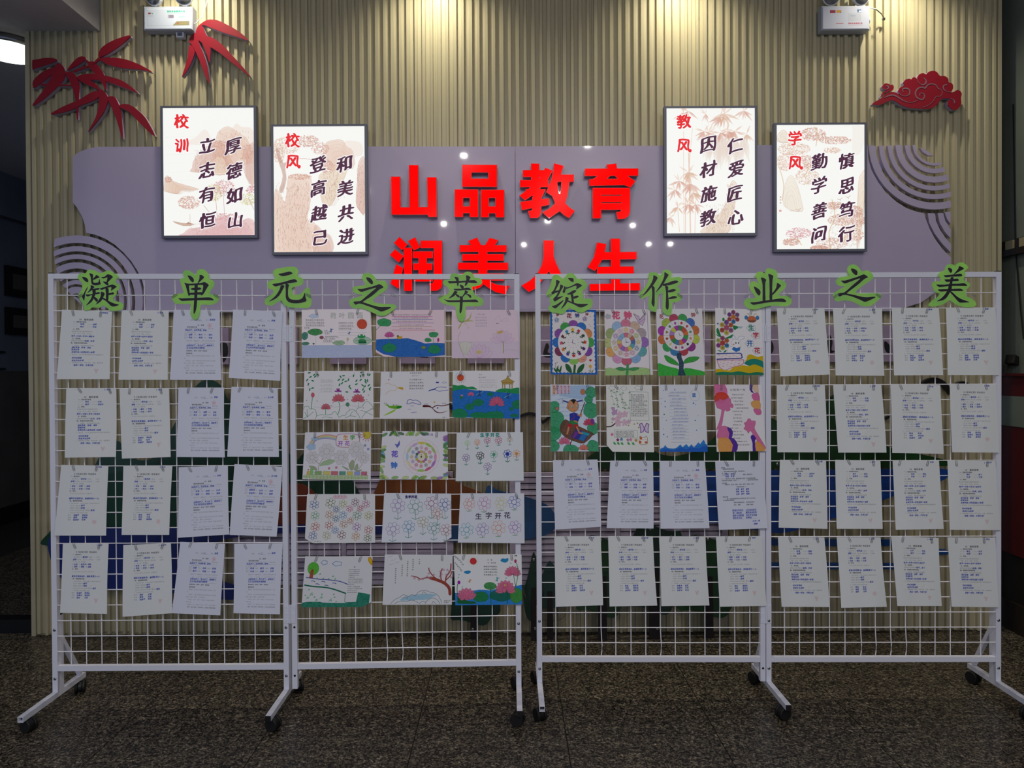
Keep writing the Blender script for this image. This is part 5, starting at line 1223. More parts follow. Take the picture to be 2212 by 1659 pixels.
def willow(c, pts, col_=GN, L=26, k=3):
    P_ = smooth_line(pts, 4); c.line(P_, 1, H('60806a'))
    for i in range(1, len(P_), k):
        x, y = P_[i]
        for a in (R(50), R(130)):
            ex, ey = x+L*math.cos(a), y+L*math.sin(a); nx, ny = -math.sin(a)*L*.18, math.cos(a)*L*.18
            c.poly([(x, y), (x+.5*(ex-x)+nx, y+.5*(ey-y)+ny), (ex, ey), (x+.5*(ex-x)-nx, y+.5*(ey-y)-ny)], col_)
def dfly(c, x, y, s, col_, body=None):
    c.line([(x-s, y+s*.5), (x+s, y-s*.5)], 2, body or col_)
    for a in (-100, -60, 80, 120): c.ell(x+s*.5*math.cos(R(a)), y+s*.5*math.sin(R(a)), s*.5, s*.16, col_, rot=a, n=10)
def d1(c):
    c.poly([(178, 590), (1015, 590), (1020, 745), (178, 745)], H('a8bce8'), .85, tex=.25); cloud(c, 325, 238, 65, 28, H('c8daf4'), H('90a8d8'))
    c.text('荷叶圆圆', 515, 235, 88, H('9aa49a'), .8, step=108); sun(c, 905, 338, 60, H('d8482c'), L=1.25)
    for x0, x1, y in ((225, 450, 285), (225, 450, 318), (225, 455, 350), (205, 280, 380), (620, 800, 322), (620, 820, 360), (620, 790, 392), (445, 500, 415), (450, 520, 445), (455, 630, 487), (440, 580, 515), (430, 550, 542)): scrib(c, x0, x1, y, s=22, col_=H('55585c')); c.line([(x0, y+14), (x1, y+14)], .9, H('70747a'))
    c.line([(620, 438), (960, 440)], .9, K, .5); c.line([(630, 470), (850, 472)], .9, K, .5)
    pad(c, 340, 430, 92, 42, H('2a8a3c')); pad(c, 215, 478, 40, 50, H('2f8068')); pad(c, 220, 570, 48, 20, H('3a8a6a')); pad(c, 622, 562, 75, 28, H('9cc898')); pad(c, 900, 535, 108, 55, H('a8ceb4'))
    c.line([(345, 470), (345, 590)], 1, K, .5); c.ell(893, 485, 48, 26, GN, tex=.2); c.ell(900, 545, 48, 28, H('2a8848'), tex=.2); c.ell(872, 468, 12, 12, (1, 1, 1), out=K); c.ell(918, 468, 12, 12, (1, 1, 1), out=K); c.ell(880, 560, 26, 12, GD); c.ell(925, 560, 26, 12, GD)
    c.ell(415, 497, 26, 20, H('8a4458'), tex=.2); dfly(c, 530, 412, 28, H('4468a8')); dfly(c, 748, 445, 20, H('1848a0')); c.line([(725, 500), (718, 580)], 1.4, H('88884a')); c.ell(727, 520, 12, 18, H('dcd49a'), out=H('88884a')); c.ell(318, 572, 12, 10, GD)
def d2(c):
    for y, x1, cl_ in ((468, 1262, H('c83898')), (492, 1262, H('2858b8')), (521, 1272, H('8a48b8')), (552, 1255, H('b08828')), (580, 1280, H('c83838'))): c.line([(930, y), (x1, y)], 2.6, cl_); scrib(c, 935+(y-468)*.5, 1250-(y-468)*.6, y-13, s=13, col_=H('707078'))
    c.poly([(790, 660), (850, 654), (960, 652), (1060, 648), (1130, 668), (1200, 692), (1280, 686), (1366, 690), (1366, 790), (1250, 800), (1100, 806), (960, 802), (860, 780), (810, 750), (790, 730)], H('0f62c0'), 1, tex=.18)
    for k in range(40): x = 820+(k*131) % 520; y = 700+(k*47) % 85; c.line([(x, y), (x+22, y-3)], .9, H('3c88d8'), .6)
    pad(c, 865, 517, 62, 34); c.line([(835, 545), (800, 578)], 3, GN); c.line([(905, 635), (902, 700)], 3, GN); lotus(c, 908, 634, 42, H('d060a8')); pad(c, 908, 727, 62, 36); pad(c, 1270, 617, 40, 24); pad(c, 1225, 664, 28, 18); c.line([(1268, 640), (1268, 710)], 2.5, GN); pad(c, 1275, 740, 55, 38); c.ell(1308, 662, 9, 16, H('b83888')); c.line([(1305, 678), (1290, 705)], 2, GN)
    c.ell(992, 643, 22, 12, H('dca828')); c.ell(978, 630, 9, 8, H('4a7a4a')); c.line([(1010, 636), (1018, 630)], 3, H('dca828')); c.ell(1188, 725, 20, 12, H('7a9a4a'), out=K)
def d3(c):
    c.poly([(530, 540), (1335, 540), (1335, 740), (530, 740)], H('c8c0e0'), .35, tex=.3)
    for a, b_, m_ in (((655, 310), (770, 185), (740, 260)), ((655, 310), (560, 210), (590, 280)), ((660, 310), (800, 300), (740, 285)), ((660, 310), (605, 400), (620, 350)), ((665, 310), (735, 400), (715, 340)), ((655, 310), (640, 200), (670, 250))): c.poly([a, m_, b_, (m_[0]+12, m_[1]+16)], H('b4b450'), .75, sm=3)
    for y in (255, 290, 325, 358): scrib(c, 815, 970, y, s=24, col_=H('a0a0a8')); 
    scrib(c, 840, 930, 217, s=22, col_=H('8a8a92'))
    lotus(c, 1140, 548, 150, H('e4cce4'), H('c888cc'), 7, 150, .6); c.ell(1115, 432, 38, 16, H('dcb868'), rot=-15); c.line([(1145, 545), (1152, 610), (1145, 680)], 5, H('8aa848'), sm=4); lotus(c, 860, 740, 170, H('e4cce4'), H('c070bc'), 7, 130, .6); c.ell(855, 670, 32, 20, H('dcc878'))
    c.poly([(620, 560), (690, 545), (770, 560), (765, 600), (710, 700), (680, 700), (635, 620)], H('e0e2d4'), .8, out=H('98a878')); c.line([(640, 425), (605, 500), (625, 600), (680, 740)], 2, H('98a868'), sm=4); c.line([(660, 600), (690, 695)], 1, H('98a878')); c.line([(715, 600), (700, 695)], 1, H('98a878'))
    c.line([(1050, 290), (1110, 230), (1130, 290), (1200, 260), (1215, 300), (1120, 300)], 1, H('a898b8'), .8, sm=3); c.ell(1078, 327, 6, 4, K); c.ell(1095, 326, 6, 4, K); c.line([(1150, 660), (1210, 640), (1335, 662)], 1, H('a8b090'), sm=3)
def d4(c):
    q = random.Random(4)
    for x, y in ((250, 915), (310, 940), (355, 938), (265, 965), (322, 960), (295, 1010), (228, 1000), (243, 1052), (262, 1115), (295, 1097), (632, 962), (668, 950), (612, 1000), (663, 998), (696, 1018), (650, 1040), (620, 1058), (728, 998), (790, 950), (885, 910), (905, 940), (875, 955), (963, 935), (985, 940), (825, 1010), (878, 1000), (935, 1005), (960, 1010), (938, 1030), (823, 1052), (900, 1065), (925, 1080), (975, 1065), (740, 1075), (752, 1100), (710, 1145), (990, 1100), (985, 1115), (905, 1115), (918, 1140)):
        a = q.uniform(-60, 150); c.ell(x, y, 19, 8, H('188a50'), rot=a, n=10)
    for a in ([(215, 1015), (250, 1075), (262, 1120)], [(600, 985), (700, 975), (790, 940), (800, 910)], [(900, 1130), (930, 1060), (975, 940), (970, 910)], [(820, 1060), (870, 1000), (890, 920)]): c.line(a, 1, H('889890'), sm=3)
    for y in (1000, 1022, 1062, 1102, 1135): scrib(c, 390, 540, y, s=20, col_=H('a8acb4')); c.line([(375, y+12), (550, y+12)], .8, H('a8acb4'))
    for x, y, s in ((300, 1180, 0), (460, 1340, 60), (610, 1245, 80), (845, 1250, 85)):
        if s: lotus(c, x, y, s, H('d86878'), H('6a2a3a'), 7, 170)
    c.ell(300, 1180, 20, 28, H('d86878'), out=H('6a2a3a')); c.line([(295, 1215), (285, 1345)], 4, GN); c.line([(458, 1320), (460, 1410)], 3.5, GN); c.line([(612, 1255), (628, 1330), (605, 1415)], 4, GN, sm=3); c.line([(850, 1260), (855, 1340)], 2.5, H('90a090')); c.ell(720, 1295, 22, 24, H('48986a'), out=K); c.line([(730, 1320), (745, 1360)], 2, H('90a090'))
    for P_ in ([(195, 1350), (205, 1320), (250, 1315), (270, 1345), (320, 1345), (345, 1385), (350, 1435), (335, 1462)], [(350, 1430), (400, 1415), (470, 1418), (530, 1410), (550, 1385), (580, 1385), (620, 1450)], [(620, 1450), (660, 1425), (690, 1425), (720, 1380), (770, 1355), (810, 1370), (845, 1415), (870, 1460)], [(820, 1380), (840, 1340), (890, 1325), (930, 1270), (970, 1265), (1020, 1320), (1025, 1360)],
              [(240, 1440), (210, 1385)], [(240, 1440), (235, 1350)], [(240, 1440), (310, 1382)], [(240, 1440), (190, 1460)], [(750, 1430), (780, 1375)], [(750, 1430), (690, 1455)], [(750, 1430), (820, 1440)], [(940, 1385), (880, 1365)], [(940, 1385), (1020, 1345)], [(940, 1385), (890, 1455)], [(940, 1385), (1020, 1425)], [(460, 1440), (420, 1450)], [(460, 1440), (540, 1455)]): c.line(P_, 2.4, H('2a9058'), sm=3)
    c.line([(320, 1320), (400, 1325), (480, 1310), (560, 1325), (640, 1315), (700, 1300), (850, 1320), (900, 1300)], 1, H('8898a8'), sm=4)
    for x, y in ((603, 1135), (828, 1145)):
        for a in (-110, -70, 0, 180): c.ell(x+20*math.cos(R(a)), y+16*math.sin(R(a)), 24, 8, H('90309a'), rot=a, n=10)
        c.line([(x, y+20), (x+15, y-15), (x+40, y+12)], 3, H('90309a'), sm=3)
    for x, y in ((228, 1245), (353, 1252), (545, 1272), (528, 1308), (718, 1232), (950, 1237), (970, 1183), (1000, 1350), (908, 1337)): c.ell(x, y, 5, 5, H('b0b4bc'), out=K, ow=.8, n=8)
def d5(c):
    c.ell(1206, 993, 7, 7, H('c83030')); c.line([(1165, 1045), (1200, 1035), (1240, 1055), (1280, 1060), (1312, 1090)], 2, H('d0a038'), sm=4); c.line([(1170, 1168), (1215, 1130), (1280, 1125), (1312, 1092)], 2, H('d0a038'), sm=4); c.poly([(1308, 1090), (1345, 1083), (1385, 1088), (1380, 1118), (1330, 1100)], H('d8a428'))
    scrib(c, 1462, 1610, 915, s=24); scrib(c, 1490, 1590, 947, s=22)
    for y in (995, 1032, 1068, 1102): scrib(c, 1455, 1640, y, s=25)
    c.line([(1430, 1285), (1440, 1245), (1475, 1230), (1500, 1245), (1540, 1240), (1580, 1260), (1600, 1290), (1540, 1285), (1500, 1270), (1460, 1285), (1430, 1285)], 3.4, H('2838a8'), sm=3)
    for x, y in ((1495, 1310), (1462, 1350), (1500, 1390), (1530, 1386)): c.line([(x-20, y+3), (x-5, y-3), (x+5, y+3), (x+18, y-3)], 2, H('2838a8'), sm=3)
    c.poly([(1160, 1300), (1200, 1290), (1225, 1310), (1270, 1305), (1365, 1310), (1360, 1335), (1310, 1345), (1225, 1335), (1190, 1305)], H('70b830'), sm=3); c.ell(1335, 1325, 32, 14, H('188a30'), rot=-10); c.poly([(1150, 1428), (1220, 1385), (1300, 1345), (1280, 1375), (1210, 1410)], H('a0d040'), sm=3)
    c.poly([(1622, 1305), (1640, 1298), (1700, 1305), (1735, 1330), (1790, 1380), (1850, 1388), (1930, 1365), (1850, 1395), (1780, 1388), (1740, 1345), (1700, 1325), (1628, 1325)], H('5a1c22'), sm=3); c.line([(1735, 1335), (1790, 1305), (1850, 1310), (1935, 1295)], 6, H('5a1c22'), sm=4)
    c.poly([(1690, 1140), (1700, 1120), (1760, 1105), (1800, 1085), (1770, 1115), (1720, 1125)], H('2840a8')); c.line([(1765, 1110), (1810, 1085), (1910, 1090)], 3, H('2840a8'), sm=4); c.line([(1765, 1112), (1820, 1135), (1930, 1120)], 3, H('2840a8'), sm=4); c.ell(1800, 1030, 20, 9, H('2838b0')); cloud(c, 1885, 1032, 28, 10, None, H('4060b0'))
    c.ell(1762, 1267, 11, 10, H('e0b030')); c.ell(1800, 1335, 9, 8, H('3040b0')); scrib(c, 1150, 1205, 1280, s=22); scrib(c, 1260, 1340, 1298, s=18); scrib(c, 1640, 1690, 1290, s=16); scrib(c, 1850, 1920, 1282, s=18); scrib(c, 1855, 1910, 1448, s=18)
def d6(c):
    sun(c, 634, 971, 40, H('dc4418'), K, 18, 1.75); 
    c.poly([(536, 1130), (600, 1115), (700, 1108), (830, 1125), (960, 1130), (1060, 1140), (1180, 1150), (1345, 1160), (1345, 1460), (536, 1450)], H('0c68c8'), 1, tex=.15)
    c.poly([(540, 1060), (600, 1068), (660, 1060), (720, 1085), (780, 1078), (835, 1115), (700, 1108), (600, 1118), (538, 1135)], H('0f9048'), sm=3, tex=.15); c.poly([(1055, 1138), (1110, 1105), (1180, 1098), (1240, 1102), (1300, 1090), (1345, 1095), (1345, 1160), (1200, 1150)], H('0f9048'), sm=3, tex=.15)
    for x, y, rx, ry in ((847, 1270, 68, 44), (745, 1322, 56, 42), (995, 1168, 36, 22), (1310, 1290, 60, 52), (1245, 1342, 28, 22), (1278, 1422, 50, 20)): pad(c, x, y, rx, ry, H('0f8a44'))
    pad(c, 620, 1410, 110, 62, H('0f8f46')); pad(c, 860, 1425, 110, 45, H('0f8f46')); pad(c, 1040, 1425, 125, 55, H('0f8f46'))
    lotus(c, 1068, 1285, 95, H('d86488'), H('80204a'), 9, 190); lotus(c, 760, 1180, 42, H('e070a0'), H('80204a'), 7, 180); c.ell(650, 1190, 13, 15, H('e08898')); c.ell(645, 1212, 20, 16, H('0f8a44'), out=K); c.line([(640, 1220), (605, 1360)], 1.5, GD); c.line([(740, 1210), (730, 1280)], 1.5, GD); c.line([(1072, 1290), (1070, 1380)], 2.5, GD)
    dfly(c, 865, 1158, 42, H('18488a'), H('d8d0a0')); dfly(c, 1205, 1185, 42, H('18488a'), H('d8d0a0'))
    g = H('c0a050'); c.poly([(1205, 955), (1175, 990), (1118, 1012), (1140, 1028), (1265, 1028), (1285, 1016), (1235, 990)], g, out=K); c.poly([(1132, 1028), (1270, 1028), (1262, 1048), (1136, 1048)], g, out=K); c.ell(1204, 955, 9, 9, g, out=K)
    for x in (1136, 1162, 1222, 1250): c.poly([(x, 1048), (x+10, 1048), (x+10, 1096), (x, 1096)], g, out=K, ow=.9)
    scrib(c, 855, 900, 935, s=20, al=.35); scrib(c, 850, 960, 968, s=22, al=.5)
    for y in (1000, 1030, 1060, 1085): scrib(c, 855, 1090, y, s=24, al=.22)
def d7(c):
    for k, cl_ in enumerate(('c86a78', 'd89850', 'd8c858', '88b868', '7898d0', '9078b8')): c.line([(250+k*9, 200+k*8), (320, 140+k*8), (420, 108+k*9), (500, 108+k*10), (575, 125+k*10)], 5, H(cl_), .65, sm=4)
    cloud(c, 310, 155, 48, 26, H('a8c8e8'), H('7898b8')); cloud(c, 270, 255, 62, 45, H('a8c8e8'), H('7898b8')); c.poly([(580, 130), (600, 105), (700, 98), (800, 103), (858, 125), (860, 200), (840, 250), (720, 262), (600, 250), (572, 200)], H('eee8ee'), .8, sm=3); c.line([(580, 130), (600, 105), (700, 98), (800, 103), (858, 125), (860, 200), (840, 250), (720, 262), (600, 250), (572, 200), (580, 130)], 4, H('b06a88'), .9, sm=3)
    for ch, x, y, cl_ in (('生', 690, 145, 'd89848'), ('字', 775, 145, '58a858'), ('开', 628, 215, 'a868c8'), ('花', 712, 215, 'b878d0')): c.glyph(ch, x, y, 72, H(cl_), bold=1.2)
    sun(c, 955, 110, 50, H('d0c040'), H('c85058'), 14, 1.6, 4); c.glyph('5', 940, 115, 60, H('907828'))
    for x, y, r in ((462, 312, 100), (290, 388, 78), (642, 385, 92), (822, 285, 98), (915, 385, 72)): flower(c, x, y, r, H('a8988e'), 8, fill=H('dcdce4'), lw=1.3)
    c.line([(420, 400), (375, 480), (370, 545)], 3, H('98806a'), sm=4); c.line([(330, 425), (380, 470)], 3, H('98806a')); c.line([(830, 380), (800, 450)], 3, H('98806a')); c.line([(725, 440), (760, 500)], 2.5, H('98806a')); c.line([(905, 460), (860, 520)], 2.5, H('98806a'))
    c.poly([(385, 490), (420, 440), (500, 410), (565, 425), (510, 470), (440, 480)], H('9cc08c'), .9, sm=3, tex=.2, out=H('6a8a5a'))
    for P_ in ([(760, 535), (740, 470), (785, 410), (805, 470), (790, 530)], [(720, 535), (655, 490), (700, 505), (740, 530)], [(800, 535), (840, 455), (850, 520)], [(820, 540), (900, 530), (860, 550)], [(255, 490), (330, 500), (355, 545), (300, 530)]): c.poly(P_, H('98a880'), .9, sm=3, tex=.2, out=H('6a7a5a'))
    c.poly([(190, 610), (260, 590), (500, 600), (975, 590), (975, 645), (450, 655), (190, 640)], H('a4c888'), .9, tex=.3)
    for k in range(18): c.line([(230+k*42, 600), (230+k*42, 645)], 4, H('b08868'), .5)
    for k, (x, w, cl_) in enumerate(((330, 82, '78a858'), (430, 85, 'd0c858'), (527, 82, 'c85868'), (625, 76, '489078'), (718, 72, 'd0c048'), (807, 70, '8898d8'), (890, 70, 'c05870'))):
        c.poly([(x, 552), (x+w, 552), (x+w, 598), (x, 598)], H(cl_), .9, tex=.2, out=H('707070'), ow=.9); c.line([(x-14, 572), (x, 572)], 1.5, H('80848c'))
        for j in range(4): c.ell(x+12+j*18, 606, 6, 6, (1, 1, 1), out=H('808080'), ow=.8, n=8)
    c.poly([(232, 555), (268, 550), (270, 600), (232, 600)], H('d0b858'), .9); c.poly([(272, 520), (315, 525), (310, 600), (272, 600)], H('88c078'), .9); c.poly([(240, 530), (262, 530), (252, 552)], H('c84858'))
    for x, y, cl_ in ((932, 238, '6078b8'), (970, 282, '6078b8'), (500, 518, 'c04868'), (587, 507, 'c04868')): flower(c, x, y, 15, H(cl_), 5, lw=2, inner=False)
def d8(c):
    q = random.Random(8)
    for k in range(60):
        t = q.random(); s = q.choice('TBLR'); cl_ = q.choice(('78b848', '489048', '9cc060', '386a40', 'c0d878', 'a068c0', '68a8e0'))
        x, y = {'T': (1140+780*t, 90), 'B': (1110+800*t, 620), 'L': (1135-20*t, 100+520*t), 'R': (1905, 80+550*t)}[s]
        if s in 'LR' or cl_[0] not in 'a6' or s == 'B': c.ell(x, y, 42, 17, H(cl_), .85, tex=.2, out=H('4a6a4a'), ow=.9, rot=q.uniform(-60, 60), n=12)
    for k in range(9): c.line([(1610+k*16, 112), (1600+k*17, 88)], 3, H('683890'))
    cx, cy = 1600, 368
    for k in range(12):
        a = R(k*30-90); cl_ = ('d8cc40', '98c840', 'a0c060', 'e090c0', 'a868c8', 'c84878', '98c850', 'e8c8d8', 'e8dca8', 'a8d0e8', 'b8d0a8', 'd0a8e0')[k]
        c.ell(cx+196*math.cos(a), cy+188*math.sin(a), 62, 28, H('efe8f0'), .9, out=H('b0a8b0'), ow=.9, rot=math.degrees(a)+90); c.ell(cx+172*math.cos(a), cy+165*math.sin(a), 46, 17, H(cl_), .85, rot=math.degrees(a)+90, tex=.2)
        flower(c, cx+118*math.cos(a), cy+112*math.sin(a), 22, H(('c890b8', 'd05068', 'd05068', '808890', 'd08840', '687070', 'd05868', 'c83858', 'b070c0', 'b8a850', '5890c8', '405048')[k]), 5, lw=2, inner=False)
        c.ell(cx+62*math.cos(a), cy+62*math.sin(a), 17, 17, H(('d8c840', 'e8b8c8', 'c8c848', 'b8c048', 'a870b8', 'd87090', 'c8c860', 'e0889a', 'd0c048', '88a8c8', '487858', 'a870c0')[k]), out=H('606060'), ow=.8, n=10)
    c.ell(cx, cy, 38, 38, H('e8e2c8')); c.ell(cx, cy, 10, 10, K); c.line([(cx, cy), (cx, cy-34)], 2.5, K)
    c.glyph('花', 1272, 340, 92, H('7a68d8'), bold=2.4); c.glyph('钟', 1272, 475, 92, H('4a80d8'), bold=2.4); c.poly([(1270, 215), (1300, 225), (1325, 175), (1330, 225), (1300, 262)], H('6070d0'), out=H('303878'))
def d9(c):
    c.text('生字开花', 862, 108, 58, H('189080'), bold=1.2, step=62)
    for x, y, r, cl_, lw, g in ((712, 203, 36, '98d078', 1.6, 40), (830, 193, 38, 'e8985a', 2.4, 38), (953, 170, 40, 'b04878', 2.4, 36), (1090, 170, 44, 'b84870', 2.6, 18), (1226, 160, 34, 'a88848', 1.6, 36), (700, 378, 46, '683090', 2.2, 42), (868, 355, 48, '101014', 3.2, 50), (1033, 342, 46, '48a080', 1.8, 42), (1196, 335, 50, '2040b0', 3, 46), (1306, 332, 46, 'e09858', 2.4, 34), (958, 487, 48, '8050a8', 2.2, 48)):
        flower(c, x, y, r, H(cl_), 7, .38, stem=g, gcol=H('188070'), lw=lw, inner=False)
        if cl_ in ('2040b0', '48a080', 'e09858'): c.ell(x, y, r*.32, r*.32, H(cl_))
def d10(c):
    for x in (560, 600, 640, 680): c.ell(x, 848, 24, 22, H('e4d0e0'), out=H('b06890')); c.glyph('字', x, 848, 24, H('d86a40'))
    for x, y, r, cl_ in ((307, 938, 58, '2a4a9a'), (505, 922, 62, '5a6a2a'), (657, 933, 52, '9aa040'), (810, 912, 50, '7a3058'), (940, 935, 50, 'b04888'), (578, 1000, 42, '2a5088'), (743, 990, 42, 'c04880'), (872, 988, 40, 'b04060'), (322, 1073, 54, '4a9a58'), (497, 1063, 52, 'b07038'), (662, 1068, 50, '4080b8'), (833, 1072, 56, '3a7a50'), (973, 1078, 52, '9a9a30'), (577, 1110, 44, '2a6088'), (752, 1138, 42, 'b06840'),
                        (330, 1205, 56, 'b03828'), (497, 1187, 52, 'b04038'), (673, 1177, 50, 'a87050'), (830, 1213, 54, '9048a8'), (972, 1250, 52, 'a83830'), (570, 1250, 44, '3870b0'), (305, 1313, 52, '3050a0'), (472, 1312, 52, 'a0a058'), (650, 1308, 54, '6a3040'), (820, 1325, 50, 'c07838'), (962, 1348, 48, '486028')): flower(c, x, y, r, H(cl_), 6, .36, lw=2.2)
    scrib(c, 320, 415, 1385, s=30, col_=H('90949c'))
def d11(c):
    c.text('生字开花', 1390, 850, 42, H('281868'), bold=1.2, rise=.06, step=38)
    for x, y, r, cl_, g in ((1308, 955, 90, '9068b8', 70), (1525, 965, 95, '489080', 55), (1720, 925, 85, 'a04878', 95), (1885, 940, 80, '3040a0', 90), (1795, 1050, 68, 'b86838', 70), (1260, 1235, 85, '9080c0', 60), (1447, 1205, 78, '2880b8', 55), (1620, 1150, 68, 'a0984a', 80), (1752, 1225, 78, '388878', 60), (1900, 1245, 72, 'a85058', 60)): flower(c, x, y, r, H(cl_), 7, .42, stem=g, gcol=H('208068'), lw=2)
def d12(c):
    for x, y, r, cl_ in ((720, 932, 72, 'e07040'), (905, 930, 84, 'c858a8'), (1113, 920, 76, 'd0c860'), (1275, 910, 78, '3048c0'), (700, 1245, 84, '20a0b8'), (893, 1240, 80, '8058c0'), (1085, 1218, 88, 'e08050'), (1285, 1212, 80, 'a048c0')):
        c.line([(x, y+r), (x, y+r+14)], 2.5, H('8a5038')); c.line([(x-30, y+r+12), (x, y+r+18), (x+30, y+r+10)], 3, H('30a040'), sm=3); flower(c, x, y, r, H(cl_), 7, .40, lw=2)
    for ch, x, y in (('生', 840, 1085), ('字', 963, 1075), ('开', 1078, 1078), ('花', 1190, 1070)): c.glyph(ch, x, y, 92, H('38304a'), bold=.6)
def d13(c):
    c.poly([(228, 900), (330, 885), (520, 885), (640, 900), (940, 905), (1130, 885), (1160, 735), (1250, 745), (1362, 770), (1340, 970), (228, 972)], H('08745a'), 1, tex=.3)
    c.poly([(560, 896), (945, 903), (945, 850), (560, 850)], H('e2e4ea'), 1)
    c.poly([(940, 740), (1160, 735), (1128, 890), (965, 892)], H('e2e4ea'), 1); c.line([(945, 750), (945, 880), (970, 895), (1120, 895)], 3, H('08745a'), sm=3)
    c.line([(258, 618), (400, 640), (600, 655), (750, 685), (950, 750)], 9, H('0a6a50'), sm=4); c.line([(275, 497), (340, 505), (500, 525), (620, 530), (750, 545), (850, 560), (980, 605)], 5, H('2430a0'), sm=4)
    for x, y in ((395, 557), (570, 565), (472, 603), (755, 590), (625, 625)): c.line([(x-30, y-4), (x, y-6), (x+30, y+8)], 4, H('2430a0'), sm=3)
    c.ell(383, 355, 95, 103, H('4ab828'), tex=.25, out=H('287a28')); c.poly([(345, 370), (395, 365), (385, 508), (322, 500)], H('a85038'), tex=.15); c.line([(380, 360), (370, 400)], 2, H('5a2818'))
    cloud(c, 565, 258, 58, 40, None, H('3878c8'), 3); cloud(c, 785, 275, 85, 42, None, H('3878c8'), 3); c.poly([(1312, 175), (1350, 170), (1380, 220), (1385, 295), (1345, 270), (1318, 225)], H('e0c010'), out=H('d07018'), ow=4)
    for x, y, s in ((380, 765, 34), (320, 820, 24), (550, 815, 28), (705, 860, 30), (470, 855, 22), (335, 690, 12), (280, 780, 12), (435, 810, 14), (555, 765, 14), (755, 765, 14), (770, 812, 14), (455, 508, 10), (560, 512, 12), (655, 515, 10), (765, 520, 16), (725, 478, 16), (505, 440, 14), (460, 905, 22), (370, 935, 16), (800, 880, 12)):
        c.line([(x-s, y+s), (x-s*.3, y-s*.4), (x-s*.2, y+s*.6), (x+s*.3, y-s), (x+s*.4, y+s*.6), (x+s, y-s*.2)], 1.8, H('30a050'))
    for k in range(13): scrib(c, 990-k*1, 1190+(55 if 4 < k < 8 or k > 9 else 0)-(90 if k in (4, 8, 11, 12) else 0), 370+k*30.5, s=20, col_=K, al=.85)
    c.glyph('春', 1085, 328, 26, K)
def d14(c):
    for x, n, y0 in ((960, 3, 60), (895, 6, 60), (840, 8, 85), (785, 6, 130), (720, 8, 170)): 
        for j in range(n): c.glyph(random.choice('我家洗砚边朵花开淡痕不要人夸好颜只留清气满乾坤'), x-600, y0+j*24, 17, K, .8)
    br = H('a0483c')
    c.poly([(695, 480), (640, 440), (560, 420), (480, 360), (430, 330), (480, 320), (540, 360), (600, 300), (640, 350), (700, 330)], br, sm=2) if False else None
    B = [([(700, 470), (690, 400), (640, 340), (560, 300), (500, 280)], 22), ([(500, 285), (460, 275), (400, 292), (360, 270), (325, 262)], 7), ([(600, 330), (560, 290), (520, 250), (485, 195), (478, 160)], 7), ([(610, 310), (600, 230), (615, 170)], 8), ([(650, 330), (660, 260), (700, 190), (705, 110)], 9), ([(660, 300), (700, 250), (715, 200)], 7)]
    for P_, w in B: c.line([(x-20, y) for x, y in P_], w, br, sm=4)
    for x, y in ((300, 258), (325, 285), (370, 300), (410, 290), (450, 275), (455, 262), (490, 280), (470, 225), (520, 240), (588, 200), (600, 235), (620, 180), (680, 200), (650, 240), (700, 270), (660, 180), (585, 260)): flower(c, x-10, y, 13, H('b87898'), 5, lw=1.4, inner=False)
    c.poly([(170, 540), (250, 500), (330, 480), (450, 470), (540, 480), (500, 510), (440, 540), (330, 545), (220, 550)], H('88c0e0'), .8, sm=3, tex=.3)
    for P_ in ([(80, 590), (120, 540), (170, 510), (210, 480), (260, 500), (290, 480), (330, 490)], [(330, 490), (370, 440), (430, 430), (480, 450), (520, 460), (560, 490), (580, 530), (600, 580)], [(120, 585), (180, 555), (240, 560), (300, 545), (360, 575)], [(430, 590), (450, 550), (500, 520), (550, 540), (580, 590)], [(370, 590), (400, 560), (440, 570)], [(200, 520), (240, 505), (250, 530)], [(400, 470), (410, 445), (440, 470)], [(500, 590), (510, 560), (540, 590)]): c.line(P_, 2.4, H('506878'), sm=4)
    for x, y in ((60, 20), (90, 60), (130, 90), (70, 110)): c.line([(x-20, y+12), (x-4, y+5), (x+4, y+12), (x+24, y-8)], 1, K, .6)
    scrib(c, 620, 690, 555, s=16); scrib(c, 620, 680, 575, s=16)
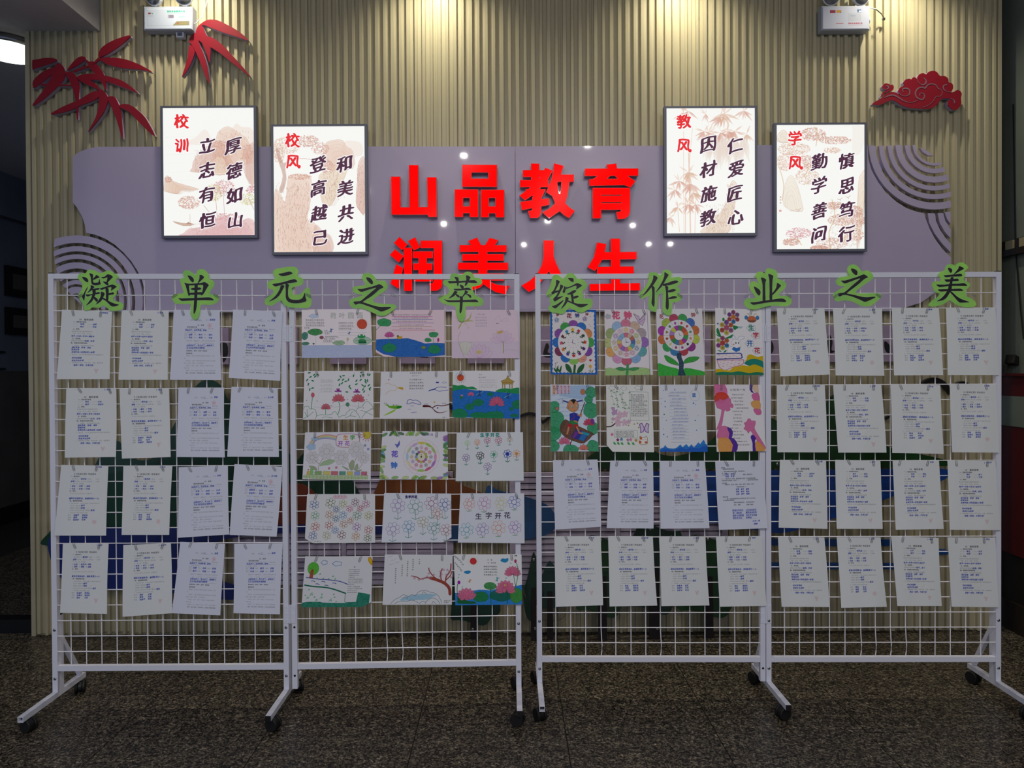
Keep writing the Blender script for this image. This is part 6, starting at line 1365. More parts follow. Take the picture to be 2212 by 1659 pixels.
def d15(c):
    c.poly([(612, 618), (700, 625), (780, 612), (880, 590), (940, 578), (1020, 580), (1080, 590), (1180, 570), (1300, 545), (1430, 535), (1530, 515), (1530, 790), (612, 790)], H('2080d8'), 1, tex=.12)
    willow(c, [(622, 120), (660, 150), (700, 190), (738, 245)], H('184838'), 22, 2); willow(c, [(628, 210), (660, 250), (695, 290), (712, 325)], H('184838'), 20, 2)
    sun(c, 874, 198, 44, H('d42430'), H('d8b060'), 16, 1.7, 1); c.poly([(1240, 180), (1270, 158), (1300, 165), (1340, 155), (1345, 185), (1320, 210), (1290, 215), (1250, 200)], H('2890c8'), sm=3); c.poly([(742, 345), (775, 325), (830, 325), (832, 350), (790, 370)], H('2890c8'), sm=3)
    c.text('小池', 1060, 180, 26, K, .9, step=44); c.text('宋 杨万里', 1065, 220, 22, K, .85)
    for k, t in enumerate(('泉眼无声惜细流，', '树阴照水爱晴柔。', '小荷才露尖尖角，', '早有蜻蜓立上头。')): c.text(t, 1010, 270+k*37, 25, K, .9)
    pad(c, 1093, 532, 92, 50, H('2a8a3a')); c.line([(1095, 580), (1100, 770)], 5, H('1a6a4a')); pad(c, 960, 670, 115, 72, H('1a8030')); pad(c, 1235, 662, 155, 78, H('10684a')); pad(c, 1450, 660, 95, 105, H('4a9a2a')); c.poly([(650, 670), (700, 690), (790, 730), (870, 735), (885, 765), (660, 760), (648, 720)], H('106838'), sm=3, out=K)
    lotus(c, 770, 700, 150, H('dc7498'), H('8a2858'), 7, 130); lotus(c, 740, 700, 60, H('dc7498'), H('8a2858'), 5, 200)
    lotus(c, 1300, 590, 140, H('dc7498'), H('8a2858'), 9, 190); lotus(c, 1290, 560, 70, H('dc7498'), H('8a2858'), 3, 60); c.poly([(1265, 560), (1285, 560), (1315, 580), (1290, 625), (1258, 610)], H('dc7498'), out=H('8a2858')); c.ell(1297, 518, 16, 12, H('d8b868'))
    lotus(c, 1400, 375, 115, H('dc7498'), H('8a2858'), 9, 170); c.line([(1410, 370), (1440, 550)], 4, H('2a7848')); c.line([(1455, 220), (1475, 350), (1440, 540)], 4, H('2a7848'), sm=4); c.ell(1440, 195, 16, 26, H('b83878')); c.line([(1320, 590), (1322, 765)], 5, H('105a40'))
    c.ell(673, 480, 20, 24, H('a018b0')); c.line([(655, 500), (645, 580), (655, 670)], 4, H('1a5a4a'), sm=4); dfly(c, 1190, 440, 34, H('38a0b8'), H('a0a050')); dfly(c, 820, 462, 26, H('d88a30'), H('a85a20')); c.text('小明', 1425, 122, 18, K, 1, bold=.8)
    for x, y in ((677, 377), (667, 415), (715, 540), (1378, 225), (1310, 425)): c.ell(x, y, 7, 7, H('88c0d8'), out=H('3878a0'), ow=.8, n=8)
def ring(c, cx, cy, r0, r1, cols, start=-90, tex=.12, out=H('606068')):
    n = len(cols)
    for k in range(n):
        a0, a1 = R(start+360*k/n), R(start+360*(k+1)/n); A = [(cx+r1*math.cos(a0+(a1-a0)*t), cy+r1*math.sin(a0+(a1-a0)*t)) for t in (0, .33, .66, 1)]; B = [(cx+r0*math.cos(a0+(a1-a0)*t), cy+r0*math.sin(a0+(a1-a0)*t)) for t in (1, .66, .33, 0)]
        c.poly(A+B, H(cols[k]), .95, tex=tex, out=out, ow=.9)
def petals(c, cx, cy, r, ry, pr_, cols, start=-90):
    n = len(cols)
    for k in range(n):
        a = R(start+360*k/n); c.ell(cx+r*math.cos(a), cy+ry*math.sin(a), pr_*1.15, pr_, H(cols[k]), .95, tex=.15, out=H('404048'), ow=.9, rot=math.degrees(a)+90)
        x, y = cx+(r+pr_*.35)*math.cos(a), cy+(ry+pr_*.35)*math.sin(a); c.line([(x-14, y+2), (x-4, y-4), (x+5, y+4), (x+14, y-2)], 1.3, K, .7)
def e1(c):
    c.poly([(130, 85), (650, 85), (650, 790), (130, 790)], H('1868c8'), 1); q = random.Random(2); P_ = []
    for k in range(24): P_.append((160+19*k, 112+(k % 2)*9))
    for k in range(30): P_.append((612+(k % 2)*9, 115+21.5*k))
    for k in range(24): P_.append((608-19*k, 762-(k % 2)*8))
    for k in range(30): P_.append((165-(k % 2)*9, 760-21.5*k))
    c.poly(P_, H('ece6ea'), 1, sm=2)
    c.glyph('花', 345, 158, 62, H('8a2850'), bold=1.4); c.glyph('钟', 433, 155, 56, H('283a88'), bold=1.2)
    petals(c, 388, 438, 182, 192, 44, ['8a40a8', '1868c8', 'e08848', '38a848', '7a38a8', 'e89880', '88cc50', '1868c8', '78204a', '1868c8', '8040a8', '30a040'])
    c.ell(388, 440, 168, 178, H('f2eef0'))
    for k, cl_ in enumerate(('e8c030', 'c83048', '304838', 'd84028', '582878', '682878', 'c82830', '5040a0', 'e08030', 'd85078', '682838', '3890c0')):
        a = R(-92+30*k); x, y = 385+128*math.cos(a), 440+138*math.sin(a); xi, yi = 385+86*math.cos(a), 440+90*math.sin(a)
        c.line([(xi, yi), (x, y)], 2.4, H('285838')); c.ell((xi+x)/2+8, (yi+y)/2, 15, 5, H('285838'), rot=30+30*k); c.ell((xi+x)/2-8, (yi+y)/2, 15, 5, H('285838'), rot=-30+30*k); flower(c, x, y, 19, H(cl_), 5, .5, fill=H(cl_), lw=1, inner=False)
    c.line([(383, 405), (375, 440), (408, 455)], 3, H('2858a8')); c.ell(376, 438, 5, 5, H('c02838'))
    for k in range(12): a = R(30*k); c.line([(388+52*math.cos(a), 438+55*math.sin(a)), (388+62*math.cos(a), 438+64*math.sin(a))], 1.6, K, .7)
    g = H('286838'); c.line([(400, 685), (390, 765)], 16, g); c.poly([(360, 765), (310, 730), (298, 665), (340, 680), (365, 730)], g, sm=3); c.poly([(420, 765), (440, 700), (500, 662), (490, 720), (450, 760)], g, sm=3)
    for x in (195, 230): c.poly([(x+5, 760), (x-22, 725), (x-20, 705), (x+8, 735)], g, sm=2); c.poly([(x+5, 760), (x+8, 715), (x+28, 680), (x+22, 740)], g, sm=2)
    c.line([(205, 740), (190, 690), (200, 655)], 2, K); c.ell(190, 660, 4, 4, K); c.ell(210, 650, 4, 4, K); flower(c, 565, 690, 18, H('e0b030'), 5, .5, fill=H('e0b030'), inner=False); c.line([(568, 708), (572, 755)], 2.5, g); c.poly([(572, 758), (545, 730), (560, 735)], g); c.poly([(572, 758), (600, 720), (592, 745)], g)
    for x, y, cl_ in ((208, 200, '4878b0'), (515, 190, '7858a0')): flower(c, x, y, 26, H(cl_), 5, .4, lw=3, inner=False)
    for x, y in ((220, 145), (543, 138), (568, 625)): c.ell(x-6, y, 9, 9, H('c83040')); c.ell(x+6, y, 9, 9, H('c83040')); c.poly([(x-13, y+3), (x+13, y+3), (x, y+18)], H('c83040'))
    for x, y in ((280, 220), (575, 165), (562, 250), (520, 670), (185, 320), (453, 190), (578, 268)): c.ell(x, y, 4, 4, H('883850'))
def e2(c):
    c.poly([(712, 715), (760, 705), (800, 720), (860, 700), (930, 712), (1060, 705), (1130, 712), (1188, 725), (1190, 795), (712, 795)], H('a0cc78'), .95, tex=.25, out=H('60883a')); c.line([(1188, 90), (1192, 790)], 2, H('606878'))
    c.glyph('花', 838, 155, 100, H('e0648a'), bold=3.6); c.glyph('钟', 970, 155, 100, H('e0648a'), bold=3.6); cloud(c, 750, 165, 35, 28, H('b8bcc8'), H('888c98'))
    petals(c, 945, 440, 200, 198, 48, ['e07898', 'd8b8a0', 'b0a0a8', '9868c0', '5aa8b0', '80b0e0', 'd05878', 'dc98c8', 'e8a858', 'c0cc80', '98b068', '98c0e8'])
    c.ell(945, 440, 172, 172, H('eeeaf0'), out=H('9a9aa4'))
    for k in range(12): a = R(30*k-75); c.line([(945+75*math.cos(a), 437+75*math.sin(a)), (945+170*math.cos(a), 440+170*math.sin(a))], 1, H('9a9aa4'))
    for k, cl_ in enumerate(('e0c040', 'd84878', '98b830', 'c8b830', '5078b0', 'c878b0', 'd86898', 'c89080', 'd8b840', 'b8a898', '9868b8', 'dca8c8')): a = R(30*k-90); flower(c, 945+132*math.cos(a), 437+132*math.sin(a), 27, H(cl_), 5+k % 3, .4, fill=H('e8e0e0'), lw=2.4, inner=False)
    ring(c, 945, 437, 52, 100, ['e06888', 'd8b898', 'b86858', '4868b0', '58a8b8', 'd8cc50', 'd870a8', '9868c0', 'e07888', 'e0c060', '90b8e0', '88b8e0'], -105); c.line([(942, 400), (945, 440), (975, 438)], 2.5, H('3868b0')); c.ell(945, 437, 6, 6, H('303a50'))
    c.line([(955, 680), (945, 780)], 18, H('48a060')); c.poly([(935, 720), (880, 700), (830, 715), (870, 738), (930, 735)], H('48a060'), sm=3, out=K); c.poly([(965, 722), (1020, 705), (1078, 715), (1030, 740), (970, 735)], H('48a060'), sm=3, out=K)
    c.poly([(1085, 225), (1035, 135), (1095, 165), (1100, 200), (1165, 132), (1160, 200), (1130, 262), (1095, 240)], H('dcc0e0'), 1, out=H('302838'), ow=2); c.line([(1090, 215), (1150, 160)], 1.4, H('302838')); c.line([(1095, 230), (1158, 190)], 1.4, H('302838'))
def e3(c):
    for k in range(0, 1): pass
    c.glyph('花', 142, 162, 56, H('98282e'), bold=.8); c.glyph('钟', 497, 148, 58, H('98282e'), bold=.8)
    petals(c, 328, 358, 192, 184, 44, ['30a048', '3868c0', 'd06830', 'c0d040', '902888', 'b83040', '2a78b8', '28a048', 'd06830', 'a828a8', 'a8c040', 'b83858'], -75)
    c.ell(328, 362, 170, 166, H('eceaf0'), out=H('70707a'))
    for k in range(12): a = R(30*k); c.line([(330+100*math.cos(a), 362+100*math.sin(a)), (328+168*math.cos(a), 362+165*math.sin(a))], 1, H('70707a'))
    for k, cl_ in enumerate(('c83040', 'c83858', '48a070', 'e08868', '283038', 'a83898', 'a83060', 'd0d068', 'a84828', 'a0883a', '488848', 'a848a0')): a = R(30*k-75); x, y = 328+136*math.cos(a), 362+134*math.sin(a); c.line([(328+110*math.cos(a), 362+108*math.sin(a)), (x, y)], 2, H('388848')); flower(c, x, y, 15, H(cl_), 5, .5, fill=H(cl_), lw=1, inner=False)
    ring(c, 330, 362, 52, 104, ['288838', 'c84830', 'e06828', '30a040', 'a028a0', 'e06830', '2878b8', '28883a', 'c85028', 'a878c8', 'c8cc40', 'a828b0'], -90); c.ell(330, 362, 51, 51, H('eceaf0')); c.line([(333, 335), (337, 362), (358, 364)], 1.6, K)
    c.poly([(85, 658), (150, 675), (230, 700), (310, 720), (320, 795), (85, 795)], H('28b030'), 1, sm=2, tex=.2); c.poly([(370, 720), (420, 712), (500, 728), (605, 755), (605, 795), (380, 795)], H('28b030'), 1, sm=2, tex=.2)
    c.poly([(300, 560), (345, 548), (352, 600), (372, 660), (368, 730), (388, 790), (308, 790), (318, 720), (318, 650), (300, 600)], H('1c3c58'), sm=3, tex=.2); c.poly([(160, 578), (200, 580), (280, 630), (320, 680), (260, 672), (190, 640)], H('28a030'), sm=3, tex=.2, out=K); c.poly([(365, 660), (410, 605), (490, 590), (548, 602), (500, 640), (430, 655)], H('28a030'), sm=3, tex=.2, out=K)
def e4(c):
    for k in range(150): q = (705+(k*97) % 505, 90+(k*53) % 480); c.ell(*q, 1.6, 1.6, H('607080'), .7, n=6)
    def cluster(cx, cy, r, cols, cc):
        for k, cl_ in enumerate(cols): a = R(360/len(cols)*k-90); c.ell(cx+r*math.cos(a), cy+r*math.sin(a), r*.46, r*.46, H(cl_), out=K, ow=.9); c.glyph(random.choice('林时明吐叶吹'), cx+r*math.cos(a), cy+r*math.sin(a), r*.6, K)
        c.ell(cx, cy, r*.52, r*.52, H(cc), out=K, ow=.9); c.glyph('口', cx, cy, r*.6, K)
    cluster(907, 165, 50, ['a04878', '8a5a98', 'b04858', '3a88c8', 'b85050', '8848a0'], 'e08838'); cluster(830, 280, 56, ['8858a0', 'c86840', 'a86898', 'd8cc50', 'c85848', 'dcc050'], 'c06080'); cluster(785, 445, 52, ['b8487a', 'd86838', '3a88c8', 'd8c040', '9a4898', 'c8d070'], 'c84840')
    for P_ in ([(790, 215), (785, 185), (800, 175), (812, 200)], [(725, 345), (720, 300), (735, 285), (755, 330), (770, 380)], [(860, 370), (900, 350), (880, 390), (800, 400)], [(900, 280), (910, 255), (960, 270), (920, 305)], [(760, 540), (725, 520), (770, 530)], [(790, 545), (825, 515), (820, 540)], [(735, 375), (715, 350), (780, 385)]): c.poly(P_, H('208848'), sm=2)
    for k in range(6): c.line([(950+k*8, 285), (965+k*8, 265)], 2, H('3890a8'))
    c.poly([(722, 232), (748, 232), (735, 255)], H('3880c0')); c.ell(1108, 185, 50, 35, H('d86838'), tex=.15, out=K)
    c.ell(1048, 168, 18, 22, H('3888c8'), out=K); c.ell(1172, 168, 18, 22, H('3888c8'), out=K); c.line([(1060, 200), (1158, 198)], 4, K); c.line([(1072, 212), (1145, 210)], 4, K); c.ell(1092, 180, 4, 4, K); c.ell(1125, 180, 4, 4, K); c.line([(1085, 150), (1070, 118), (1060, 130)], 3, H('d09838'), sm=3); c.line([(1128, 150), (1150, 122), (1160, 135)], 3, H('d09838'), sm=3)
    for ch, x, y, cl_ in (('生', 1100, 278, '208868'), ('字', 1148, 360, 'c03040'), ('开', 1080, 447, '2868b0'), ('花', 1158, 523, 'c03038')): cloud(c, x, y, 52, 44, H('f0f0f4'), H('4878b8')); c.glyph(ch, x, y, 74, H(cl_), bold=1.3)
    for P_ in ([(905, 415), (890, 380), (905, 362), (925, 385), (935, 410)], [(945, 410), (965, 375), (1010, 370), (1020, 390), (975, 412)]): c.poly(P_, H('f4f4f8'), 1, sm=3); c.line(P_, 1.5, H('5878c0'), sm=3)
    c.poly([(880, 440), (900, 410), (950, 405), (985, 440), (975, 490), (960, 545), (920, 595), (870, 585), (840, 540), (850, 490), (890, 480)], H('f6f6fa'), 1, sm=3, out=H('7888b8')); c.ell(930, 443, 6, 10, K); c.ell(960, 443, 6, 10, K); c.ell(905, 458, 7, 6, H('d87048')); c.poly([(885, 510), (905, 485), (935, 500), (975, 485), (970, 520), (930, 540)], H('2878d0'), out=K)
    c.poly([(720, 560), (980, 560), (985, 605), (722, 608)], H('f0e8ec')); c.line([(722, 560), (850, 555), (975, 553), (990, 580), (985, 605), (870, 612), (722, 618)], 7, H('283a98'), sm=2); c.poly([(722, 628), (1010, 622), (1008, 660), (980, 680), (900, 700), (800, 740), (745, 700)], H('f0e4ea'), 1, out=H('c06890'), ow=4)
    for k in range(34): x = 738+(k*71) % 240; y = 575+(k*29) % 130; (c.line([(x, y), (x+14, y)], 2, H('c85058')) if not 608 < y < 628 else None)
    c.poly([(1015, 640), (1040, 620), (1050, 580), (1080, 562), (1120, 575), (1160, 590), (1220, 580), (1225, 640), (1120, 620)], H('d8b818'), sm=3); c.poly([(1015, 660), (1060, 625), (1120, 612), (1190, 625), (1222, 650), (1222, 710), (1080, 690)], H('188878'), sm=3)
    c.poly([(705, 730), (760, 720), (850, 738), (900, 700), (950, 695), (1000, 680), (1060, 690), (1120, 672), (1180, 690), (1225, 720), (1225, 790), (705, 790)], H('d8b818'), sm=3); c.poly([(705, 765), (780, 752), (880, 758), (950, 745), (1060, 765), (1140, 755), (1225, 765), (1225, 795), (705, 795)], H('188060'), sm=3)
def e5(c):
    c.poly([(135, 880), (655, 880), (655, 1590), (135, 1590)], H('d4e2f4'), 1)
    for k in range(30): y = 1000+(k*37) % 230; x = 150+(k*83) % 420; c.line([(x, y), (x+70, y-14)], 4, H('78a8dc'), .5)
    c.poly([(215, 900), (600, 885), (600, 990), (480, 1040), (240, 1000)], H('9cc0e8'), .8, tex=.3)
    for k in range(5): c.poly([(160+k*42, 885), (195+k*42, 885), (197+k*42, 985-k*4), (162+k*42, 990-k*4)], H('e8c0d4') if k else H('e8b098')); [c.glyph(random.choice('小娃撑艇'), 180+k*42, 905+j*22, 18, K) for j in range(4)]
    for x, y, rx, ry in ((190, 1270, 110, 110), (180, 1120, 60, 70), (170, 1400, 80, 80), (590, 1150, 95, 85), (600, 960, 70, 60), (570, 1040, 50, 40), (600, 1340, 65, 70), (170, 1530, 60, 70), (350, 1565, 85, 50), (595, 1535, 75, 70)): pad(c, x, y, rx, ry, H('289a60'), ow=1.4)
    c.ell(507, 958, 28, 30, H('c8805a'), out=K); c.ell(212, 1135, 20, 18, H('b88068'), out=K)
    c.poly([(300, 1250), (340, 1270), (420, 1310), (600, 1395), (590, 1420), (500, 1500), (420, 1490), (300, 1440), (240, 1370), (250, 1300)], H('6a4030'), sm=2, tex=.2, out=K, ow=1.5); c.poly([(410, 1350), (560, 1395), (500, 1480), (350, 1440)], H('3a3898'), out=K); c.poly([(480, 1375), (565, 1398), (545, 1425), (455, 1400)], H('28a0b8')); c.poly([(360, 1440), (400, 1375), (440, 1390), (390, 1450)], H('8038a0')); c.poly([(440, 1460), (475, 1410), (530, 1425), (495, 1480)], H('2878c0'))
    c.line([(522, 1070), (430, 1290), (345, 1520)], 6, H('5a4038'))
    c.poly([(350, 1190), (400, 1175), (440, 1190), (465, 1230), (430, 1275), (380, 1290), (350, 1270)], H('2038b0'), out=K); c.poly([(335, 1280), (370, 1255), (430, 1270), (440, 1300), (380, 1305)], H('28884a'), out=K); c.line([(395, 1185), (400, 1225), (360, 1260)], 4, H('a83838')); c.line([(440, 1200), (475, 1215), (478, 1190)], 10, H('d08a60')); c.line([(400, 1265), (430, 1275)], 10, H('d08a60'))
    c.poly([(325, 1300), (375, 1295), (365, 1340), (320, 1335)], H('b82830')); c.poly([(390, 1300), (440, 1300), (445, 1330), (405, 1335)], H('b82830')); c.line([(335, 1335), (318, 1400)], 12, H('d08a60')); c.line([(425, 1330), (450, 1390), (480, 1398)], 12, H('d08a60'))
    c.ell(390, 1105, 64, 66, H('d49468'), out=K, ow=1.5); c.ell(330, 1125, 12, 14, H('d49468'), out=K); c.poly([(360, 1045), (395, 1032), (430, 1042), (415, 1060), (400, 1090), (385, 1065)], H('1c2028')); c.ell(378, 1115, 13, 15, H('e8ece8'), out=K); c.ell(432, 1112, 10, 14, H('e8ece8'), out=K); c.ell(380, 1117, 7, 9, H('48886a')); c.ell(433, 1115, 5, 8, H('48886a')); c.line([(400, 1152), (412, 1155)], 2.5, H('a04840')); c.line([(290, 1055), (335, 1068)], 9, H('2838a0')); c.line([(440, 1060), (485, 1050)], 9, H('2838a0'))
    for a in range(5): c.line([(290, 1055), (270, 1035+a*10)], 1.5, K); c.line([(485, 1050), (505, 1030+a*9)], 1.5, K)
    lotus(c, 285, 1500, 68, H('d87090'), H('702848'), 7, 170); lotus(c, 560, 1300, 65, H('d04868'), H('702848'), 7, 170); c.ell(600, 1270, 20, 28, H('8838a0'), out=K); lotus(c, 490, 1570, 62, H('e08070'), H('702848'), 5, 130)
def e6(c):
    for x, y in ((790, 920), (925, 922), (1080, 915)): cloud(c, x, y, 38, 24, None, H('6a6e7a'), 1.3)
    for P_ in ([(785, 930), (790, 1000), (820, 1100)], [(850, 935), (840, 1020), (865, 1130)], [(810, 940), (850, 1040), (850, 1100)], [(880, 960), (905, 1060), (915, 1130)], [(915, 950), (905, 1030), (940, 1150)], [(985, 940), (990, 1040), (970, 1140)], [(930, 1060), (945, 1090)]): willow(c, P_, H('3a8a48'), 22, 3)
    c.line([(865, 900), (900, 1050), (990, 1200)], 1, H('90949c')); c.line([(990, 955), (1190, 960), (1192, 1260), (988, 1258), (990, 955)], 1.4, H('505868')); c.line([(815, 1362), (1062, 1368), (1060, 1450), (812, 1440), (815, 1362)], 1.4, H('505868'))
    for k in range(11): scrib(c, 998, 1160+(30 if k in (3, 5, 7, 8, 9) else 0), 990+k*22, s=18); c.line([(998, 1001+k*22), (1180, 1001+k*22)], .8, K, .6)
    for k in range(4): scrib(c, 825, 1035, 1380+k*17, s=14); c.line([(825, 1388+k*17), (1035, 1388+k*17)], .8, K, .6)
    c.line([(730, 1330), (780, 1325), (822, 1295)], 8, H('482430'), sm=3)
    for x, y, s in ((872, 1200, 38), (930, 1195, 36), (850, 1250, 36), (925, 1285, 36), (855, 1295, 34), (800, 1248, 20), (970, 1275, 24)): flower(c, x, y, s, H('b880a8'), 5, .25, fill=H('e8bcd4'), lw=1.3, inner=False)
    c.poly([(800, 1170), (780, 1125), (815, 1120), (825, 1160), (850, 1145), (840, 1190), (800, 1210), (785, 1180)], H('c8a0d0'), out=H('684878')); 
    for sx in (-1, 1): c.poly([(1138, 1345), (1138+sx*25, 1290), (1138+sx*52, 1300), (1138+sx*40, 1350), (1138+sx*42, 1390), (1138+sx*12, 1378)], H('e0d0ec'), 1, out=H('8050a8'), ow=5)
    for x, y in ((1065, 1290), (1078, 1335), (968, 1315), (790, 1285), (1030, 1300)): c.ell(x, y, 8, 8, H('d0a048'), out=K, ow=.7, n=4)
    for x, y, cl_ in ((788, 1412, 'e070a8'), (848, 1468, '882868'), (888, 1462, '4888c0'), (957, 1468, 'b08898'), (988, 1465, 'e080b8'), (1045, 1472, 'b89838')): flower(c, x, y, 17, H(cl_), 5, .4, fill=H(cl_), lw=1, inner=False)
    for x in (800, 840, 880, 950, 1000): c.poly([(x-2, 1485), (x+8, 1500), (x+16, 1488), (x+24, 1508), (x+34, 1520), (x+4, 1516)], H('30a050'))
    c.poly([(1085, 1510), (1078, 1460), (1088, 1425), (1108, 1440), (1138, 1440), (1160, 1425), (1168, 1460), (1165, 1505), (1130, 1515)], H('f4f0ec'), 1, sm=2, out=H('482818'), ow=2); c.ell(1098, 1448, 12, 18, H('d86030')); c.ell(1088, 1490, 14, 16, H('d86030')); c.ell(1152, 1492, 14, 12, H('d86030')); c.line([(1115, 1460), (1122, 1456)], 2, K); c.line([(1140, 1460), (1148, 1458)], 2, K)
def e7(c):
    for k in range(16): y = 965+k*34.3; x0 = 218+k*1.2; c.line([(x0, y+10), (x0+200, y+9)], 1, H('606a88'), .8); c.text('蓝色的天空蓝色的水蓝色的花'[:[12, 8, 10, 8, 9, 9, 9, 10, 12, 11, 8, 9, 10, 9, 8, 0][k]], x0+[20, 0, 35, 15, 10, 50, 50, 50, 25, 35, 18, 20, 22, 22, 25, 0][k], y-2, 15, H('5068b8'), .9, jit=.05)
    c.glyph('蓝', 290, 935, 20, H('5068b8')); c.ell(512, 998, 56, 56, None, out=H('98a0b0')); c.glyph('蓝', 502, 995, 50, H('2868c0'), bold=.8)
    for x, y, r in ((165, 945, 5), (178, 1057, 6), (178, 1115, 6), (135, 1028, 4), (135, 1083, 4), (493, 1078, 8), (515, 1093, 4), (165, 1195, 7), (187, 1258, 5), (505, 1260, 7), (517, 1362, 6), (152, 1348, 4), (155, 1407, 7), (193, 1432, 6), (143, 1228, 3), (540, 1208, 3), (568, 1337, 3)): c.ell(x, y, r, r, H('2870c8') if r != 7 or y != 1195 else H('208850'))
    c.poly([(120, 1555), (150, 1545), (170, 1518), (190, 1548), (240, 1555), (290, 1550), (335, 1512), (355, 1542), (400, 1508), (425, 1540), (455, 1510), (480, 1545), (530, 1490), (550, 1510), (590, 1462), (610, 1510), (630, 1520), (635, 1600), (120, 1600)], H('2080dc'), 1, sm=2, tex=.15); c.poly([(120, 1575), (180, 1560), (260, 1575), (330, 1545), (400, 1562), (460, 1540), (530, 1555), (590, 1525), (635, 1540), (635, 1600), (120, 1600)], H('1c60cc'), 1, sm=2, tex=.25)
    c.line([(130, 1565), (180, 1550), (260, 1562), (330, 1535), (400, 1550), (460, 1528), (530, 1540), (590, 1512), (630, 1525)], 2, H('1848a8'), sm=3)
def e8(c):
    pk = H('dc70a8'); c.poly([(690, 880), (820, 880), (842, 930), (845, 985), (690, 985)], H('e070a8'), 1, tex=.15); c.poly([(692, 1060), (700, 990), (760, 960), (820, 970), (860, 1020), (780, 1080)], H('dc3828'), 1, sm=3, tex=.15)
    c.poly([(700, 1060), (740, 1050), (750, 1030), (800, 1045), (850, 1018), (880, 1040), (880, 1075), (905, 1095), (895, 1130), (860, 1120), (870, 1150), (825, 1165), (805, 1150), (780, 1240), (760, 1320), (700, 1360), (735, 1280), (770, 1150), (720, 1130)], pk, 1, sm=2, tex=.12, out=H('a04878'))
    c.poly([(708, 1400), (735, 1335), (790, 1315), (835, 1335), (845, 1400), (830, 1450), (710, 1450)], pk, 1, sm=2, tex=.12); c.poly([(820, 1330), (870, 1350), (885, 1395), (865, 1450), (830, 1460), (845, 1400)], H('5830a0'), 1, sm=2)
    c.poly([(715, 1455), (780, 1440), (840, 1455), (875, 1510), (860, 1595), (722, 1595)], H('e8a050'), 1, sm=2, tex=.15); c.poly([(840, 1450), (890, 1450), (935, 1520), (910, 1595), (860, 1595), (878, 1520)], H('5830a0'), 1, sm=2)
    c.poly([(1105, 880), (1135, 880), (1130, 940), (1150, 975), (1115, 960), (1100, 920)], H('5028a0')); c.poly([(1135, 880), (1200, 880), (1200, 970), (1160, 960), (1130, 920)], H('e8c8b0'), out=H('a07868')); c.poly([(1120, 990), (1160, 970), (1200, 975), (1208, 1050), (1140, 1045)], pk, sm=2, out=H('a04878')); c.poly([(1105, 1085), (1130, 1055), (1205, 1050), (1210, 1140), (1140, 1135)], H('e8a860'), sm=2, tex=.1, out=H('a07838')); c.poly([(1130, 1140), (1210, 1145), (1215, 1195), (1160, 1200)], pk, sm=2, out=H('a04878'))
    c.poly([(1015, 1290), (1050, 1270), (1060, 1245), (1090, 1245), (1100, 1265), (1145, 1268), (1140, 1310), (1130, 1350), (1180, 1440), (1245, 1560), (1200, 1545), (1130, 1450), (1085, 1370), (1060, 1400), (1040, 1370), (1008, 1350), (1030, 1320)], pk, 1, sm=2, tex=.12, out=H('a04878'))
    c.poly([(1080, 1440), (1105, 1412), (1140, 1450), (1125, 1485), (1132, 1590), (1095, 1592), (1098, 1500)], H('5028a0'), 1, sm=2); c.poly([(1130, 1485), (1180, 1500), (1240, 1570), (1200, 1592), (1132, 1592)], H('e8a050'), 1, sm=2, tex=.15)
    scrib(c, 870, 1055, 938, s=36, col_=H('585c68'))
    for k in range(16): x0 = (895, 880, 905, 920, 920, 890, 895, 895, 900, 890, 855, 870, 890, 890, 905, 930)[k]; scrib(c, x0, x0+(150, 145, 130, 130, 165, 135, 110, 105, 100, 100, 115, 130, 120, 80, 150, 145)[k], 988+k*35.5, s=19, col_=K)
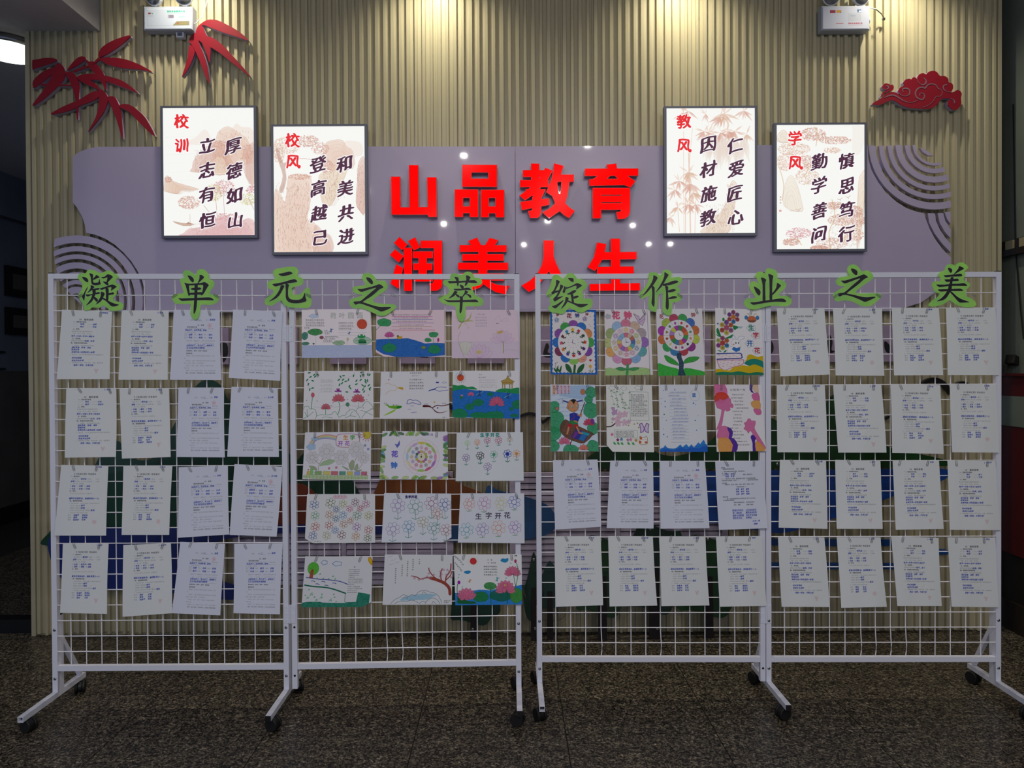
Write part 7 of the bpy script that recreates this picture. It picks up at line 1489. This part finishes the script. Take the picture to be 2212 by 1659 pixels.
DR = [
 (d1, 2, (178, 155, 1015, 742), '651.7,668.2 800.2,667.4 804.7,772.2 652.2,773', 'pale pond drawing with red sun and green frog', 'fdf4fa', 'top row, left', None),
 (d2, 2, (800, 412, 1360, 803), '813,669.3 959.9,669.3 960.7,770.8 812,771', 'pink drawing with deep blue lake and coloured ruled lines', 'f6dce8', 'top row, middle', 'BL'),
 (d3, 2, (530, 165, 1335, 742), '976,670 1117.2,669.3 1121.9,773.5 976,773.5', 'faint pastel drawing of lilac lotus and seed pod', 'f0d8e8', 'top row, right', None),
 (d4, 2, (190, 893, 1030, 1473), '657.5,801.3 806.3,801.3 806.9,905.6 654.4,906.6', 'drawing of pink lotuses, willow leaves and purple dragonflies', 'f0eef4', 'second row, left', None),
 (d5, 2, (1107, 893, 1940, 1466), '822.8,802.7 969.2,801.3 970.8,904.8 820.1,904.8', 'white mind map with coloured branches and blue cloud', 'ecebf2', 'second row, middle', None),
 (d6, 2, (540, 887, 1340, 1456), '977.9,800.8 1121.1,800.8 1122.4,904 977.4,902', 'bright blue lotus pond drawing with a golden pavilion', 'f0eff4', 'second row, right', None),
 (d7, 2, (185, 75, 1005, 655), '659.2,934.1 801.7,932.7 800.8,1037.5 653.1,1034.8', 'pencil flower drawing with rainbow and toy train', 'e8e8f2', 'third row, left', None),
 (d8, 2, (1105, 62, 1925, 640), '826.1,931.2 966.8,932.3 968,1036.3 819.5,1034.8', 'leaf-bordered flower clock drawing in landscape format', 'eceaf4', 'third row, middle', None),
 (d9, 2, (580, 75, 1388, 658), '986.7,934.5 1129.5,933.6 1131.4,1038.4 984.3,1039.3', 'white sheet with eleven small coloured marker flowers', 'e6eaf2', 'third row, right', None),
 (d10, 2, (212, 812, 1053, 1405), '663.4,1067.4 810.2,1066.8 810.4,1172.3 658.3,1174', 'white sheet crowded with small outlined flowers', 'e6e8ec', 'fourth row, left', 'BL'),
 (d11, 2, (1130, 805, 1965, 1392), '829.8,1065 974.6,1066.1 975.3,1171.4 824.3,1171.7', 'white sheet with ten long-stemmed outlined flowers', 'e4e8f4', 'fourth row, middle', 'BR'),
 (d12, 2, (603, 805, 1400, 1400), '994.3,1065.6 1132.3,1065.6 1133.2,1173.7 989,1171.9', 'white sheet with eight flowers around a large title', 'e4e8f4', 'fourth row, right', None),
 (d13, 2, (230, 158, 1385, 970), '659.3,1201.4 805,1202.5 801.7,1311 651.2,1311.6', 'drawing of a round green tree by a dark green riverbank', 'e4e6ec', 'bottom row, left', 'BR'),
 (d14, 2, (0, 0, 700, 600), '831.2,1197.6 977.6,1198.7 976,1306.1 826.2,1306.5', 'drawing of a brown plum branch over a rocky stream', 'e6e8ee', 'bottom row, middle', None),
 (d15, 2, (615, 105, 1523, 783), '980.1,1197.1 1126.6,1197.9 1127.9,1305.6 983.7,1307.4', 'vivid lotus drawing with red sun and poem', 'f0f2f6', 'bottom row, right', None),
 (e1, 3, (140, 95, 640, 778), '1188.7,669.9 1287.6,669.5 1290.5,809.4 1189.7,808.8', 'flower clock poster with a blue wavy border', 'ece6ea', 'top row, first', None),
 (e2, 3, (712, 90, 1222, 787), '1305.9,668.4 1404.2,668.4 1410.4,809.4 1307.5,811.2', 'pastel flower clock poster with pink title and butterfly', 'f0e8f0', 'top row, second', None),
 (e3, 3, (85, 80, 600, 790), '1417,667.4 1516.8,666.4 1522.6,810.5 1421.5,811.9', 'flower clock poster with dark stem and bright green hill', 'ece8f0', 'top row, third', None),
 (e4, 3, (707, 75, 1220, 785), '1544.9,665.4 1645,668.4 1649.7,809.9 1545.9,809.9', 'poster with white rabbit reading beside flowers and a bee', 'f2f0f4', 'top row, fourth', None),
 (e5, 3, (138, 880, 650, 1588), '1188.7,830.3 1285.4,830.9 1293.2,975.2 1190.1,975.2', 'drawing of a child poling a boat among lotus leaves', 'e0eaf6', 'second row, first', None),
 (e6, 3, (728, 882, 1235, 1595), '1309.2,830.7 1407.9,831.3 1413,976.8 1310.6,975.6', 'drawing with willow, pink blossoms, butterfly and text boxes', 'eef0ee', 'second row, second', 'BL'),
 (e7, 3, (112, 880, 628, 1590), '1423,830.8 1522.4,830.4 1528.7,975.9 1426,975.9', 'poem sheet about blue with blue waves along the bottom', 'e6eaf4', 'second row, third', None),
 (e8, 3, (695, 880, 1243, 1590), '1542.5,830.4 1645.4,830.8 1654.8,974.5 1548.2,975.9', 'poem sheet with pink, purple and orange rounded shapes', 'f0eef4', 'second row, fourth', None),
]
for k, (fn, pn, box, qs, lab, bg, wh, cut) in enumerate(DR):
    q = [tuple(map(float, a.split(','))) for a in qs.split()]
    w = (q[1][0]-q[0][0]+q[2][0]-q[3][0])/2; h = (q[3][1]-q[0][1]+q[2][1]-q[1][1])/2
    c = Cv(w*3.3, h*3.3, box, H(bg)); fn(c)
    paper('drawing', lab+', '+wh.split(',')[0]+(' of second panel' if pn == 2 else ' of third panel'), 'drawing', "children's drawings clipped on the racks", img_mat('drawing_paint', c, .6), q, pn, 500+k, .008, cut)
    clips(q, pn, 'the '+lab, seed=500+k, us=(.18, .82))
# ---------------------------------------------------------------- ten green paper characters hanging on the top rails
def paper_green(name):
    m = bpy.data.materials.new(name); m.use_nodes = True; nt = m.node_tree; b = nt.nodes['Principled BSDF']
    tc = nt.nodes.new('ShaderNodeTexCoord'); n = nt.nodes.new('ShaderNodeTexNoise'); n.inputs['Scale'].default_value = 14; n.inputs['Detail'].default_value = 5
    nt.links.new(tc.outputs['Object'], n.inputs['Vector']); r = nt.nodes.new('ShaderNodeValToRGB')
    r.color_ramp.elements[0].position = .3; r.color_ramp.elements[0].color = rgb(158, 230, 124); r.color_ramp.elements[1].position = .7; r.color_ramp.elements[1].color = rgb(190, 250, 118)
    nt.links.new(n.outputs['Fac'], r.inputs[0]); nt.links.new(r.outputs[0], b.inputs['Base Color']); b.inputs['Roughness'].default_value = .55
    tr_ = nt.nodes.new('ShaderNodeBsdfTranslucent'); nt.links.new(r.outputs[0], tr_.inputs['Color']); mx = nt.nodes.new('ShaderNodeMixShader'); mx.inputs[0].default_value = .25
    nt.links.new(b.outputs[0], mx.inputs[1]); nt.links.new(tr_.outputs[0], mx.inputs[2]); nt.links.new(mx.outputs[0], nt.nodes['Material Output'].inputs[0]); return m
M_green = paper_green('green_craft_paper'); M_brush = mat('black_printed_ink', rgb(22, 24, 27), .5, noise=.3, nscale=30)
M_rim = mat('pale_green_outline', rgb(190, 226, 170), .6)
GC = [
('凝', 160, 575, 16.59, 1, "first", """290,400 310,383 370,385 450,420 500,470 515,530 500,570 470,578 420,550 350,490
490,740 495,760 460,850 410,960 395,1080 370,1220 345,1220 285,1090 290,1065 340,1010 390,900 440,810
785,320 830,325 920,390 910,405 760,465 695,498 690,440 760,370
548,258 600,260 685,300 680,420 690,560 720,590 850,585 880,560 905,460 925,480 935,560 965,630 940,655 800,685 720,680 650,650 620,590 600,400
968,398 1010,388 1110,370 1170,310 1230,292 1330,320 1395,385 1360,430 1240,550 1205,600 1160,590 1185,480 1198,400 1150,415 1070,440 1020,435
1035,550 1150,560 1210,590 1240,650 1225,690 1180,680 1110,630
600,685 640,685 730,735 725,760 680,805 640,860 490,958 485,945 560,850 595,780
670,820 800,790 880,780 910,800 890,840 770,860 660,870
425,1015 560,1010 680,985 850,930 910,935 935,965 900,990 780,1010 560,1060 500,1090 450,1070
660,850 770,850 780,940 760,1030 710,1150 640,1270 540,1350 440,1408 438,1395 520,1290 600,1180 650,1060 670,960
735,1100 820,1150 860,1210 845,1265 810,1275 760,1230 705,1150
915,800 970,785 1170,720 1350,655 1420,665 1500,710 1525,745 1340,875 1325,870 1340,750 1240,765 1100,810 1010,850 950,835
1130,790 1200,780 1245,820 1240,1000 1230,1215 1150,1200 1145,1000
1240,970 1340,950 1400,930 1440,970 1410,1010 1320,1025 1240,1040
960,920 1000,918 1070,940 1100,985 1090,1030 1050,1110 1010,1200 930,1290 790,1372 785,1362 870,1240 940,1120 965,1020
1040,1120 1150,1185 1240,1240 1400,1320 1600,1375 1605,1390 1500,1435 1400,1445 1330,1425 1230,1330 1120,1230 1010,1170""",
"430,230 480,150 560,125 650,130 750,155 900,230 1000,235 1110,190 1200,160 1280,160 1350,190 1440,260 1540,300 1570,390 1500,500 1490,570 1590,630 1640,720 1610,830 1530,890 1520,1020 1430,1090 1400,1150 1430,1230 1540,1260 1700,1310 1770,1390 1760,1470 1680,1560 1500,1590 1350,1600 1250,1560 1180,1490 1050,1410 1000,1430 920,1490 800,1485 650,1480 560,1550 410,1590 360,1540 345,1420 270,1300 180,1160 150,1050 200,950 270,850 290,740 300,650 240,560 150,450 130,370 190,270 280,245 390,255"),
('单', 365, 575, 13.825, 1, "second", """560,290 590,275 680,310 740,380 745,450 720,485 680,465 620,400
915,265 950,258 1010,280 1050,330 1030,365 960,430 890,500 850,520 870,470 905,390 915,330
460,500 500,500 590,550 605,640 620,790 640,850 605,888 580,870 540,730 500,580
480,500 600,525 850,510 980,495 1060,472 1120,500 1195,565 1170,600 1110,700 1040,820 985,870 950,855 990,780 1020,640 1010,560 870,560 600,575
650,680 700,650 800,645 920,635 968,665 940,700 820,715 700,710
610,800 760,785 980,775 1000,840 850,850 640,855
275,958 400,960 700,950 1000,935 1180,930 1270,945 1335,1000 1320,1022 1100,1015 800,1020 420,1038 370,1030
770,540 860,540 855,700 845,1000 830,1200 800,1340 755,1425 735,1390 740,1200 755,1000 765,700""",
"470,350 420,250 430,170 500,125 590,130 680,180 770,245 820,230 840,140 920,95 1030,95 1120,160 1180,250 1170,360 1270,410 1340,460 1360,540 1320,630 1250,730 1240,830 1400,850 1470,880 1490,960 1460,1060 1350,1130 1200,1160 970,1150 930,1280 900,1440 850,1570 780,1600 720,1570 660,1480 640,1380 650,1140 500,1135 300,1125 180,1110 100,1000 90,910 140,850 280,820 430,800 410,680 370,560 330,440 340,370"),
('元', 570, 570, 16.59, 1.5, "third", """522,372 560,350 720,320 880,278 960,280 1030,335 1010,360 900,400 720,440 620,430
308,740 350,715 500,690 700,650 900,590 1060,550 1130,555 1200,620 1170,655 1000,680 800,710 600,765 480,800 400,810
610,770 700,765 740,790 690,900 620,1030 540,1150 420,1250 300,1310 210,1345 195,1335 300,1250 420,1140 520,1000 580,880
775,720 850,710 905,760 885,830 870,950 870,1120 900,1210 980,1270 1150,1290 1300,1275 1390,1210 1430,1120 1470,1030 1485,1080 1495,1200 1530,1290 1500,1350 1350,1395 1180,1415 1000,1405 880,1360 810,1280 785,1180 785,950""",
"340,360 325,300 370,220 500,165 700,130 900,105 1070,105 1170,150 1230,250 1195,400 1230,460 1330,490 1400,560 1415,650 1370,740 1250,790 1070,830 1000,880 1010,1000 1060,1090 1200,1110 1310,1070 1420,960 1520,860 1620,850 1650,950 1670,1100 1700,1250 1705,1400 1670,1510 1560,1580 1300,1580 1050,1570 850,1540 720,1450 640,1340 590,1320 450,1400 320,1480 170,1490 60,1450 30,1380 60,1250 150,1170 280,1090 350,990 300,920 190,890 130,790 130,690 200,610 350,570 410,500 400,450"),
('之', 750, 585, 16.59, 2, "fourth", """680,245 710,232 800,250 880,310 925,390 920,460 890,488 840,465 760,390 700,310
365,650 500,650 700,610 900,560 1050,510 1130,480 1180,485 1240,520 1300,580 1280,610 1200,645 1130,690 1000,810 860,920 700,1020 555,1115 500,1110 480,1085 560,1020 700,900 850,770 960,680 1040,605 900,640 700,700 560,750 480,750 410,700
225,1120 260,1100 420,1090 500,1080 560,1120 700,1165 900,1230 1100,1280 1250,1295 1500,1290 1575,1305 1560,1330 1400,1410 1230,1460 1160,1440 1050,1390 900,1320 700,1250 520,1185 420,1175 350,1200 300,1215 250,1170""",
"550,300 530,200 580,120 680,80 800,85 920,150 1000,240 1070,350 1200,350 1330,360 1410,430 1450,540 1430,640 1340,730 1200,820 1080,910 940,1020 920,1070 980,1130 1150,1165 1400,1190 1620,1190 1720,1220 1760,1300 1700,1370 1550,1480 1400,1580 1270,1615 1130,1600 1000,1540 850,1470 650,1380 500,1350 300,1350 170,1310 80,1200 70,1100 130,1020 300,960 470,920 530,860 400,830 260,790 200,710 200,620 260,560 450,540 620,510 650,450 600,380"),
('萃', 940, 580, 13.825, 2, "fifth", """375,378 420,375 700,370 950,360 1180,348 1250,410 1245,430 1100,430 900,415 700,430 480,440 420,440
575,255 640,250 700,285 705,400 700,480 680,535 655,500 645,420 620,340
920,215 960,205 1050,250 1050,280 1010,360 970,450 905,525 885,500 905,420 930,330
730,490 780,485 850,530 855,580 820,610 770,570
545,615 600,605 800,600 900,580 1000,575 1070,625 1060,645 900,640 700,660 600,655
570,670 620,670 670,710 650,740 600,790 530,850 405,895 405,885 490,800 550,720
610,760 690,785 725,830 705,870 670,855 600,780
885,650 940,660 990,710 960,730 920,760 870,810 820,860 800,845 850,770 885,710
930,745 1030,780 1080,820 1070,880 1030,865 970,800 915,765
260,910 330,935 450,950 700,945 1000,935 1220,925 1285,990 1270,1008 1000,1000 700,1005 420,1005 350,985
720,830 780,830 830,860 820,1050 810,1200 780,1310 750,1340 725,1290 735,1100 740,900""",
"470,270 455,210 500,155 600,150 720,185 820,180 880,120 980,90 1080,120 1140,190 1180,270 1330,290 1390,350 1400,430 1330,500 1130,540 1110,580 1140,680 1180,770 1260,830 1380,880 1440,960 1430,1060 1370,1110 1200,1130 930,1130 905,1200 905,1350 880,1500 830,1580 780,1590 710,1540 660,1440 630,1300 610,1140 500,1110 300,1070 160,990 95,900 140,830 300,800 390,740 425,650 380,560 280,500 230,430 250,370 350,335 460,320"),
('绽', 1175, 585, 16.59, 3, "sixth", """435,340 480,332 565,372 550,430 490,560 415,700 350,800 300,845 262,775 320,730 380,620 430,480
390,720 500,700 580,690 560,740 480,770 400,800 310,845 330,780
585,495 640,505 690,545 680,590 600,730 540,850 480,945 420,990 350,1030 340,990 430,900 500,780 560,640
480,945 560,930 690,898 680,920 560,1000 420,1090 370,1090 335,1040 345,985 420,940
700,1045 710,1060 640,1150 520,1260 430,1345 370,1340 285,1280 300,1262 450,1210 590,1110
865,265 900,258 1030,265 1065,310 1060,390 1035,410 970,380 890,310
725,560 755,555 775,600 775,680 755,760 715,805 680,770 665,730 700,660
760,590 850,585 1000,530 1150,450 1220,445 1330,490 1360,530 1320,570 1160,670 1150,665 1170,550 1100,540 1000,580 850,635 780,650
820,825 900,790 1030,710 1100,690 1165,710 1130,760 1050,820 960,850 870,850
960,840 1040,840 1055,900 1060,1000 1075,1130 1000,1130 985,1000 965,900
1055,930 1120,900 1200,885 1245,905 1220,950 1140,985 1070,1000
770,950 820,945 885,970 880,1010 840,1110 780,1210 700,1300 620,1360 612,1350 690,1220 760,1080
850,1050 960,1100 1080,1140 1200,1175 1400,1185 1575,1185 1560,1220 1450,1280 1330,1312 1230,1290 1130,1235 1000,1170 840,1100""",
"290,260 340,170 430,140 520,160 640,260 710,270 770,200 850,110 950,80 1050,100 1130,190 1200,280 1350,300 1440,350 1530,450 1550,540 1500,630 1390,720 1380,800 1420,880 1400,960 1440,1000 1560,985 1680,1010 1740,1080 1740,1200 1690,1310 1560,1400 1430,1480 1320,1500 1200,1470 1050,1390 930,1340 850,1370 770,1470 680,1540 560,1540 440,1500 300,1500 200,1440 150,1350 160,1280 230,1220 245,1170 200,1080 210,980 130,930 85,850 110,740 180,630 240,480 270,350"),
('作', 1375, 575, 15.08, 3, "seventh", """545,310 580,300 650,335 688,380 660,440 590,550 520,650 420,770 330,870 215,960 200,955 290,830 400,680 490,530 540,400
520,640 585,690 590,800 590,1000 590,1200 570,1315 540,1310 485,1210 500,1050 510,850 490,700
905,205 950,210 1040,275 1035,310 960,430 890,560 800,690 700,790 625,858 620,845 700,730 790,580 870,420 905,300
850,600 900,570 1050,530 1170,480 1290,465 1355,490 1340,530 1220,580 1050,620 900,645 860,635
925,640 980,640 1035,680 1025,800 1030,950 1050,1150 1050,1330 1020,1415 985,1410 945,1320 955,1100 960,900 945,750
1025,790 1120,760 1210,740 1280,770 1250,810 1150,845 1030,850
1040,1040 1120,1000 1210,968 1325,1000 1290,1035 1180,1065 1045,1072""",
"410,250 440,210 560,195 660,215 740,290 800,280 850,170 920,115 1030,120 1120,180 1145,270 1120,370 1250,360 1400,345 1480,420 1470,500 1400,600 1320,650 1380,700 1420,780 1390,860 1370,900 1450,950 1480,1030 1430,1110 1330,1165 1170,1190 1160,1300 1150,1450 1110,1590 1040,1610 940,1570 870,1500 850,1380 850,1200 850,950 840,850 740,920 690,960 680,1100 670,1300 640,1480 580,1490 460,1440 400,1370 380,1250 390,1100 400,960 300,1010 180,1060 110,1020 80,940 120,860 220,740 330,600 400,430 400,330"),
('业', 1605, 570, 16.59, 3.5, "eighth", """385,830 410,812 500,860 590,930 630,1010 610,1100 575,1135 530,1110 450,1000
635,510 665,490 740,505 825,560 825,600 800,680 795,900 800,1100 800,1330 705,1340 700,1100 700,850 690,700 660,580
900,375 950,365 1040,400 1085,440 1060,560 1045,800 1045,1000 1040,1300 950,1300 950,1000 945,750 940,550
1215,685 1250,690 1340,750 1360,790 1300,860 1180,1000 1050,1125 1045,1060 1120,960 1190,840
255,1380 420,1375 700,1325 1000,1285 1200,1255 1350,1240 1430,1245 1500,1280 1545,1335 1510,1370 1350,1360 1100,1360 800,1400 500,1450 380,1470 310,1440""",
"470,470 440,430 490,330 580,275 690,290 780,350 800,290 840,190 920,155 1050,180 1160,230 1220,310 1235,430 1230,520 1350,570 1470,620 1540,710 1540,800 1470,910 1360,1000 1290,1080 1330,1140 1500,1140 1640,1160 1730,1250 1740,1370 1680,1470 1560,1520 1350,1520 1000,1500 800,1540 600,1590 420,1635 250,1610 120,1550 40,1450 30,1370 90,1280 200,1230 420,1220 430,1170 360,1070 280,960 230,800 250,700 330,630 450,630 550,700 520,590"),
('之', 1795, 565, 16.59, 4, "ninth", """712,275 740,250 830,265 910,310 950,380 935,465 895,490 840,460 760,380
355,685 500,680 700,620 900,560 1080,490 1150,462 1200,465 1260,500 1325,555 1290,580 1200,625 1120,690 950,840 780,970 640,1070 560,1135 500,1130 480,1100 560,1040 700,910 850,780 960,690 1045,605 900,645 700,720 560,770 480,785 410,740
232,1160 280,1135 420,1120 500,1100 580,1145 750,1180 950,1225 1120,1265 1300,1280 1500,1258 1590,1270 1570,1300 1400,1380 1250,1440 1170,1435 1050,1375 850,1290 650,1225 520,1200 420,1205 350,1240 300,1250 255,1210""",
"620,400 580,300 610,200 700,120 820,100 930,150 1020,240 1110,350 1220,330 1320,320 1420,380 1500,470 1520,570 1460,650 1330,740 1150,860 1000,970 910,1060 940,1130 1200,1140 1500,1130 1700,1140 1800,1190 1790,1280 1650,1420 1500,1540 1380,1605 1200,1610 1060,1580 900,1500 750,1430 600,1400 400,1400 220,1430 120,1350 75,1230 110,1130 220,1050 350,970 480,910 450,880 300,870 200,800 170,710 230,620 350,550 500,535 640,510 650,460"),
('美', 2000, 560, 15.08, 4, "last", """715,300 740,275 810,295 855,340 850,400 820,445 790,435 740,370
1070,240 1090,225 1170,250 1235,300 1220,325 1100,390 920,495 905,485 970,410 1050,310
580,525 640,520 850,500 1050,480 1130,470 1185,520 1160,555 1000,565 800,570 640,585
600,665 650,655 800,650 950,635 1030,630 1070,680 1050,705 900,715 780,730 670,740
335,830 380,820 600,825 850,800 1080,795 1240,775 1340,850 1320,870 1100,870 850,870 600,890 430,905
390,990 450,980 700,970 900,965 1120,955 1205,1010 1195,1035 1000,1035 700,1040 470,1055
805,590 905,590 870,700 855,800 845,900 825,1000 780,1080 710,1200 620,1300 500,1350 360,1370 355,1360 470,1290 580,1190 660,1080 720,960 740,850 790,720
810,1040 900,1110 1020,1220 1180,1310 1400,1385 1390,1405 1150,1415 1080,1400 980,1300 880,1180 790,1080""",
"500,400 610,360 640,260 690,190 780,155 880,170 950,205 1030,140 1130,95 1250,130 1350,210 1380,280 1310,350 1260,400 1300,500 1240,600 1230,680 1350,730 1430,790 1440,850 1380,940 1310,1000 1300,1120 1320,1200 1450,1260 1580,1350 1640,1450 1610,1520 1500,1555 1300,1560 1120,1530 960,1460 850,1380 760,1340 650,1420 500,1490 350,1530 150,1540 90,1500 120,1430 220,1330 340,1260 440,1160 450,1120 330,1080 250,1000 240,930 190,850 220,760 320,715 480,700 470,620 420,520 440,450"),
]
def PP(s): return [tuple(map(float, a.split(','))) for a in s.split()]
for k, (ch, ox, oy, s_, pn, od, strokes, blob) in enumerate(GC):
    pxm = ox+900/s_; pni = int(pn); Y = Yf(pni, pxm)-.0125-(.004 if pn in (1.5, 3.5) else 0)
    cp = Crop(ox, oy, s_, Y); bl_ = cp.loop(PP(blob), 3); xs = [p[0] for p in bl_]; zs = [p[1] for p in bl_]
    t = empty('paper_character', ((min(xs)+max(xs))/2, Y, min(zs)), od+' green cut-paper character from left, black brush character '+ch, 'sign', 'green paper characters along the rack tops')
    MB().prism([bl_], Y, Y+.0012).build('green_backing', M_green, t)
    m = MB(); m2 = MB()
    for j, l in enumerate(strokes.split('\n')):
        P_ = smooth_loop(PP(l), 2); m.prism([cp.loop(P_)], Y-.0009-.00001*j, Y-.0006); m2.prism([cp.loop(grow(P_, 9))], Y-.0005-.00001*j, Y-.0001)
    m.build('brush_character', M_brush, t); m2.build('pale_outline', M_rim, t)
    for side, u in (('left', .06), ('right', .94)):
        z = at(pxm, 636.8, Y).z
        o = CLIP.copy(); col.objects.link(o); o.name = 'paper_clip'; x = min(xs)+(max(xs)-min(xs))*(.12 if side == 'left' else .88)
        o.location = (x, Y-.0022, z+.004); o.rotation_euler = (0, (1.0 if side == 'left' else -1.0), 0)
        tag(o, side+' steel paper clip on the '+od+' green cut-paper character', 'paper clip', 'steel paper clips')
